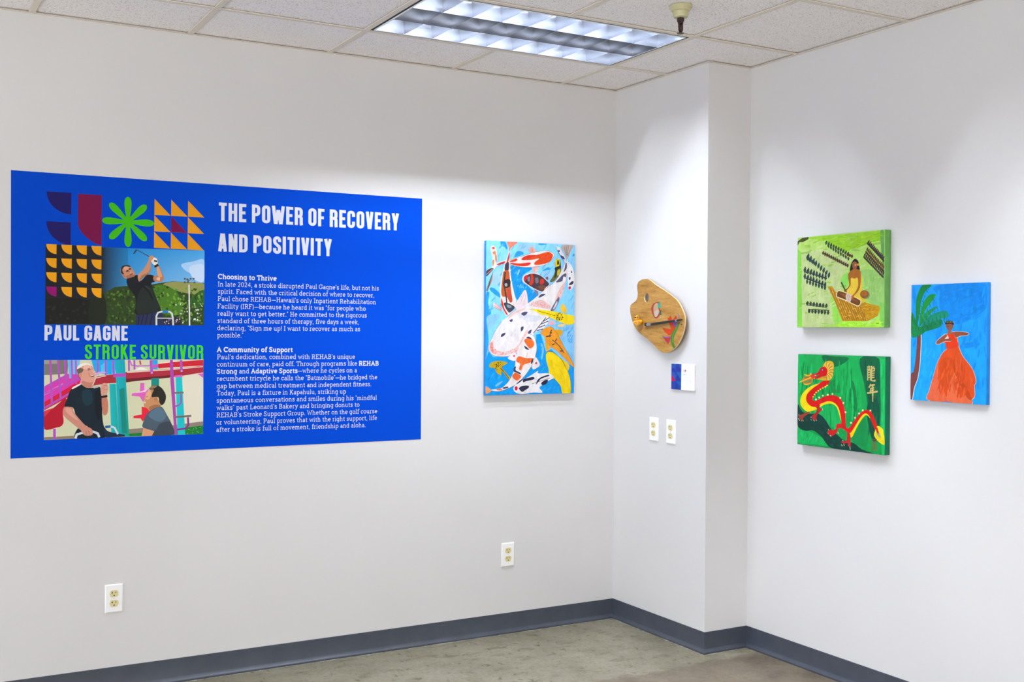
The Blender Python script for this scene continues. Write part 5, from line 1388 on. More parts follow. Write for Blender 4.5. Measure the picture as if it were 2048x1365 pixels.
('pattern_print','P','#e79d0a',[2781,7838,2394,7837,2406,7736,2443,7642,2503,7561,2583,7499,2676,7460,2776,7447]),
('pattern_print','P','#e79d0a',[3340,7838,2957,7838,2969,7736,3006,7642,3065,7560,3143,7498,3235,7458,3334,7445]),
('pattern_print','P','#e79d0a',[1655,7276,1275,7277,1286,7178,1323,7085,1382,7004,1460,6943,1551,6903,1650,6889]),
('pattern_print','P','#e79d0a',[2222,7274,1830,7275,1842,7175,1880,7081,1941,7000,2021,6938,2115,6899,2216,6885]),
('pattern_print','P','#e79d0a',[2783,7271,2395,7272,2407,7171,2444,7077,2505,6996,2584,6933,2677,6894,2777,6879]),
('pattern_print','P','#e79d0a',[3341,7268,2959,7270,2970,7168,3007,7073,3066,6991,3145,6928,3236,6888,3336,6874]),
('pattern_print','P','#8c0066',[1656,6713,1276,6716,1287,6617,1324,6523,1383,6443,1461,6380,1552,6341,1651,6326]),
('pattern_print','P','#e79d0a',[2223,6707,1831,6710,1843,6610,1881,6516,1942,6435,2022,6372,2116,6332,2217,6318]),
('pattern_print','P','#e79d0a',[2784,6700,2397,6704,2408,6603,2446,6509,2506,6427,2585,6364,2678,6324,2778,6309]),
('pattern_print','P','#e79d0a',[3342,6694,2960,6698,2971,6596,3008,6501,3068,6419,3146,6355,3238,6315,3337,6300]),
('playground_photo','P','#cfd0ac',[1204,3832,7427,3802,7419,649,1200,675]),
('playground_photo','S','#dcd6c0',[6577,3014,7410,3194,7417,1227,6658,1139]),
('playground_photo','P','#77766a',[1208,3821,2099,3814,2066,3269,1209,3227]),
('playground_photo','P','#9a9a8a',[1208,3821,1725,3817,1726,3672,1208,3659]),
('playground_photo','P','#8c7d70',[4379,978,5615,1025,7428,1188,7429,957,4380,773]),
('playground_photo','P','#157a2c',[4397,791,4993,823,7425,1015,7415,657,4380,676]),
('playground_photo','D',('#0c5a20','#2a9a3c','#8aa07a'),[6734,906,7379,978,7380,670,6735,677],41,30),
('playground_photo','P','#8a7a64',[1206,776,2413,798,2414,670,1207,682]),
('playground_photo','P','#1da6e8',[2960,3814,3908,3807,3874,3243,3591,3210,3100,3291]),
('playground_photo','P','#4cc0f0',[3309,3583,3519,3729,3520,3285,3345,3288]),
('playground_photo','P','#70b8ea',[2065,3821,2544,3818,2511,3591,2408,3081,2135,3086]),
('climbing_frame','P','#d63aa8',[1210,2740,2032,3269,2615,3224,2547,2860,1211,1947]),
('climbing_frame','P','#e86ac0',[1210,2524,1897,2908,1897,2799,1210,2416]),
('climbing_frame','P','#cc1838',[1211,2164,2546,3006,2409,2643,2068,2323,1211,1839]),
('climbing_frame','S','#b3122a',[1211,1767,1560,1937,1966,2289,2034,2142,1899,1782,1927,1382,1849,1203,1663,1144,1213,1100]),
('climbing_frame','S','#d43044',[1211,1803,1594,1936,1459,1850,1212,1587]),
('climbing_frame','L','#b052bc',[1429,3812,1492,2120],79),
('climbing_frame','L','#b052bc',[1715,3810,1813,2329],79),
('climbing_frame','L','#b052bc',[1963,3808,2033,2796],80),
('climbing_frame','L','#b052bc',[2222,3806,2244,2938],60),
('climbing_frame','L','#b052bc',[2379,3804,2395,2862],59),
('climbing_frame','L','#b052bc',[1216,2758,2032,3225],59),
('climbing_frame','L','#b052bc',[1218,1929,2170,2502],79),
('climbing_frame','L','#b052bc',[1217,2488,2580,3133],59),
('climbing_frame','L','#b052bc',[3204,3798,3212,3216],69),
('climbing_frame','L','#b052bc',[3502,3795,3521,2879],68),
('climbing_frame','L','#b052bc',[3784,3793,3821,3207],65),
('climbing_frame','L','#b052bc',[1589,1104,1590,687],99),
('climbing_frame','L','#6ab4ea',[2150,3806,2169,3085],79),
('climbing_frame','L','#c9a0dc',[3066,3163,3240,3296,3503,3300],69),
('climbing_frame','P','#a82a38',[3032,2777,3170,3143,3909,3235,4301,3304,6350,3430,7421,3533,7422,3251,6351,3094,4879,2967,4302,2883,3592,2859]),
('climbing_frame','P','#6a1a24',[4302,3032,6053,3156,6053,3053,4302,2894]),
('climbing_frame','P','#c82030',[5571,3628,6163,3698,7420,3779,7421,3540,6052,3479,5571,3439]),
('climbing_frame','L','#e8c8c0',[4337,3289,6052,3380,7409,3494],33),
('climbing_frame','L','#e8c0bc',[3101,3070,3521,3167],32),
('climbing_frame','L','#f0dcd8',[5607,3642,6349,3734],29),
('climbing_frame','P','#efe6e0',[4624,3382,4877,3510,5168,3394]),
('climbing_frame','L','#b868bc',[4443,3788,4516,3589,4732,3550,5241,3555],49),
('climbing_frame','L','#b052bc',[4408,3788,4416,3348],69),
('climbing_frame','L','#b052bc',[4623,3786,4632,3401],73),
('climbing_frame','L','#c03040',[4840,3773,4877,3604],61),
('climbing_frame','P','#2a9fd8',[5332,3788,5552,3786,5553,3409,5333,3411]),
('climbing_frame','L','#b052bc',[5284,3781,5315,3223],115),
('climbing_frame','S','#d0b0d8',[5354,3260,5350,3244,5338,3232,5322,3228,5306,3232,5295,3245,5290,3261,5294,3277,5306,3289,5322,3294,5338,3289,5350,3277]),
('climbing_frame','L','#d84ab0',[5343,3524,5571,3560],103),
('climbing_frame','G',('#16b4bc','#12a89c','#12a89c','#16b4bc'),[3652,2839,3900,2842,4022,769,3731,836]),
('climbing_frame','G',('#12b0c4','#10a0b0','#0e9c78','#12a0a8'),[3862,3807,4246,3804,4434,673,4029,683]),
('climbing_frame','P','#0f8478',[4035,2609,4231,2680,4344,812,4147,819]),
('climbing_frame','L','#b04ab8',[3803,3170,4302,3193],142),
('climbing_frame','P','#0f8a80',[5297,3035,5609,3049,5610,2690,5298,2696]),
('climbing_frame','P','#18bcc4',[6277,3057,6539,3084,6682,664,6366,669]),
('climbing_frame','L','#d85ab8',[6239,3096,6557,3122],83),
('climbing_frame','P','#d85ab8',[7181,3197,7418,3213,7419,3020]),
('climbing_frame','P','#a845a8',[6043,3790,6163,3789,6210,3020,6348,670,6247,666,6069,2871]),
('climbing_frame','L','#a850b0',[6499,3771,6519,3283],104),
('climbing_frame','S','#d0b0d8',[6556,3320,6552,3304,6540,3292,6523,3287,6507,3292,6495,3304,6490,3321,6495,3338,6507,3350,6523,3354,6539,3349,6551,3337]),
('climbing_frame','L','#6f6a58',[6241,2411,6609,2422],71),
('climbing_frame','L','#9a48a0',[6503,2374,6505,2004,6411,1892,6280,1857],62),
('climbing_frame','L','#6f6458',[6282,1412,6929,1436],79),
('climbing_frame','L','#7d2f84',[6789,1383,6809,1057,6696,916,6358,883],79),
('climbing_frame','P','#d860b8',[4861,2854,5024,2851,5025,2551,5207,2622,5099,2286,4972,2064,4844,2292,4519,2330,4537,2430,4844,2480]),
('climbing_frame','P','#f0c8e4',[4663,2446,5025,2551,5207,2641,5062,2475]),
('climbing_frame','P','#e02038',[4918,1877,5100,1835,5246,1680,5065,1347,4949,1276,4883,1398,4594,1419,4593,1513,4919,1558]),
('printed_man#1','S','#10202a',[2547,2841,2962,2687,3276,2736,3382,2291,3384,1589,3455,1106,3668,705,2414,677,2447,1071,2654,1100,2412,1474,2274,1917,1966,1944,2068,2323,2204,2647]),
('printed_man#1','S','#14323e',[2651,2601,2962,2558,2998,2116,2756,1976,2617,2273]),
('printed_man#1','S','#0a141c',[3102,2481,3312,2550,3348,1738,3244,1372,3103,1819]),
('printed_man#1','S','#e8e2dc',[2266,2734,2534,2866,2546,2816,2254,2655]),
('printed_man#1','S','#b9b6b4',[3029,2744,3195,2778,3290,2739,3076,2668]),
('printed_man#1','S','#d89a86',[2451,3302,2416,3451,2462,3575,2673,3697,2885,3670,3003,3544,3087,3393,3127,3318,3099,3263,3108,3118,3064,2943,3005,2844,3029,2719,2793,2699,2581,2852,2581,3001,2487,3127]),
('printed_man#1','S','#c07e6a',[2627,2976,2863,2909,3040,2919,2993,2820,3010,2732,2793,2709,2604,2852]),
('printed_man#1','S','#e6b4a2',[2697,3622,2861,3633,2956,3495,2791,3447,2673,3473]),
('printed_man#1','S','#e0a898',[3004,3419,3127,3318,3087,3263,3016,3294]),
('printed_man#1','S','#6a5a48',[2416,3451,2486,3500,2662,3448,2603,3312,2510,3264,2569,3027,2510,3077,2451,3252]),
('printed_man#1','S','#ece6de',[2416,3456,2486,3599,2696,3702,2885,3663,2980,3569,2791,3626,2603,3549,2486,3475]),
('printed_man#1','S','#cf8a72',[2486,3252,2592,3280,2599,3163,2522,3122]),
('printed_man#1','L','#7a4a3c',[2826,3401,2933,3445],32),
('printed_man#1','L','#8a5a48',[2815,3446,2909,3490],24),
('printed_man#1','P','#4a1c18',[2933,3165,3063,3198,3056,3144,2969,3120]),
('printed_man#1','L','#f2ece6',[2957,3170,3051,3189],18),
('printed_man#1','L','#b87460',[2862,3296,2910,3121],20),
('printed_man#1','S','#c98874',[1949,1944,2257,1917,2308,1733,2688,1245,2827,1130,2654,898,2585,992,2241,1298,1916,1636]),
('printed_man#1','S','#dc9e8a',[2001,1906,2205,1882,2274,1698,2481,1399,2275,1515,2035,1742]),
('printed_man#1','S','#c07860',[3363,2311,3554,2306,3607,1952,3567,1626,3412,1631]),
('printed_man#1','S','#d49a84',[3314,2713,3385,2850,3552,2859,3620,2682,3577,2482,3530,2344,3362,2348,3326,2512]),
('printed_man#1','L','#a86a58',[3374,2662,3481,2685],20),
('printed_man#1','L','#a86a58',[3409,2762,3565,2771],21),
('printed_man#1','L','#a86a58',[3410,2586,3553,2608],20),
('printed_man#1','L','#16181c',[3363,2311,3578,2351],89),
('walking_frame#2','L','#1d5aa0',[3498,1097,3709,1115],101),
('walking_frame#2','P','#1c2a40',[3420,1034,3667,894,4022,806,4272,758,4254,681,3527,667]),
('walking_frame#2','L','#cfd8e0',[3709,1115,3862,1054,3987,789],73),
('walking_frame#2','L','#cfd8e0',[2372,687,2413,835,2585,890,3036,931,3210,850,3274,692],88),
('printed_man#1','S','#c98874',[2585,1029,2723,1152,2966,1051,3029,883,2966,786,2758,780,2654,861]),
('printed_man#1','L','#a06452',[2758,967,2793,819],20),
('printed_man#1','L','#a06452',[2862,982,2897,815],21),
('printed_man#2','S','#4a5a68',[5684,1869,5949,1474,6127,1106,6192,669,5325,669,5424,849,4977,1020,4976,1225,5099,1527,5297,1726]),
('printed_man#2','S','#39434d',[5648,1149,6000,1240,6153,1053,6184,674,5362,677,5524,948]),
('printed_man#2','S','#567084',[5322,1687,5646,1831,5899,1476,5648,1227,5198,1473]),
('printed_man#2','S','#c48a5e',[5245,2573,5394,2621,5370,2262,5495,2259,5595,2103,5696,1894,5396,1800,5247,1702,5123,1808,5011,1888,5011,2067,5035,2143,4998,2220,5072,2321,5097,2448]),
('printed_man#2','S','#dca880',[5109,2448,5245,2547,5295,2367,5196,2164,5060,2219]),
('printed_man#2','S','#a06a44',[5222,1856,5471,1952,5671,1895,5396,1787,5260,1714]),
('printed_man#2','S','#26221e',[5232,2650,5369,2750,5594,2720,5770,2562,5889,2301,5847,2045,5721,1919,5621,2051,5570,2258,5320,2264,5345,2442,5394,2570,5245,2573]),
('printed_man#2','S','#8a7458',[5232,2645,5344,2737,5519,2734,5494,2670,5320,2597]),
('printed_man#2','S','#b87a50',[5420,2210,5532,2258,5558,2129,5446,2068]),
('printed_man#2','P','#f2ece4',[5018,2061,5078,2085,5053,1994]),
('printed_man#2','L','#6a3c2c',[5085,2269,5159,2298],20),
('printed_man#2','P','#d79a70',[4989,1007,5424,849,5325,669,4916,665]),
],
'card': [
('blue_print','P','#1c3f9a',[10,1216,768,1216,752,3,3,9]),
('blue_print','P','#2450a4',[18,1216,391,1216,206,851,15,844]),
('blue_print','P','#26309a',[32,999,204,1004,339,856,15,832]),
('blue_print','P','#1c56a8',[580,1216,760,1216,759,1022,658,1019]),
('blue_print','P','#28308e',[393,1069,581,1134,735,858,396,846]),
('blue_print','P','#2a56aa',[15,809,206,816,341,655,306,442,36,691]),
('blue_print','P','#1f5aa8',[396,834,754,823,748,507,664,480]),
('blue_print','P','#222f8c',[362,538,511,709,740,460,382,422]),
('blue_print','P','#0f5aa0',[382,386,741,378,724,202,516,275]),
('blue_print','P','#123488',[326,337,517,192,688,25,311,30]),
('blue_print','P','#2a3a9a',[3,287,288,300,292,29,3,20]),
('blue_print','P','#b00c58',[11,660,94,646,335,402,7,388]),
('printed_logo','P','#c4ccca',[892,968,980,969,977,841,890,840]),
('printed_logo','P','#c0447c',[995,966,1041,968,1084,905,1042,840,992,841,1032,903]),
('printed_logo','P','#7a3040',[1143,968,1092,903,1144,843,1060,902,1084,952]),
('printed_logo','L','#6a2040',[1050,950,1135,849],18),
('printed_logo','L','#8d95ae',[904,753,905,700],16),
('printed_logo','L','#8d95ae',[960,755,1016,757,1016,705,961,703,960,755],16),
('printed_logo','L','#8d95ae',[1062,759,1063,706],17),
('printed_logo','L','#8d95ae',[1108,761,1155,756,1127,709],17),
('printed_text','L','#b9b8c8',[887,595,957,597],10),
('printed_text','L','#b9b8c8',[983,597,1046,599],9),
('printed_text','L','#b9b8c8',[1072,600,1116,601],10),
('printed_text','L','#b9b8c8',[1141,602,1242,604],10),
('printed_text','L','#b9b8c8',[1268,605,1301,606],10),
('printed_text','L','#b9b8c8',[1327,607,1399,609],10),
('printed_text','L','#b9b8c8',[1424,609,1460,609],9),
('printed_text','L','#b9b8c8',[889,486,929,487],10),
('printed_text','L','#b9b8c8',[955,488,1031,490],10),
('printed_text','L','#b9b8c8',[1057,491,1138,493],10),
('printed_text','L','#b9b8c8',[1164,494,1201,495],10),
('printed_text','L','#b9b8c8',[1226,496,1289,498],10),
('printed_text','L','#b9b8c8',[1315,499,1402,501],10),
('printed_text','L','#b9b8c8',[1427,502,1495,504],10),
('printed_text','L','#b9b8c8',[889,451,979,454],10),
('printed_text','L','#b9b8c8',[1005,455,1051,456],10),
('printed_text','L','#b9b8c8',[1077,457,1129,458],10),
('printed_text','L','#b9b8c8',[1154,459,1196,460],10),
('printed_text','L','#b9b8c8',[1222,461,1294,463],10),
('printed_text','L','#b9b8c8',[1320,464,1424,467],10),
('printed_text','L','#b9b8c8',[1450,468,1516,470],10),
('printed_text','L','#b9b8c8',[890,416,984,419],10),
('printed_text','L','#b9b8c8',[1009,420,1073,422],10),
('printed_text','L','#b9b8c8',[1099,423,1190,425],10),
('printed_text','L','#b9b8c8',[1216,426,1257,427],10),
('printed_text','L','#b9b8c8',[1282,428,1338,430],10),
('printed_text','L','#b9b8c8',[1364,431,1448,433],10),
('printed_text','L','#b9b8c8',[1474,434,1562,437],10),
('printed_text','L','#b9b8c8',[1588,437,1589,437],9),
('printed_text','L','#b9b8c8',[890,378,930,379],10),
('printed_text','L','#b9b8c8',[956,380,1011,381],10),
('printed_text','L','#b9b8c8',[1037,382,1086,384],10),
('printed_text','L','#b9b8c8',[1112,385,1167,386],10),
('printed_text','L','#b9b8c8',[1193,387,1289,390],10),
('printed_text','L','#b9b8c8',[1315,391,1363,392],10),
('printed_text','L','#b9b8c8',[1389,393,1490,396],10),
('printed_text','L','#b9b8c8',[1515,397,1572,398],10),
('printed_text','L','#b9b8c8',[890,343,928,344],10),
('printed_text','L','#b9b8c8',[954,345,1017,347],10),
('printed_text','L','#b9b8c8',[1043,347,1115,350],9),
('printed_text','L','#b9b8c8',[1141,351,1176,352],10),
('printed_text','L','#b9b8c8',[1202,352,1268,355],9),
('printed_text','L','#b9b8c8',[1293,355,1396,359],9),
('printed_text','L','#b9b8c8',[1422,359,1463,361],9),
('printed_text','L','#b9b8c8',[1489,362,1567,364],10),
],
'palette': [
('painted_mango','S','#b5423c',[1751,2164,1948,2401,2343,2484,2442,2452,2446,2154,2546,1974,2352,1737,2106,1678,1905,1830]),
('painted_mango','S','#c9ad84',[1949,2281,2245,2426,2323,2155,2399,1975,2155,1738,1979,1860]),
('painted_mango','S','#cfc2b4',[2003,1980,2323,2096,2302,1857,2105,1738]),
('painted_mango','P','#2fae98',[2287,2276,2368,2483,2466,2476,2519,2182,2347,2170]),
('painted_mango','S','#2c6b40',[2423,1975,2544,2093,2556,1914,2606,1854,2459,1840]),
('painted_flower','P','#dd4a1e',[2628,1214,2895,1199,3328,1156,3182,1436,3035,1673,3130,1701,3297,1818,3418,1582,3700,1815,3787,1609,3845,1434,3566,1142,3355,877,3140,860,2849,1021]),
('painted_flower','P','#c23a40',[2657,827,3045,786,3356,833,3239,611,3098,432,2951,578,2854,636]),
('painted_flower','C','#8a5fb5',[2657,827,2901,770,3237,802],47),
('painted_flower','S','#8a5fb5',[3444,1464,3703,1566,3775,1405,3612,1274]),
('painted_flower','C','#7a5fb5',[3849,1886,3925,1783,3842,1667],42),
('painted_flower','S','#4f8a34',[3845,1478,4008,1492,3894,1288,3709,1025,3547,761,3526,555,3622,381,3661,308,3553,262,3409,378,3311,612,3322,847,3496,1083,3729,1318]),
('painted_flower','C','#78b04c',[3869,1405,3614,1083,3437,789,3455,525],28),
('screw_mark','S','#6a2a18',[4161,1381,4155,1367,4139,1357,4117,1353,4094,1357,4078,1367,4072,1381,4077,1395,4094,1406,4116,1409,4138,1405,4155,1395]),
],
}
SIZES = {
'koi': (-0.7619,1.1615,0.5031,0.7421),   # left edge along the wall, bottom height, width, height
'kapa': (1.0834,1.4947,0.4885,0.3923),   # left edge along the wall, bottom height, width, height
'dragon': (1.0864,0.9825,0.4895,0.3955),   # left edge along the wall, bottom height, width, height
'dancer': (1.6922,1.2122,0.3446,0.4486),   # left edge along the wall, bottom height, width, height
'panel': (-2.8395,0.9645,1.7491,1.1191),   # left edge along the wall, bottom height, width, height
'card': (0.4830,1.1990,0.1733,0.1220),   # left edge along the wall, bottom height, width, height
'palette': (0.1747,1.3684,0.4398,0.3595),   # left edge along the wall, bottom height, width, height
}
TEXT_LINES = [
('H', 'THE POWER OF RECOVERY', 8051, 9658, 16324, 9653, 780),
('H', 'AND POSITIVITY', 8029, 8368, 13083, 8351, 762),
('N', 'PAUL GAGNE', 1213, 4595, 4363, 4586, 601),
('G', 'STROKE SURVIVOR', 2710, 3842, 7427, 3806, 597),
('B', 'Choosing to Thrive', 8015, 7205, 10570, 7193, None),
('R', "In late 2024, a stroke disrupted Paul Gagne's life, but not his", 8016, 6883, 15351, 6873, None),
('R', 'spirit. Faced with the critical decision of where to recover,', 8017, 6579, 15132, 6556, None),
('R', "Paul chose REHAB—Hawaii's only Inpatient Rehabilitation", 8009, 6270, 15212, 6245, None),
('R', 'Facility (IRF)—because he heard it was "for people who', 8001, 5952, 14717, 5945, None),
('R', 'really want to get better." He committed to the rigorous', 8002, 5643, 14771, 5639, None),
('R', 'standard of three hours of therapy, five days a week,', 8003, 5336, 14399, 5331, None),
('R', 'declaring, "Sign me up! I want to recover as much as', 7995, 5027, 14452, 5017, None),
('R', 'possible."', 7996, 4722, 9117, 4720, None),
('B', 'A Community of Support', 7989, 4109, 11306, 4094, None),
('R', "Paul's dedication, combined with REHAB's unique", 7990, 3800, 14210, 3772, None),
('R', 'continuum of care, paid off. Through programs like *REHAB*', 7982, 3490, 15358, 3459, None),
('R', '*Strong* and *Adaptive Sports*—where he cycles on a', 7983, 3186, 14306, 3160, None),
('R', 'recumbent tricycle he calls the "Batmobile"—he bridged the', 7984, 2877, 15293, 2834, None),
('R', 'gap between medical treatment and independent fitness.', 7985, 2567, 15011, 2521, None),
('R', 'Today, Paul is a fixture in Kapahulu, striking up', 7986, 2263, 13787, 2212, None),
('R', 'spontaneous conversations and smiles during his "mindful', 7978, 1954, 15277, 1899, None),
('R', 'walks" past Leonard\'s Bakery and bringing donuts to', 7979, 1644, 14438, 1605, None),
('R', "REHAB's Stroke Support Group. Whether on the golf course", 7980, 1335, 15301, 1286, None),
('R', 'or volunteering, Paul proves that with the right support, life', 7968, 1026, 15292, 978, None),
('R', 'after a stroke is full of movement, friendship and aloha.', 7969, 716, 14744, 671, None),
]
PALETTE_OUTLINE = [1278,3605,1583,3557,2036,3331,2434,3153,2826,2993,3165,2836,3500,2667,3833,2455,4117,2130,4305,1838,4363,1606,4313,1230,4132,824,3857,472,3482,203,3102,63,2764,41,2470,110,2072,342,1466,682,848,951,534,1165,269,1443,80,1815,7,2126,47,2343,256,2463,465,2551,594,2702,643,2916,589,3133,586,3317,688,3483,946,3581]
PALETTE_HOLE = [1578,2686,1563,2603,1518,2534,1450,2488,1368,2472,1286,2491,1216,2540,1169,2612,1151,2696,1167,2779,1212,2849,1281,2895,1363,2910,1445,2891,1514,2842,1561,2770]
BRUSH_POINTS = [1381,1379,1584,1379,1885,1394,3797,1560,4285,1607]
DUCK_POINT = [954,1579]
PHOTO_FRAMES = {'golf_photo': (0.1239, 0.7456, 0.5224, 0.8384), 'playground_photo': (0.1203, 0.7425, 0.066, 0.3817)}


def art_material(name, rough, weave):
    """one pigment material that reads each shape's own colour"""
    mt = material(name, '#ffffff', rough, spec=0.2)
    nt, b = nodes(mt)
    at = nt.nodes.new('ShaderNodeAttribute')
    at.attribute_name = 'pigment'
    col = at.outputs['Color']
    if weave:
        v = coords(nt)
        brush = ramp(nt, noise(nt, coords(nt, (1, 1, 0.45)), 42, 4, 0.6), [(0.3, '#e2e2e2'), (0.62, '#ffffff')])
        col = mix(nt, 0.8, col, brush, 'MULTIPLY')
        bump(nt, b, noise(nt, v, 500, 2), 0.2, 0.0006)
    nt.links.new(col, b.inputs['Base Color'])
    return mt


PAINT = art_material('acrylic_paint', 0.5, True)
PRINT = art_material('satin_print', 0.6, False)


def rounded(pts, steps=4, closed=True):
    n = len(pts)
    out = []
    rng = range(n) if closed else range(n - 1)
    for i in rng:
        g = (lambda q: pts[q % n]) if closed else (lambda q: pts[min(max(q, 0), n - 1)])
        p0, p1, p2, p3 = g(i - 1), g(i), g(i + 1), g(i + 2)
        for s in range(steps):
            t = s / steps
            out.append(tuple(0.5 * (2 * p1[k] + (p2[k] - p0[k]) * t + (2 * p0[k] - 5 * p1[k] + 4 * p2[k] - p3[k]) * t * t + (3 * p1[k] - p0[k] - 3 * p2[k] + p3[k]) * t ** 3) * 1.0 for k in (0, 1)))
    if not closed:
        out.append(pts[-1])
    return out


def ribbon(pts, w):
    """quads of a line of width w with mitred joints"""
    n = len(pts)
    L, R = [], []
    closed = n > 3 and abs(pts[0][0] - pts[-1][0]) + abs(pts[0][1] - pts[-1][1]) < 1e-6
    for i in range(n):
        a = Vector(pts[i - 1]) if i > 0 else (Vector(pts[-2]) if closed else None)
        c = Vector(pts[i + 1]) if i < n - 1 else (Vector(pts[1]) if closed else None)
        p = Vector(pts[i])
        d1 = (p - a).normalized() if a is not None else (c - p).normalized()
        d2 = (c - p).normalized() if c is not None else d1
        n1, n2 = Vector((-d1.y, d1.x)), Vector((-d2.y, d2.x))
        mm = n1 + n2
        if mm.length < 0.2:
            mm = n1
        mm.normalize()
        k = min(1.0 / max(mm.dot(n1), 0.45), 2.0)
        L.append(tuple(p + mm * w * 0.5 * k))
        R.append(tuple(p - mm * w * 0.5 * k))
    return [[L[i], L[i + 1], R[i + 1], R[i]] for i in range(n - 1)]


def inside(p, poly):
    r = False
    n = len(poly)
    for i in range(n):
        (x0, y0), (x1, y1) = poly[i], poly[(i + 1) % n]
        if (y0 > p[1]) != (y1 > p[1]) and p[0] < (x1 - x0) * (p[1] - y0) / (y1 - y0) + x0:
            r = not r
    return r


def no_loop(poly):
    out = []
    for p in poly:
        if not out or abs(p[0] - out[-1][0]) + abs(p[1] - out[-1][1]) > 1e-6:
            out.append(p)
    return out


STEP = 0.000022


def mesh_from_polys(name, polys, mat, parent):
    """polys: (points in metres, depth towards the room, list of corner colours)"""
    vs, fs, cs = [], [], []
    for pts, d, cols in polys:
        area = sum(pts[i - 1][0] * pts[i][1] - pts[i][0] * pts[i - 1][1] for i in range(len(pts)))
        if area < 0:
            pts = pts[::-1]
            cols = cols[::-1]
        k = len(vs)
        vs += [(p[0], -d, p[1]) for p in pts]
        fs.append(list(range(k, k + len(pts))))
        cs += cols if len(cols) == len(pts) else [cols[0]] * len(pts)
    me = bpy.data.meshes.new(name)
    me.from_pydata(vs, [], fs)
    ca = me.color_attributes.new('pigment', 'FLOAT_COLOR', 'CORNER')
    ca.data.foreach_set('color', [x for c in cs for x in (*c, 1.0)])
    return link(name, me, mat, parent)


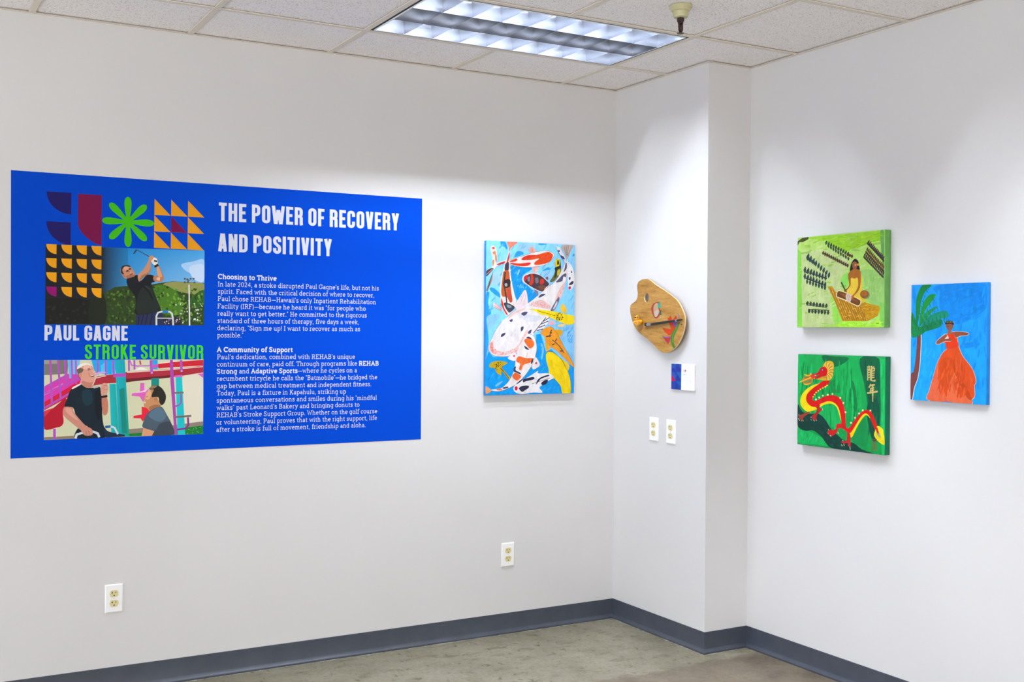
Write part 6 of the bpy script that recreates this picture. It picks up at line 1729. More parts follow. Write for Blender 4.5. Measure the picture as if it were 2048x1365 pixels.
def picture(root, key, face, mat, nest=None, x_off=None, gain=1.0, frames={}):
    """build every painted or printed shape of picture `key` on the plane `face` metres in front of the wall"""
    nest = nest or {}
    w = SIZES[key][2]
    ox = -w / 2 if x_off is None else x_off
    rnd = random.Random(key)
    groups, placed = {}, []
    for it in ART[key]:
        part, mode, col, flat = it[0], it[1], it[2], it[3]
        pts = [(flat[i] * 1e-4 + ox, flat[i + 1] * 1e-4) for i in range(0, len(flat), 2)]
        cl = [tuple(min(c * gain, 0.95) for c in srgb(q)) for q in (col if isinstance(col, tuple) else (col,))]
        out = []
        if mode == 'S':
            out = [(rounded(pts), cl)]
        elif mode == 'P':
            out = [(pts, cl)]
        elif mode == 'G':
            n = 24
            for s in range(n):
                t0, t1 = s / n, (s + 1) / n
                lp = lambda a, c, t: tuple(a[k] + (c[k] - a[k]) * t for k in range(len(a)))
                q = [lp(pts[0], pts[1], t0), lp(pts[0], pts[1], t1), lp(pts[3], pts[2], t1), lp(pts[3], pts[2], t0)]
                cc = [lp(cl[0], cl[1], t0), lp(cl[0], cl[1], t1), lp(cl[3], cl[2], t1), lp(cl[3], cl[2], t0)]
                out.append((q, cc))
        elif mode in 'LC':
            if mode == 'C':
                pts = rounded(pts, 5, False)
            out = [(q, cl) for q in ribbon(pts, it[4] * 1e-4)]
        elif mode == 'B':                      # brush dabs
            xs, ys = [p[0] for p in pts], [p[1] for p in pts]
            ln, wd, ang, cnt, jit = it[4] * 1e-4, it[5] * 1e-4, math.radians(it[6]), it[7], it[8]
            tries = 0
            while len(out) < cnt and tries < cnt * 20:
                tries += 1
                p = Vector((rnd.uniform(min(xs), max(xs)), rnd.uniform(min(ys), max(ys))))
                an = ang + rnd.uniform(-jit, jit)
                u = Vector((math.cos(an), math.sin(an))) * ln * 0.5 * rnd.uniform(0.6, 1.2)
                v = Vector((-math.sin(an), math.cos(an))) * wd * 0.5 * rnd.uniform(0.5, 1.2)
                if not (inside(p + u * 0.9, pts) and inside(p - u * 0.9, pts)):
                    continue
                bend = v * rnd.uniform(-0.6, 0.6)
                q = [p - u, p - u * 0.6 - v + bend * 0.5, p - v + bend, p + u * 0.6 - v * 0.8 + bend * 0.5, p + u, p + u * 0.6 + v * 0.9 + bend * 0.5, p + v + bend, p - u * 0.6 + v + bend * 0.5]
                out.append(([tuple(c) for c in q], [cl[len(out) % len(cl)]]))
            if not out:
                continue
        elif mode == 'D':
            xs, ys = [p[0] for p in pts], [p[1] for p in pts]
            size, cnt = it[4] * 1e-4, it[5]
            tries = 0
            while len(out) < cnt and tries < cnt * 20:
                tries += 1
                p = (rnd.uniform(min(xs), max(xs)), rnd.uniform(min(ys), max(ys)))
                if not inside(p, pts):
                    continue
                k, a0 = 6, rnd.uniform(0, 6)
                rr = [size * rnd.uniform(0.35, 0.75) for _ in range(k)]
                out.append(([(p[0] + rr[i] * math.cos(a0 + i * 2 * math.pi / k), p[1] + rr[i] * math.sin(a0 + i * 2 * math.pi / k)) for i in range(k)], [cl[len(out) % len(cl)]]))
        if key != 'palette':
            lx, lz = w / 2 - 0.0004, SIZES[key][3] - 0.0004
            out = [([(min(max(p[0], -lx), lx), min(max(p[1], 0.0004), lz)) for p in q], c) for q, c in out]
        if part in frames or nest.get(part) in frames:
            x0, x1, z0, z1 = frames[part if part in frames else nest[part]]
            out = [([(min(max(p[0], x0), x1), min(max(p[1], z0), z1)) for p in q], c) for q, c in out]
        bx = (min(p[0] for q, _ in out for p in q), max(p[0] for q, _ in out for p in q), min(p[1] for q, _ in out for p in q), max(p[1] for q, _ in out for p in q))
        lev = 1
        for ob, ol in placed:
            if ol >= lev and bx[0] < ob[1] and bx[1] > ob[0] and bx[2] < ob[3] and bx[3] > ob[2]:
                lev = ol + 1
        top = lev
        if mode in 'DB':                       # dabs and specks lie over one another in thin coats
            small = []
            for q, c in out:
                qb = (min(p[0] for p in q), max(p[0] for p in q), min(p[1] for p in q), max(p[1] for p in q))
                sub = 0
                for ob, os_ in small:
                    if os_ >= sub and qb[0] < ob[1] and qb[1] > ob[0] and qb[2] < ob[3] and qb[3] > ob[2]:
                        sub = os_ + 1
                small.append((qb, sub))
                groups.setdefault(part, []).append((q, face + STEP * (lev + 0.5 * sub), c))
                top = max(top, math.ceil(lev + 0.5 * sub))
        else:
            for q, c in out:
                groups.setdefault(part, []).append((no_loop(q), face + STEP * lev, c))
        placed.append((bx, top))
    made = {}
    for part, polys in groups.items():
        host = made.get(nest.get(part), root)
        made[part] = mesh_from_polys(part.split('#')[0], polys, mat, host)
    return made


def hang(key):
    """where the picture's bottom centre meets its wall, and the turn that faces it into the room"""
    x0, z0, w, h = SIZES[key]
    if key in ('koi', 'panel'):
        return (x0 + w / 2, 0.0, z0), 0.0
    plane = 0.0 if key in ('card', 'palette') else PIER_W
    return (plane, -(x0 + w / 2), z0), -math.pi / 2


def canvas(key, name, label, category, face, front, side):
    loc, rz = hang(key)
    root = empty(name, label, category, loc, rz)
    w, h = SIZES[key][2:]
    bm = box(bmesh.new(), -w / 2, w / 2, -face, -0.0005, 0, h, 0.0022, 2)
    me_o = obj('canvas', bm, PAINT, root)
    me = me_o.data
    ca = me.color_attributes.new('pigment', 'FLOAT_COLOR', 'CORNER')
    for p in me.polygons:
        c = srgb(front) if p.normal.y < -0.9 else srgb(side)
        for li in p.loop_indices:
            ca.data[li].color = (*c, 1)
    soft(me_o, 0.5)
    return root


koi = canvas('koi', 'koi_painting', 'upright canvas of red, white and yellow koi in blue water', 'painting', 0.02, '#7cc6f6', '#1c8ad8')
picture(koi, 'koi', 0.02, PAINT, gain=0.8)
kapa = canvas('kapa', 'woman_on_mat_painting', 'pale green canvas of a woman in yellow on a mat, above the dragon', 'painting', 0.035, '#a3cf62', '#6aa556')
picture(kapa, 'kapa', 0.035, PAINT, gain=0.9)
dragon = canvas('dragon', 'dragon_painting', 'dark green canvas of a red dragon, below the woman on a mat', 'painting', 0.03, '#0c9846', '#0a6a48')
picture(dragon, 'dragon', 0.03, PAINT, gain=0.9)
dancer = canvas('dancer', 'dancer_painting', 'bright blue canvas of a dancer in an orange dress beside a palm', 'painting', 0.02, '#1492ee', '#1c86d8')
picture(dancer, 'dancer', 0.02, PAINT, gain=0.9)

# ------------------------------------------------------------------ lettering
def arc(cx, cy, rx, ry, a0, a1, n=8):
    return [(cx + rx * math.cos(math.radians(a0 + (a1 - a0) * i / n)), cy + ry * math.sin(math.radians(a0 + (a1 - a0) * i / n))) for i in range(n + 1)]


def ring(cx, cy, rx, ry):
    return arc(cx, cy, rx, ry, 0, 360, 18)


# condensed poster capitals, cap height 100, stroke 17: advance width and centre lines
POSTER = {
    'T': (39, [[(0, 91.5), (39, 91.5)], [(19.5, 85), (19.5, 0)]]),
    'H': (43, [[(8.5, 0), (8.5, 100)], [(34.5, 0), (34.5, 100)], [(8.5, 51), (34.5, 51)]]),
    'E': (36, [[(8.5, 0), (8.5, 100)], [(8.5, 91.5), (36, 91.5)], [(8.5, 51), (32, 51)], [(8.5, 8.5), (36, 8.5)]]),
    'F': (34, [[(8.5, 0), (8.5, 100)], [(8.5, 91.5), (34, 91.5)], [(8.5, 49), (31, 49)]]),
    'L': (34, [[(8.5, 0), (8.5, 100)], [(8.5, 8.5), (34, 8.5)]]),
    'I': (17, [[(8.5, 0), (8.5, 100)]]),
    'P': (42, [[(8.5, 0), (8.5, 100)], [(8.5, 91.5), (20, 91.5)] + arc(21, 79, 12.5, 12.5, 90, 0, 5) + arc(21, 58, 12.5, 12.5, 0, -90, 5) + [(8.5, 45.5)]]),
    'R': (43, [[(8.5, 0), (8.5, 100)], [(8.5, 91.5), (20, 91.5)] + arc(21, 79, 12.5, 12.5, 90, 0, 5) + arc(21, 62, 12.5, 12.5, 0, -90, 5) + [(8.5, 49.5)], [(21, 49.5)] + arc(22, 38, 12, 12, 90, 0, 5) + [(34, 10), (36, 0)]]),
    'B': (42, [[(8.5, 0), (8.5, 100)]]),
    'O': (43, [arc(21.5, 78.5, 13, 13, 180, 0, 8) + arc(21.5, 21.5, 13, 13, 0, -180, 8) + [(8.5, 78.5)]]),
    'D': (43, [[(8.5, 8.5), (20, 8.5)] + arc(21.5, 21.5, 13, 13, -90, 0, 5) + arc(21.5, 78.5, 13, 13, 0, 90, 5) + [(8.5, 91.5), (8.5, 8.5)]]),
    'C': (42, [[(34, 64)] + arc(21, 78.5, 12.8, 13, 0, 180, 8) + arc(21, 21.5, 12.8, 13, 180, 360, 8) + [(34, 37)]]),
    'G': (42, [[(34, 66)] + arc(21, 78.5, 12.8, 13, 0, 180, 8) + arc(21, 21.5, 12.8, 13, 180, 360, 8) + [(34, 47), (21, 47)]]),
    'S': (41, [[(33, 68)] + arc(20.5, 78.5, 12.5, 13, 0, 180, 8) + [(8, 70), (11, 60), (30, 42), (33, 32)] + arc(20.5, 21.5, 12.5, 13, 0, -180, 8) + [(8, 33)]]),
    'U': (42, [[(8.5, 100)] + arc(21, 21.5, 12.8, 13, 180, 360, 8) + [(33.8, 100)]]),
    'N': (44, [[(8.5, 0), (8.5, 100)], [(35.5, 0), (35.5, 100)], [(9, 100), (35, 0)]]),
    'W': (64, [[(7, 100), (18, 0)], [(20, 0), (31, 78)], [(33, 78), (44, 0)], [(46, 0), (57, 100)]]),
    'V': (42, [[(8, 100), (19, 0)], [(23, 0), (34, 100)]]),
    'Y': (41, [[(7.5, 100), (20, 40)], [(33.5, 100), (21, 40)], [(20.5, 46), (20.5, 0)]]),
    'A': (43, [[(8, 0), (19, 100)], [(35, 0), (24, 100)], [(11, 24), (32, 24)]]),
    'K': (43, [[(8.5, 0), (8.5, 100)], [(34.5, 100), (9, 40)], [(19, 58), (36, 0)]]),
}
# slab-serif text face, cap height 70, x-height 50, centre lines
SLAB = {
    'a': (45, [arc(22, 33, 13, 13, 155, 0, 7) + [(35, 4), (42, 4)], ring(21, 15, 14, 11)]),
    'b': (50, [[(11, 70), (11, 4)], ring(27, 25, 17, 21), [(3, 70), (11, 70)]]),
    'c': (45, [arc(25, 25, 18, 21, 45, 315, 10), [(40, 47), (40, 35)]]),
    'd': (51, [ring(23, 25, 17, 21), [(39, 70), (39, 4)], [(30, 70), (39, 70)], [(39, 4), (48, 4)]]),
    'e': (48, [[(7, 26), (42, 26)], arc(25, 25, 18, 21, 0, 315, 12)]),
    'f': (32, [arc(28, 58, 12, 12, 40, 180, 6) + [(16, 4)], [(5, 46), (31, 46)], [(6, 4), (27, 4)]]),
    'g': (50, [ring(23, 25, 17, 21), [(39, 46), (39, -8)] + arc(25, -6, 14, 11, 0, -130, 6), [(39, 46), (47, 46)]]),
    'h': (53, [[(11, 70), (11, 4)], arc(26, 30, 15, 16, 180, 0, 8) + [(41, 4)], [(3, 70), (11, 70)], [(2, 4), (20, 4)], [(32, 4), (50, 4)]]),
    'i': (24, [[(12, 46), (12, 4)], [(4, 46), (12, 46)], [(2, 4), (22, 4)], [(12, 60), (12, 70)]]),
    'k': (51, [[(11, 70), (11, 4)], [(38, 46), (12, 22)], [(21, 29), (40, 4)], [(3, 70), (11, 70)], [(2, 4), (20, 4)], [(29, 46), (46, 46)], [(31, 4), (49, 4)]]),
    'l': (24, [[(12, 70), (12, 4)], [(4, 70), (12, 70)], [(2, 4), (22, 4)]]),
    'm': (76, [[(11, 46), (11, 4)], arc(24, 32, 13, 14, 180, 0, 7) + [(37, 4)], arc(50, 32, 13, 14, 180, 0, 7) + [(63, 4)], [(3, 46), (11, 46)], [(2, 4), (19, 4)], [(29, 4), (45, 4)], [(55, 4), (73, 4)]]),
    'n': (53, [[(11, 46), (11, 4)], arc(26, 31, 15, 15, 180, 0, 8) + [(41, 4)], [(3, 46), (11, 46)], [(2, 4), (20, 4)], [(32, 4), (50, 4)]]),
    'o': (49, [ring(24.5, 25, 18.5, 21)]),
    'p': (51, [ring(28, 25, 17, 21), [(12, 46), (12, -20)], [(3, 46), (12, 46)], [(3, -20), (22, -20)]]),
    'q': (50, [ring(22, 25, 17, 21), [(39, 46), (39, -20)], [(39, 46), (47, 46)], [(29, -20), (48, -20)]]),
    'r': (37, [[(13, 46), (13, 4)], arc(27, 31, 14, 15, 180, 65, 6), [(4, 46), (13, 46)], [(3, 4), (25, 4)]]),
    's': (41, [[(33, 36), (31, 44), (20, 46.5), (10, 44), (8, 36), (13, 29.5), (27, 23), (33.5, 17), (32, 8), (22, 3.5), (10, 5), (7, 14)]]),
    't': (33, [[(15, 60), (15, 13), (19, 5), (30, 5)], [(4, 46), (29, 46)]]),
    'u': (52, [[(11, 46)] + arc(25, 19, 14, 15, 180, 360, 8) + [(39, 46)], [(39, 20), (39, 4), (48, 4)], [(3, 46), (11, 46)], [(31, 46), (39, 46)]]),
    'v': (48, [[(8, 46), (24, 4), (40, 46)], [(1, 46), (16, 46)], [(32, 46), (47, 46)]]),
    'w': (68, [[(8, 46), (21, 4), (34, 44), (47, 4), (60, 46)], [(1, 46), (15, 46)], [(53, 46), (67, 46)]]),
    'x': (48, [[(9, 46), (39, 4)], [(39, 46), (9, 4)], [(2, 46), (17, 46)], [(31, 46), (46, 46)], [(1, 4), (17, 4)], [(31, 4), (47, 4)]]),
    'y': (48, [[(8, 46), (25, 5)], [(40, 46), (19, -15), (8, -17)], [(1, 46), (16, 46)], [(32, 46), (47, 46)]]),
    'z': (43, [[(8, 34), (8, 46), (35, 46), (8, 4), (36, 4), (36, 16)]]),
    'A': (64, [[(9, 4), (32, 66), (55, 4)], [(19, 26), (45, 26)], [(0, 4), (19, 4)], [(45, 4), (64, 4)]]),
    'B': (57, [[(14, 4), (14, 66)], [(4, 66), (32, 66)] + arc(32, 52, 14, 14, 80, -80, 6) + [(14, 38)], [(32, 37)] + arc(34, 20.5, 15, 16.5, 90, -90, 6) + [(4, 4)]]),
    'C': (64, [arc(35, 35, 27, 31, 40, 318, 12), [(56, 68), (56, 50)]]),
    'F': (53, [[(14, 4), (14, 66)], [(4, 66), (49, 66), (49, 53)], [(14, 36), (38, 36)], [(4, 4), (26, 4)]]),
    'G': (68, [arc(36, 35, 28, 31, 40, 330, 12), [(59, 10), (59, 31), (40, 31)], [(57, 68), (57, 51)]]),
    'H': (68, [[(15, 4), (15, 66)], [(53, 4), (53, 66)], [(15, 36), (53, 36)], [(4, 66), (26, 66)], [(4, 4), (26, 4)], [(42, 66), (64, 66)], [(42, 4), (64, 4)]]),
    'I': (29, [[(14.5, 4), (14.5, 66)], [(4, 66), (25, 66)], [(4, 4), (25, 4)]]),
    'K': (63, [[(15, 4), (15, 66)], [(51, 66), (16, 30)], [(27, 41), (53, 4)], [(4, 66), (26, 66)], [(4, 4), (26, 4)], [(40, 66), (60, 66)], [(42, 4), (62, 4)]]),
    'L': (53, [[(14, 66), (14, 4)], [(4, 66), (26, 66)], [(4, 4), (50, 4), (50, 19)]]),
    'P': (56, [[(14, 4), (14, 66)], [(4, 66), (33, 66)] + arc(34, 50, 16, 16, 85, -85, 7) + [(14, 34)], [(4, 4), (26, 4)]]),
    'R': (61, [[(14, 4), (14, 66)], [(4, 66), (33, 66)] + arc(34, 51, 15, 15, 85, -85, 7) + [(14, 36)], [(34, 36), (50, 4), (59, 4)], [(4, 4), (26, 4)]]),
    'S': (53, [[(44, 52), (40, 62), (27, 66.5), (13, 63), (9, 52), (15, 42), (36, 31), (44, 23), (43, 12), (34, 4.5), (20, 4), (10, 9), (7, 20)]]),
    'T': (56, [[(28, 66), (28, 4)], [(5, 52), (5, 66), (51, 66), (51, 52)], [(17, 4), (39, 4)]]),
    'W': (86, [[(10, 66), (27, 4), (43, 62), (59, 4), (76, 66)], [(1, 66), (20, 66)], [(66, 66), (85, 66)]]),
    'E': (57, [[(14, 4), (14, 66)], [(4, 66), (50, 66), (50, 53)], [(14, 36), (38, 36)], [(4, 4), (52, 4), (52, 18)]]),
    '0': (50, [ring(25, 35, 18, 31)]),
    '2': (47, [arc(23, 49, 15, 17, 165, -30, 8) + [(9, 4), (40, 4)]]),
    '4': (50, [[(36, 4), (36, 66), (7, 22), (46, 22)]]),
    ',': (20, [[(11, 8), (8, -10)]]),
    '.': (20, [[(10, 0), (10, 10)]]),
    "'": (16, [[(9, 70), (7, 54)]]),
    '"': (22, [[(7, 70), (7, 57)], [(15, 70), (15, 57)]]),
    '!': (20, [[(10, 70), (10, 22)], [(10, 0), (10, 10)]]),
    '(': (26, [arc(28, 28, 18, 46, 125, 235, 8)]),
    ')': (26, [arc(-2, 28, 18, 46, 55, -55, 8)]),
    '\u2014': (70, [[(2, 27), (68, 27)]]),
}


def set_line(text, x0, y0, x1, y1, cap, face, weight):
    """polys of one line of lettering from (x0, y0) to (x1, y1), baseline coordinates in metres"""
    poster = face == 'poster'
    font, capu = (POSTER, 100.0) if poster else (SLAB, 70.0)
    gap, space = (8.0, 20.0) if poster else (3.5, 25.0)
    bold = False
    runs, x = [], 0.0
    for ch in text:
        if ch == '*':
            bold = not bold
            continue
        if ch == ' ':
            x += space
            continue
        adv, strokes = font[ch]
        k = 1.06 if bold else 1.0
        runs.append((x, strokes, bold, k))
        x += adv * k + gap
    total = x - gap
    sy = cap / capu
    sx = (x1 - x0) / total
    polys = []
    lev = 0
    for px, strokes, bd, k in runs:
        w = weight * (1.75 if bd else 1.0)
        for st in strokes:
            for q in ribbon([(px + p[0] * k, p[1]) for p in st], w):
                polys.append(([(x0 + p[0] * sx, y0 + (y1 - y0) * p[0] / total + p[1] * sy) for p in q], lev))
            lev = (lev + 1) % 6
    return polys


# ------------------------------------------------------------------ the printed wall panel
loc, rz = hang('panel')
panel = empty('wall_panel', 'large blue wall panel with white headings, two photos and a text column', 'wall panel', loc, rz)
PW, PH = SIZES['panel'][2:]
PANEL_BLUE = material('panel_blue_print', '#0057e0', 0.6, spec=0.06)
nt, b = nodes(PANEL_BLUE)
b.inputs['Base Color'].default_value = (*(0.0, 0.060, 0.54), 1)
obj('panel_sheet', box(bmesh.new(), -PW / 2, PW / 2, -0.001, -0.0001, 0, PH), PANEL_BLUE, panel)
picture(panel, 'panel', 0.001, PRINT, {
    'pattern_print': 'golf_photo', 'lamp_post': 'golf_photo', 'printed_golfer': 'golf_photo', 'golf_club': 'golf_photo', 'walking_frame': 'golf_photo',
    'climbing_frame': 'playground_photo', 'printed_man#1': 'playground_photo', 'printed_man#2': 'playground_photo', 'walking_frame#2': 'playground_photo'}, gain=1.0,
        frames={k: (a - PW / 2, c - PW / 2, d, e) for k, (a, c, d, e) in PHOTO_FRAMES.items()})
WHITE_INK, GREEN_INK = (0.64, 0.66, 0.74), (0.05, 0.60, 0.015)
styles = {'H': ('heading_lettering', 'poster', 16.5), 'N': ('name_lettering', 'poster', 16.5), 'G': ('caption_lettering', 'poster', 14.0),
          'B': ('paragraph_heading', 'slab', 14.5), 'R': ('paragraph_text', 'slab', 7.6)}
text_parts, block = {}, 0
for st, text, x0, y0, x1, y1, cap in TEXT_LINES:
    part, face, weight = styles[st]
    if st == 'B':
        block += 1
    key = (part, block if st in 'BR' else 0)
    cap_m = cap * 1e-4 if cap else 0.0205
    ink = GREEN_INK if st == 'G' else WHITE_INK
    for q, lev in set_line(text, x0 * 1e-4 - PW / 2, y0 * 1e-4, x1 * 1e-4 - PW / 2, y1 * 1e-4, cap_m, face, weight):
        text_parts.setdefault(key, []).append((q, 0.001 + STEP * (12 + lev), [ink]))
for (part, blk), polys in text_parts.items():
    o = mesh_from_polys(part, polys, PRINT, panel)
    if part == 'caption_lettering':
        o['label'] = 'green caption lettering'

# ------------------------------------------------------------------ wall outlets
PLATE = material('outlet_plate_nylon', '#f2f1f0', 0.3)
IVORY = material('ivory_receptacle', '#d8cc98', 0.35)
SLOT = material('outlet_slot', '#17130d', 0.6)
STEEL = material('plated_steel', '#b9b9bb', 0.3, 1.0)
SCREW = material('painted_screw', '#e4e2de', 0.35)


def outlet(loc, rz, label):
    root = empty('wall_outlet', label, 'outlet', loc, rz)
    w, h, t = 0.0350, 0.0572, 0.0060
    bm = bmesh.new()
    back = [bm.verts.new((x, -0.0003, z)) for x, z in ((-w, 0), (w, 0), (w, 2 * h), (-w, 2 * h))]
    e = 0.0035
    midr = [bm.verts.new((x, -t * 0.55, z)) for x, z in ((-w, 0), (w, 0), (w, 2 * h), (-w, 2 * h))]
    fr = [bm.verts.new((x, -t, z)) for x, z in ((-w + e, e), (w - e, e), (w - e, 2 * h - e), (-w + e, 2 * h - e))]
    bm.faces.new(back)
    bm.faces.new(fr)
    for a, c in ((back, midr), (midr, fr)):
        for i in range(4):
            bm.faces.new((a[i], a[(i + 1) % 4], c[(i + 1) % 4], c[i]))
    bmesh.ops.bevel(bm, geom=[ed for ed in bm.edges if all(v.co.y < -t * 0.5 for v in ed.verts)], offset=0.0008, segments=2, affect='EDGES')
    soft(obj('cover_plate', bm, PLATE, root), 0.5)
    for s in (-1, 1):
        zc = h + s * 0.0197
        pts = []
        for i in range(40):
            a = 2 * math.pi * i / 40
            x, z = 0.0172 * math.cos(a), 0.0172 * math.sin(a)
            pts.append((x, zc + max(-0.0138, min(0.0138, z))))
        bm = prism(bmesh.new(), pts, -t - 0.0016, -t + 0.001)
        r = obj('receptacle', bm, IVORY, root)
        bm = bmesh.new()
        y0, y1 = -t - 0.00185, -t - 0.001
        box(bm, -0.0075, -0.0052, y0, y1, zc + 0.0005, zc + 0.0082)
        box(bm, -0.0105, -0.0052, y0, y1, zc + 0.0031, zc + 0.0053)
        box(bm, 0.0052, 0.0073, y0, y1, zc + 0.0010, zc + 0.0078)
        prism(bm, [(0.0026 * math.cos(a * math.pi / 8), zc - 0.0072 + 0.0026 * math.sin(a * math.pi / 8)) for a in range(16)], y0, y1)
        obj('slots', bm, SLOT, r)
    bm = lathe(bmesh.new(), [(0.0034, -t - 0.0010), (0.0034, -t + 0.001)], 14, 'Y', (0, 0, h))
    obj('cover_screw', bm, SCREW, root)
    return root


RZ = -math.pi / 2
outlet((-2.4547, 0, 0.3205), 0.0, 'white outlet low on the wall under the blue panel')
outlet((-0.6235, 0, 0.3262), 0.0, 'white outlet low on the wall under the koi canvas')
outlet((0, -0.3425, 0.9405), RZ, 'white outlet on the pier, the one nearer the inner corner')
outlet((0, -0.4765, 0.9380), RZ, 'white outlet on the pier, directly below the small card')

# ------------------------------------------------------------------ information card
loc, rz = hang('card')
card = empty('information_card', 'small white card with a blue patterned strip, under the palette', 'card', loc, rz)
CARD_M = material('white_card', '#f1f0f4', 0.5)
CW, CH = SIZES['card'][2:]
obj('card_board', box(bmesh.new(), -CW / 2, CW / 2, -0.008, -0.0003, 0, CH, 0.0006, 1), CARD_M, card)
picture(card, 'card', 0.008, PRINT)

# ------------------------------------------------------------------ wooden palette
WOOD = material('varnished_plywood', '#bb8d42', 0.38)
nt, b = nodes(WOOD)
v = coords(nt, (1.0, 1.0, 5.0), (0, 0.75, 0))
gr = noise(nt, v, 9.0, 6, 0.62)
c1 = ramp(nt, gr, [(0.28, '#8f6120'), (0.5, '#b08236'), (0.72, '#c2964e')])
sp = ramp(nt, noise(nt, coords(nt, (1, 1, 4), (0, 0.75, 0)), 55, 3), [(0.3, '#d9d0c4'), (0.6, '#ffffff')])
nt.links.new(mix(nt, 0.7, c1, sp, 'MULTIPLY'), b.inputs['Base Color'])
EDGE = material('pale_plywood_edge', '#e2c79a', 0.55)
loc, rz = hang('palette')
PAL_W = SIZES['palette'][2]
palette = empty('artist_palette', 'wooden artist palette with a thumb hole, hung on the white pier', 'palette', loc, rz)
def pairs(a):
    return [(a[i] * 1e-4 - PAL_W / 2, a[i + 1] * 1e-4) for i in range(0, len(a), 2)]
outline = rounded(pairs(PALETTE_OUTLINE), 3)
hole = pairs(PALETTE_HOLE)
F0, T0 = 0.030, 0.0075                           # face and thickness
cu = bpy.data.curves.new('palette_outline', 'CURVE')
cu.dimensions = '2D'
cu.fill_mode = 'BOTH'
cu.extrude = T0 / 2
for ring_pts in (outline, hole):
    spn = cu.splines.new('POLY')
    spn.points.add(len(ring_pts) - 1)
    for p, q in zip(spn.points, ring_pts):
        p.co = (q[0], q[1], 0, 1)
    spn.use_cyclic_u = True
tmp = bpy.data.objects.new('palette_outline', cu)
me = bpy.data.meshes.new_from_object(tmp)
me.transform(Matrix.Rotation(math.pi / 2, 4, 'X'))
me.transform(Matrix.Translation((0, -F0 + T0 / 2, 0)))
bpy.data.objects.remove(tmp)
bpy.data.curves.remove(cu)
me.name = 'board'
me.materials.clear()
board = link('board', me, WOOD, palette)
me.materials.append(EDGE)
for p in me.polygons:
    p.material_index = 0 if abs(p.normal.y) > 0.7 else 1
obj('hanging_block', box(bmesh.new(), -0.05, 0.05, -F0 + T0, -0.0005, 0.16, 0.22), EDGE, palette)
picture(palette, 'palette', F0, PAINT, gain=0.8)

# paint brush fixed across the palette
b0, b1, b2, b3, b4 = pairs(BRUSH_POINTS)
brush = empty('paint_brush', 'black paint brush with a silver ferrule lying across the palette', 'brush', loc, rz)
BLACK = material('black_lacquer', '#1d1c20', 0.28)
HAIR = material('dark_bristle', '#17151a', 0.8)
yb = -F0 - 0.0085
def on(p, q, t):
    return (p[0] + (q[0] - p[0]) * t, yb, p[1] + (q[1] - p[1]) * t)
soft(obj('handle', tube(bmesh.new(), [on(b2, b4, t) for t in (0, 0.03, 0.12, 0.3, 0.6, 0.8, 0.95, 1.0)], [0.0052, 0.0060, 0.0066, 0.0064, 0.0056, 0.0052, 0.0046, 0.002], 14), BLACK, brush), 0.8)
soft(obj('ferrule', tube(bmesh.new(), [on(b1, b2, t) for t in (0, 0.1, 0.5, 0.9, 1.02)], [0.0082, 0.0080, 0.0070, 0.0064, 0.0062], 14), STEEL, brush), 0.8)
soft(obj('bristles', tube(bmesh.new(), [on(b0, b1, t) for t in (0, 0.15, 0.5, 0.9, 1.0)], [0.0045, 0.0078, 0.0090, 0.0084, 0.0078], 14), HAIR, brush), 0.8)
soft(obj('handle_ring', tube(bmesh.new(), [on(b3, b4, t) for t in (-0.02, 0.1, 0.2)], [0.0056, 0.0059, 0.0056], 14), STEEL, brush), 0.8)

# rubber duck with sunglasses stuck on the palette
dx, dz = pairs(DUCK_POINT)[0]
duck = empty('rubber_duck', 'tiny yellow rubber duck in black sunglasses stuck on the palette', 'rubber duck', loc, rz)
YEL = material('yellow_rubber', '#f6b818', 0.32)
ORG = material('orange_beak', '#e8641c', 0.35)
PNK = material('pink_rubber', '#ea6a5c', 0.35)
LENS = material('black_lens', '#0d0c0e', 0.15)
cx, cyy, cz = dx, -F0 - 0.021, dz
tilt = Matrix.Rotation(0.72, 3, 'Z') @ Matrix.Rotation(-0.15, 3, 'Y')
def P(x, y, z):
    return Vector((cx, cyy, cz)) + tilt @ Vector((x, y, z))
bm = bmesh.new()
ball(bm, P(0, 0, -0.010), (0.0185, 0.0195, 0.0135), 24, 14, tilt)
ball(bm, P(0, 0.004, -0.002), (0.0125, 0.013, 0.011), 20, 12, tilt)
ball(bm, P(-0.001, -0.004, 0.0135), (0.0118, 0.0118, 0.0112), 24, 14, tilt)
body = obj('body', bm, YEL, duck, True)
md = body.modifiers.new('blend', 'REMESH')
md.mode = 'VOXEL'
md.voxel_size = 0.0011
md.use_smooth_shade = True
ms = body.modifiers.new('smooth', 'SMOOTH')
ms.iterations = 6
for s in (-1, 1):
    bm = ball(bmesh.new(), P(s * 0.0175, -0.004, -0.007), (0.0052, 0.0115, 0.0078), 16, 10, tilt)
    obj('wing', bm, YEL, duck, True)
bm = bmesh.new()
ball(bm, P(-0.001, -0.0165, 0.0095), (0.0056, 0.0052, 0.0017), 16, 8, tilt)
ball(bm, P(-0.001, -0.0155, 0.0078), (0.0046, 0.0042, 0.0014), 16, 8, tilt)
obj('beak', bm, ORG, duck, True)
bm = bmesh.new()
for s in (-1, 1):
    ball(bm, P(-0.001 + s * 0.0052, -0.0150, 0.0158), (0.0044, 0.0018, 0.0026), 16, 8, tilt)
tube(bm, [P(-0.003, -0.0162, 0.0166), P(0.001, -0.0162, 0.0166)], 0.0009, 8)
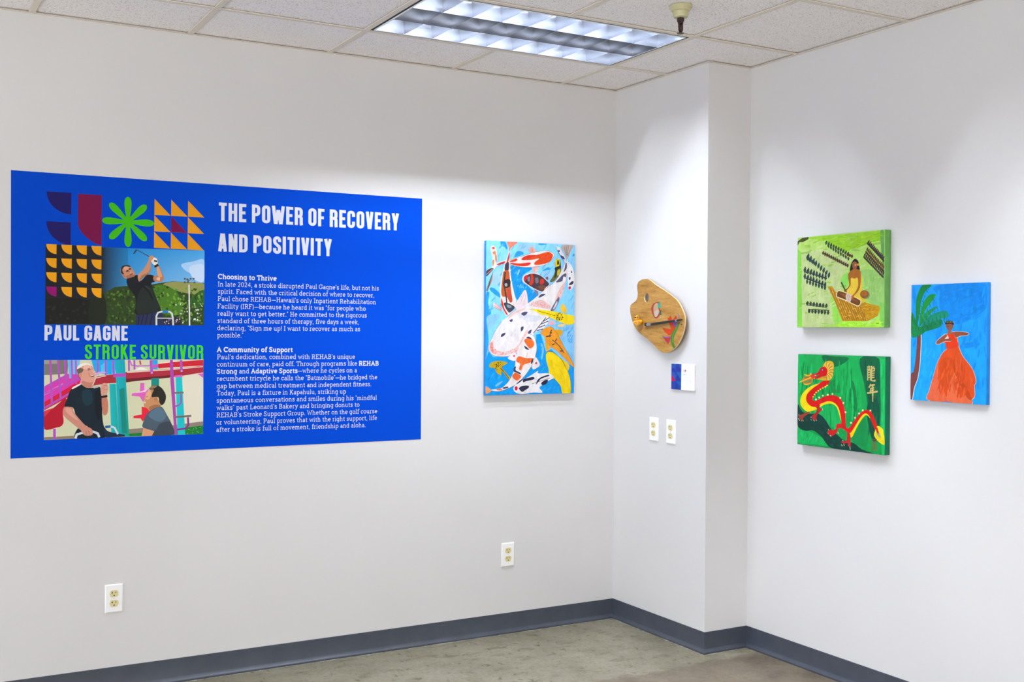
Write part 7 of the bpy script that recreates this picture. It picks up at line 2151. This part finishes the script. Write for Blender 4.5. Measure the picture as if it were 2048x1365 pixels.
for s in (-1, 1):
    tube(bm, [P(-0.001 + s * 0.0092, -0.0130, 0.0166), P(-0.001 + s * 0.0118, -0.005, 0.0166), P(-0.001 + s * 0.0115, 0.001, 0.016)], 0.0008, 8)
obj('sunglasses', bm, LENS, duck, True)
bm = bmesh.new()
for s in (-1, 1):
    ball(bm, P(s * 0.0068, -0.0178, -0.0075), (0.0058, 0.0026, 0.0034), 14, 8, tilt)
tube(bm, [P(0.0178 * math.cos(a), -0.0004 - 0.0196 * math.sin(a), -0.0072) for a in [i * math.pi / 14 for i in range(15)]], 0.0014, 8)
obj('pink_top', bm, PNK, duck, True)

# ------------------------------------------------------------------ fire sprinkler
CREAM = material('cream_escutcheon', '#bfb98e', 0.45)
BRONZE = material('brown_bronze', '#4a3832', 0.4, 0.6)
spr = empty('fire_sprinkler', 'fire sprinkler with a cream collar and brown head beside the ceiling light', 'sprinkler', (-0.647, -1.352, H), 0.4)
bm = lathe(bmesh.new(), [(0.043, 0.004), (0.043, -0.001), (0.040, -0.005), (0.0345, -0.0155), (0.0335, -0.0165), (0.0300, -0.0170), (0.0296, -0.022), (0.0288, -0.034), (0.0265, -0.039), (0.0240, -0.0405), (0.013, -0.0415)], 40)
soft(obj('escutcheon', bm, CREAM, spr), 0.5)
bm = lathe(bmesh.new(), [(0.0128, -0.040), (0.0135, -0.046), (0.0135, -0.055), (0.0105, -0.057), (0.0105, -0.062)], 12)
soft(obj('body', bm, BRONZE, spr), 0.5)
for s in (-1, 1):
    obj('frame_arm', tube(bmesh.new(), [(s * 0.0095, 0, -0.060), (s * 0.0122, 0, -0.066), (s * 0.0128, 0, -0.078), (s * 0.011, 0, -0.086), (s * 0.005, 0, -0.092), (0, 0, -0.094)], 0.0040, 8), BRONZE, spr, True)
obj('heat_link', tube(bmesh.new(), [(0, 0, -0.060), (0, 0, -0.070), (0, 0, -0.08), (0, 0, -0.090)], [0.0045, 0.0065, 0.0055, 0.0045], 10), BRONZE, spr, True)
bm = lathe(bmesh.new(), [(0.005, -0.0925), (0.0055, -0.096), (0.0135, -0.0985), (0.0135, -0.100), (0.004, -0.101)], 24)
soft(obj('deflector', bm, BRONZE, spr), 0.5)
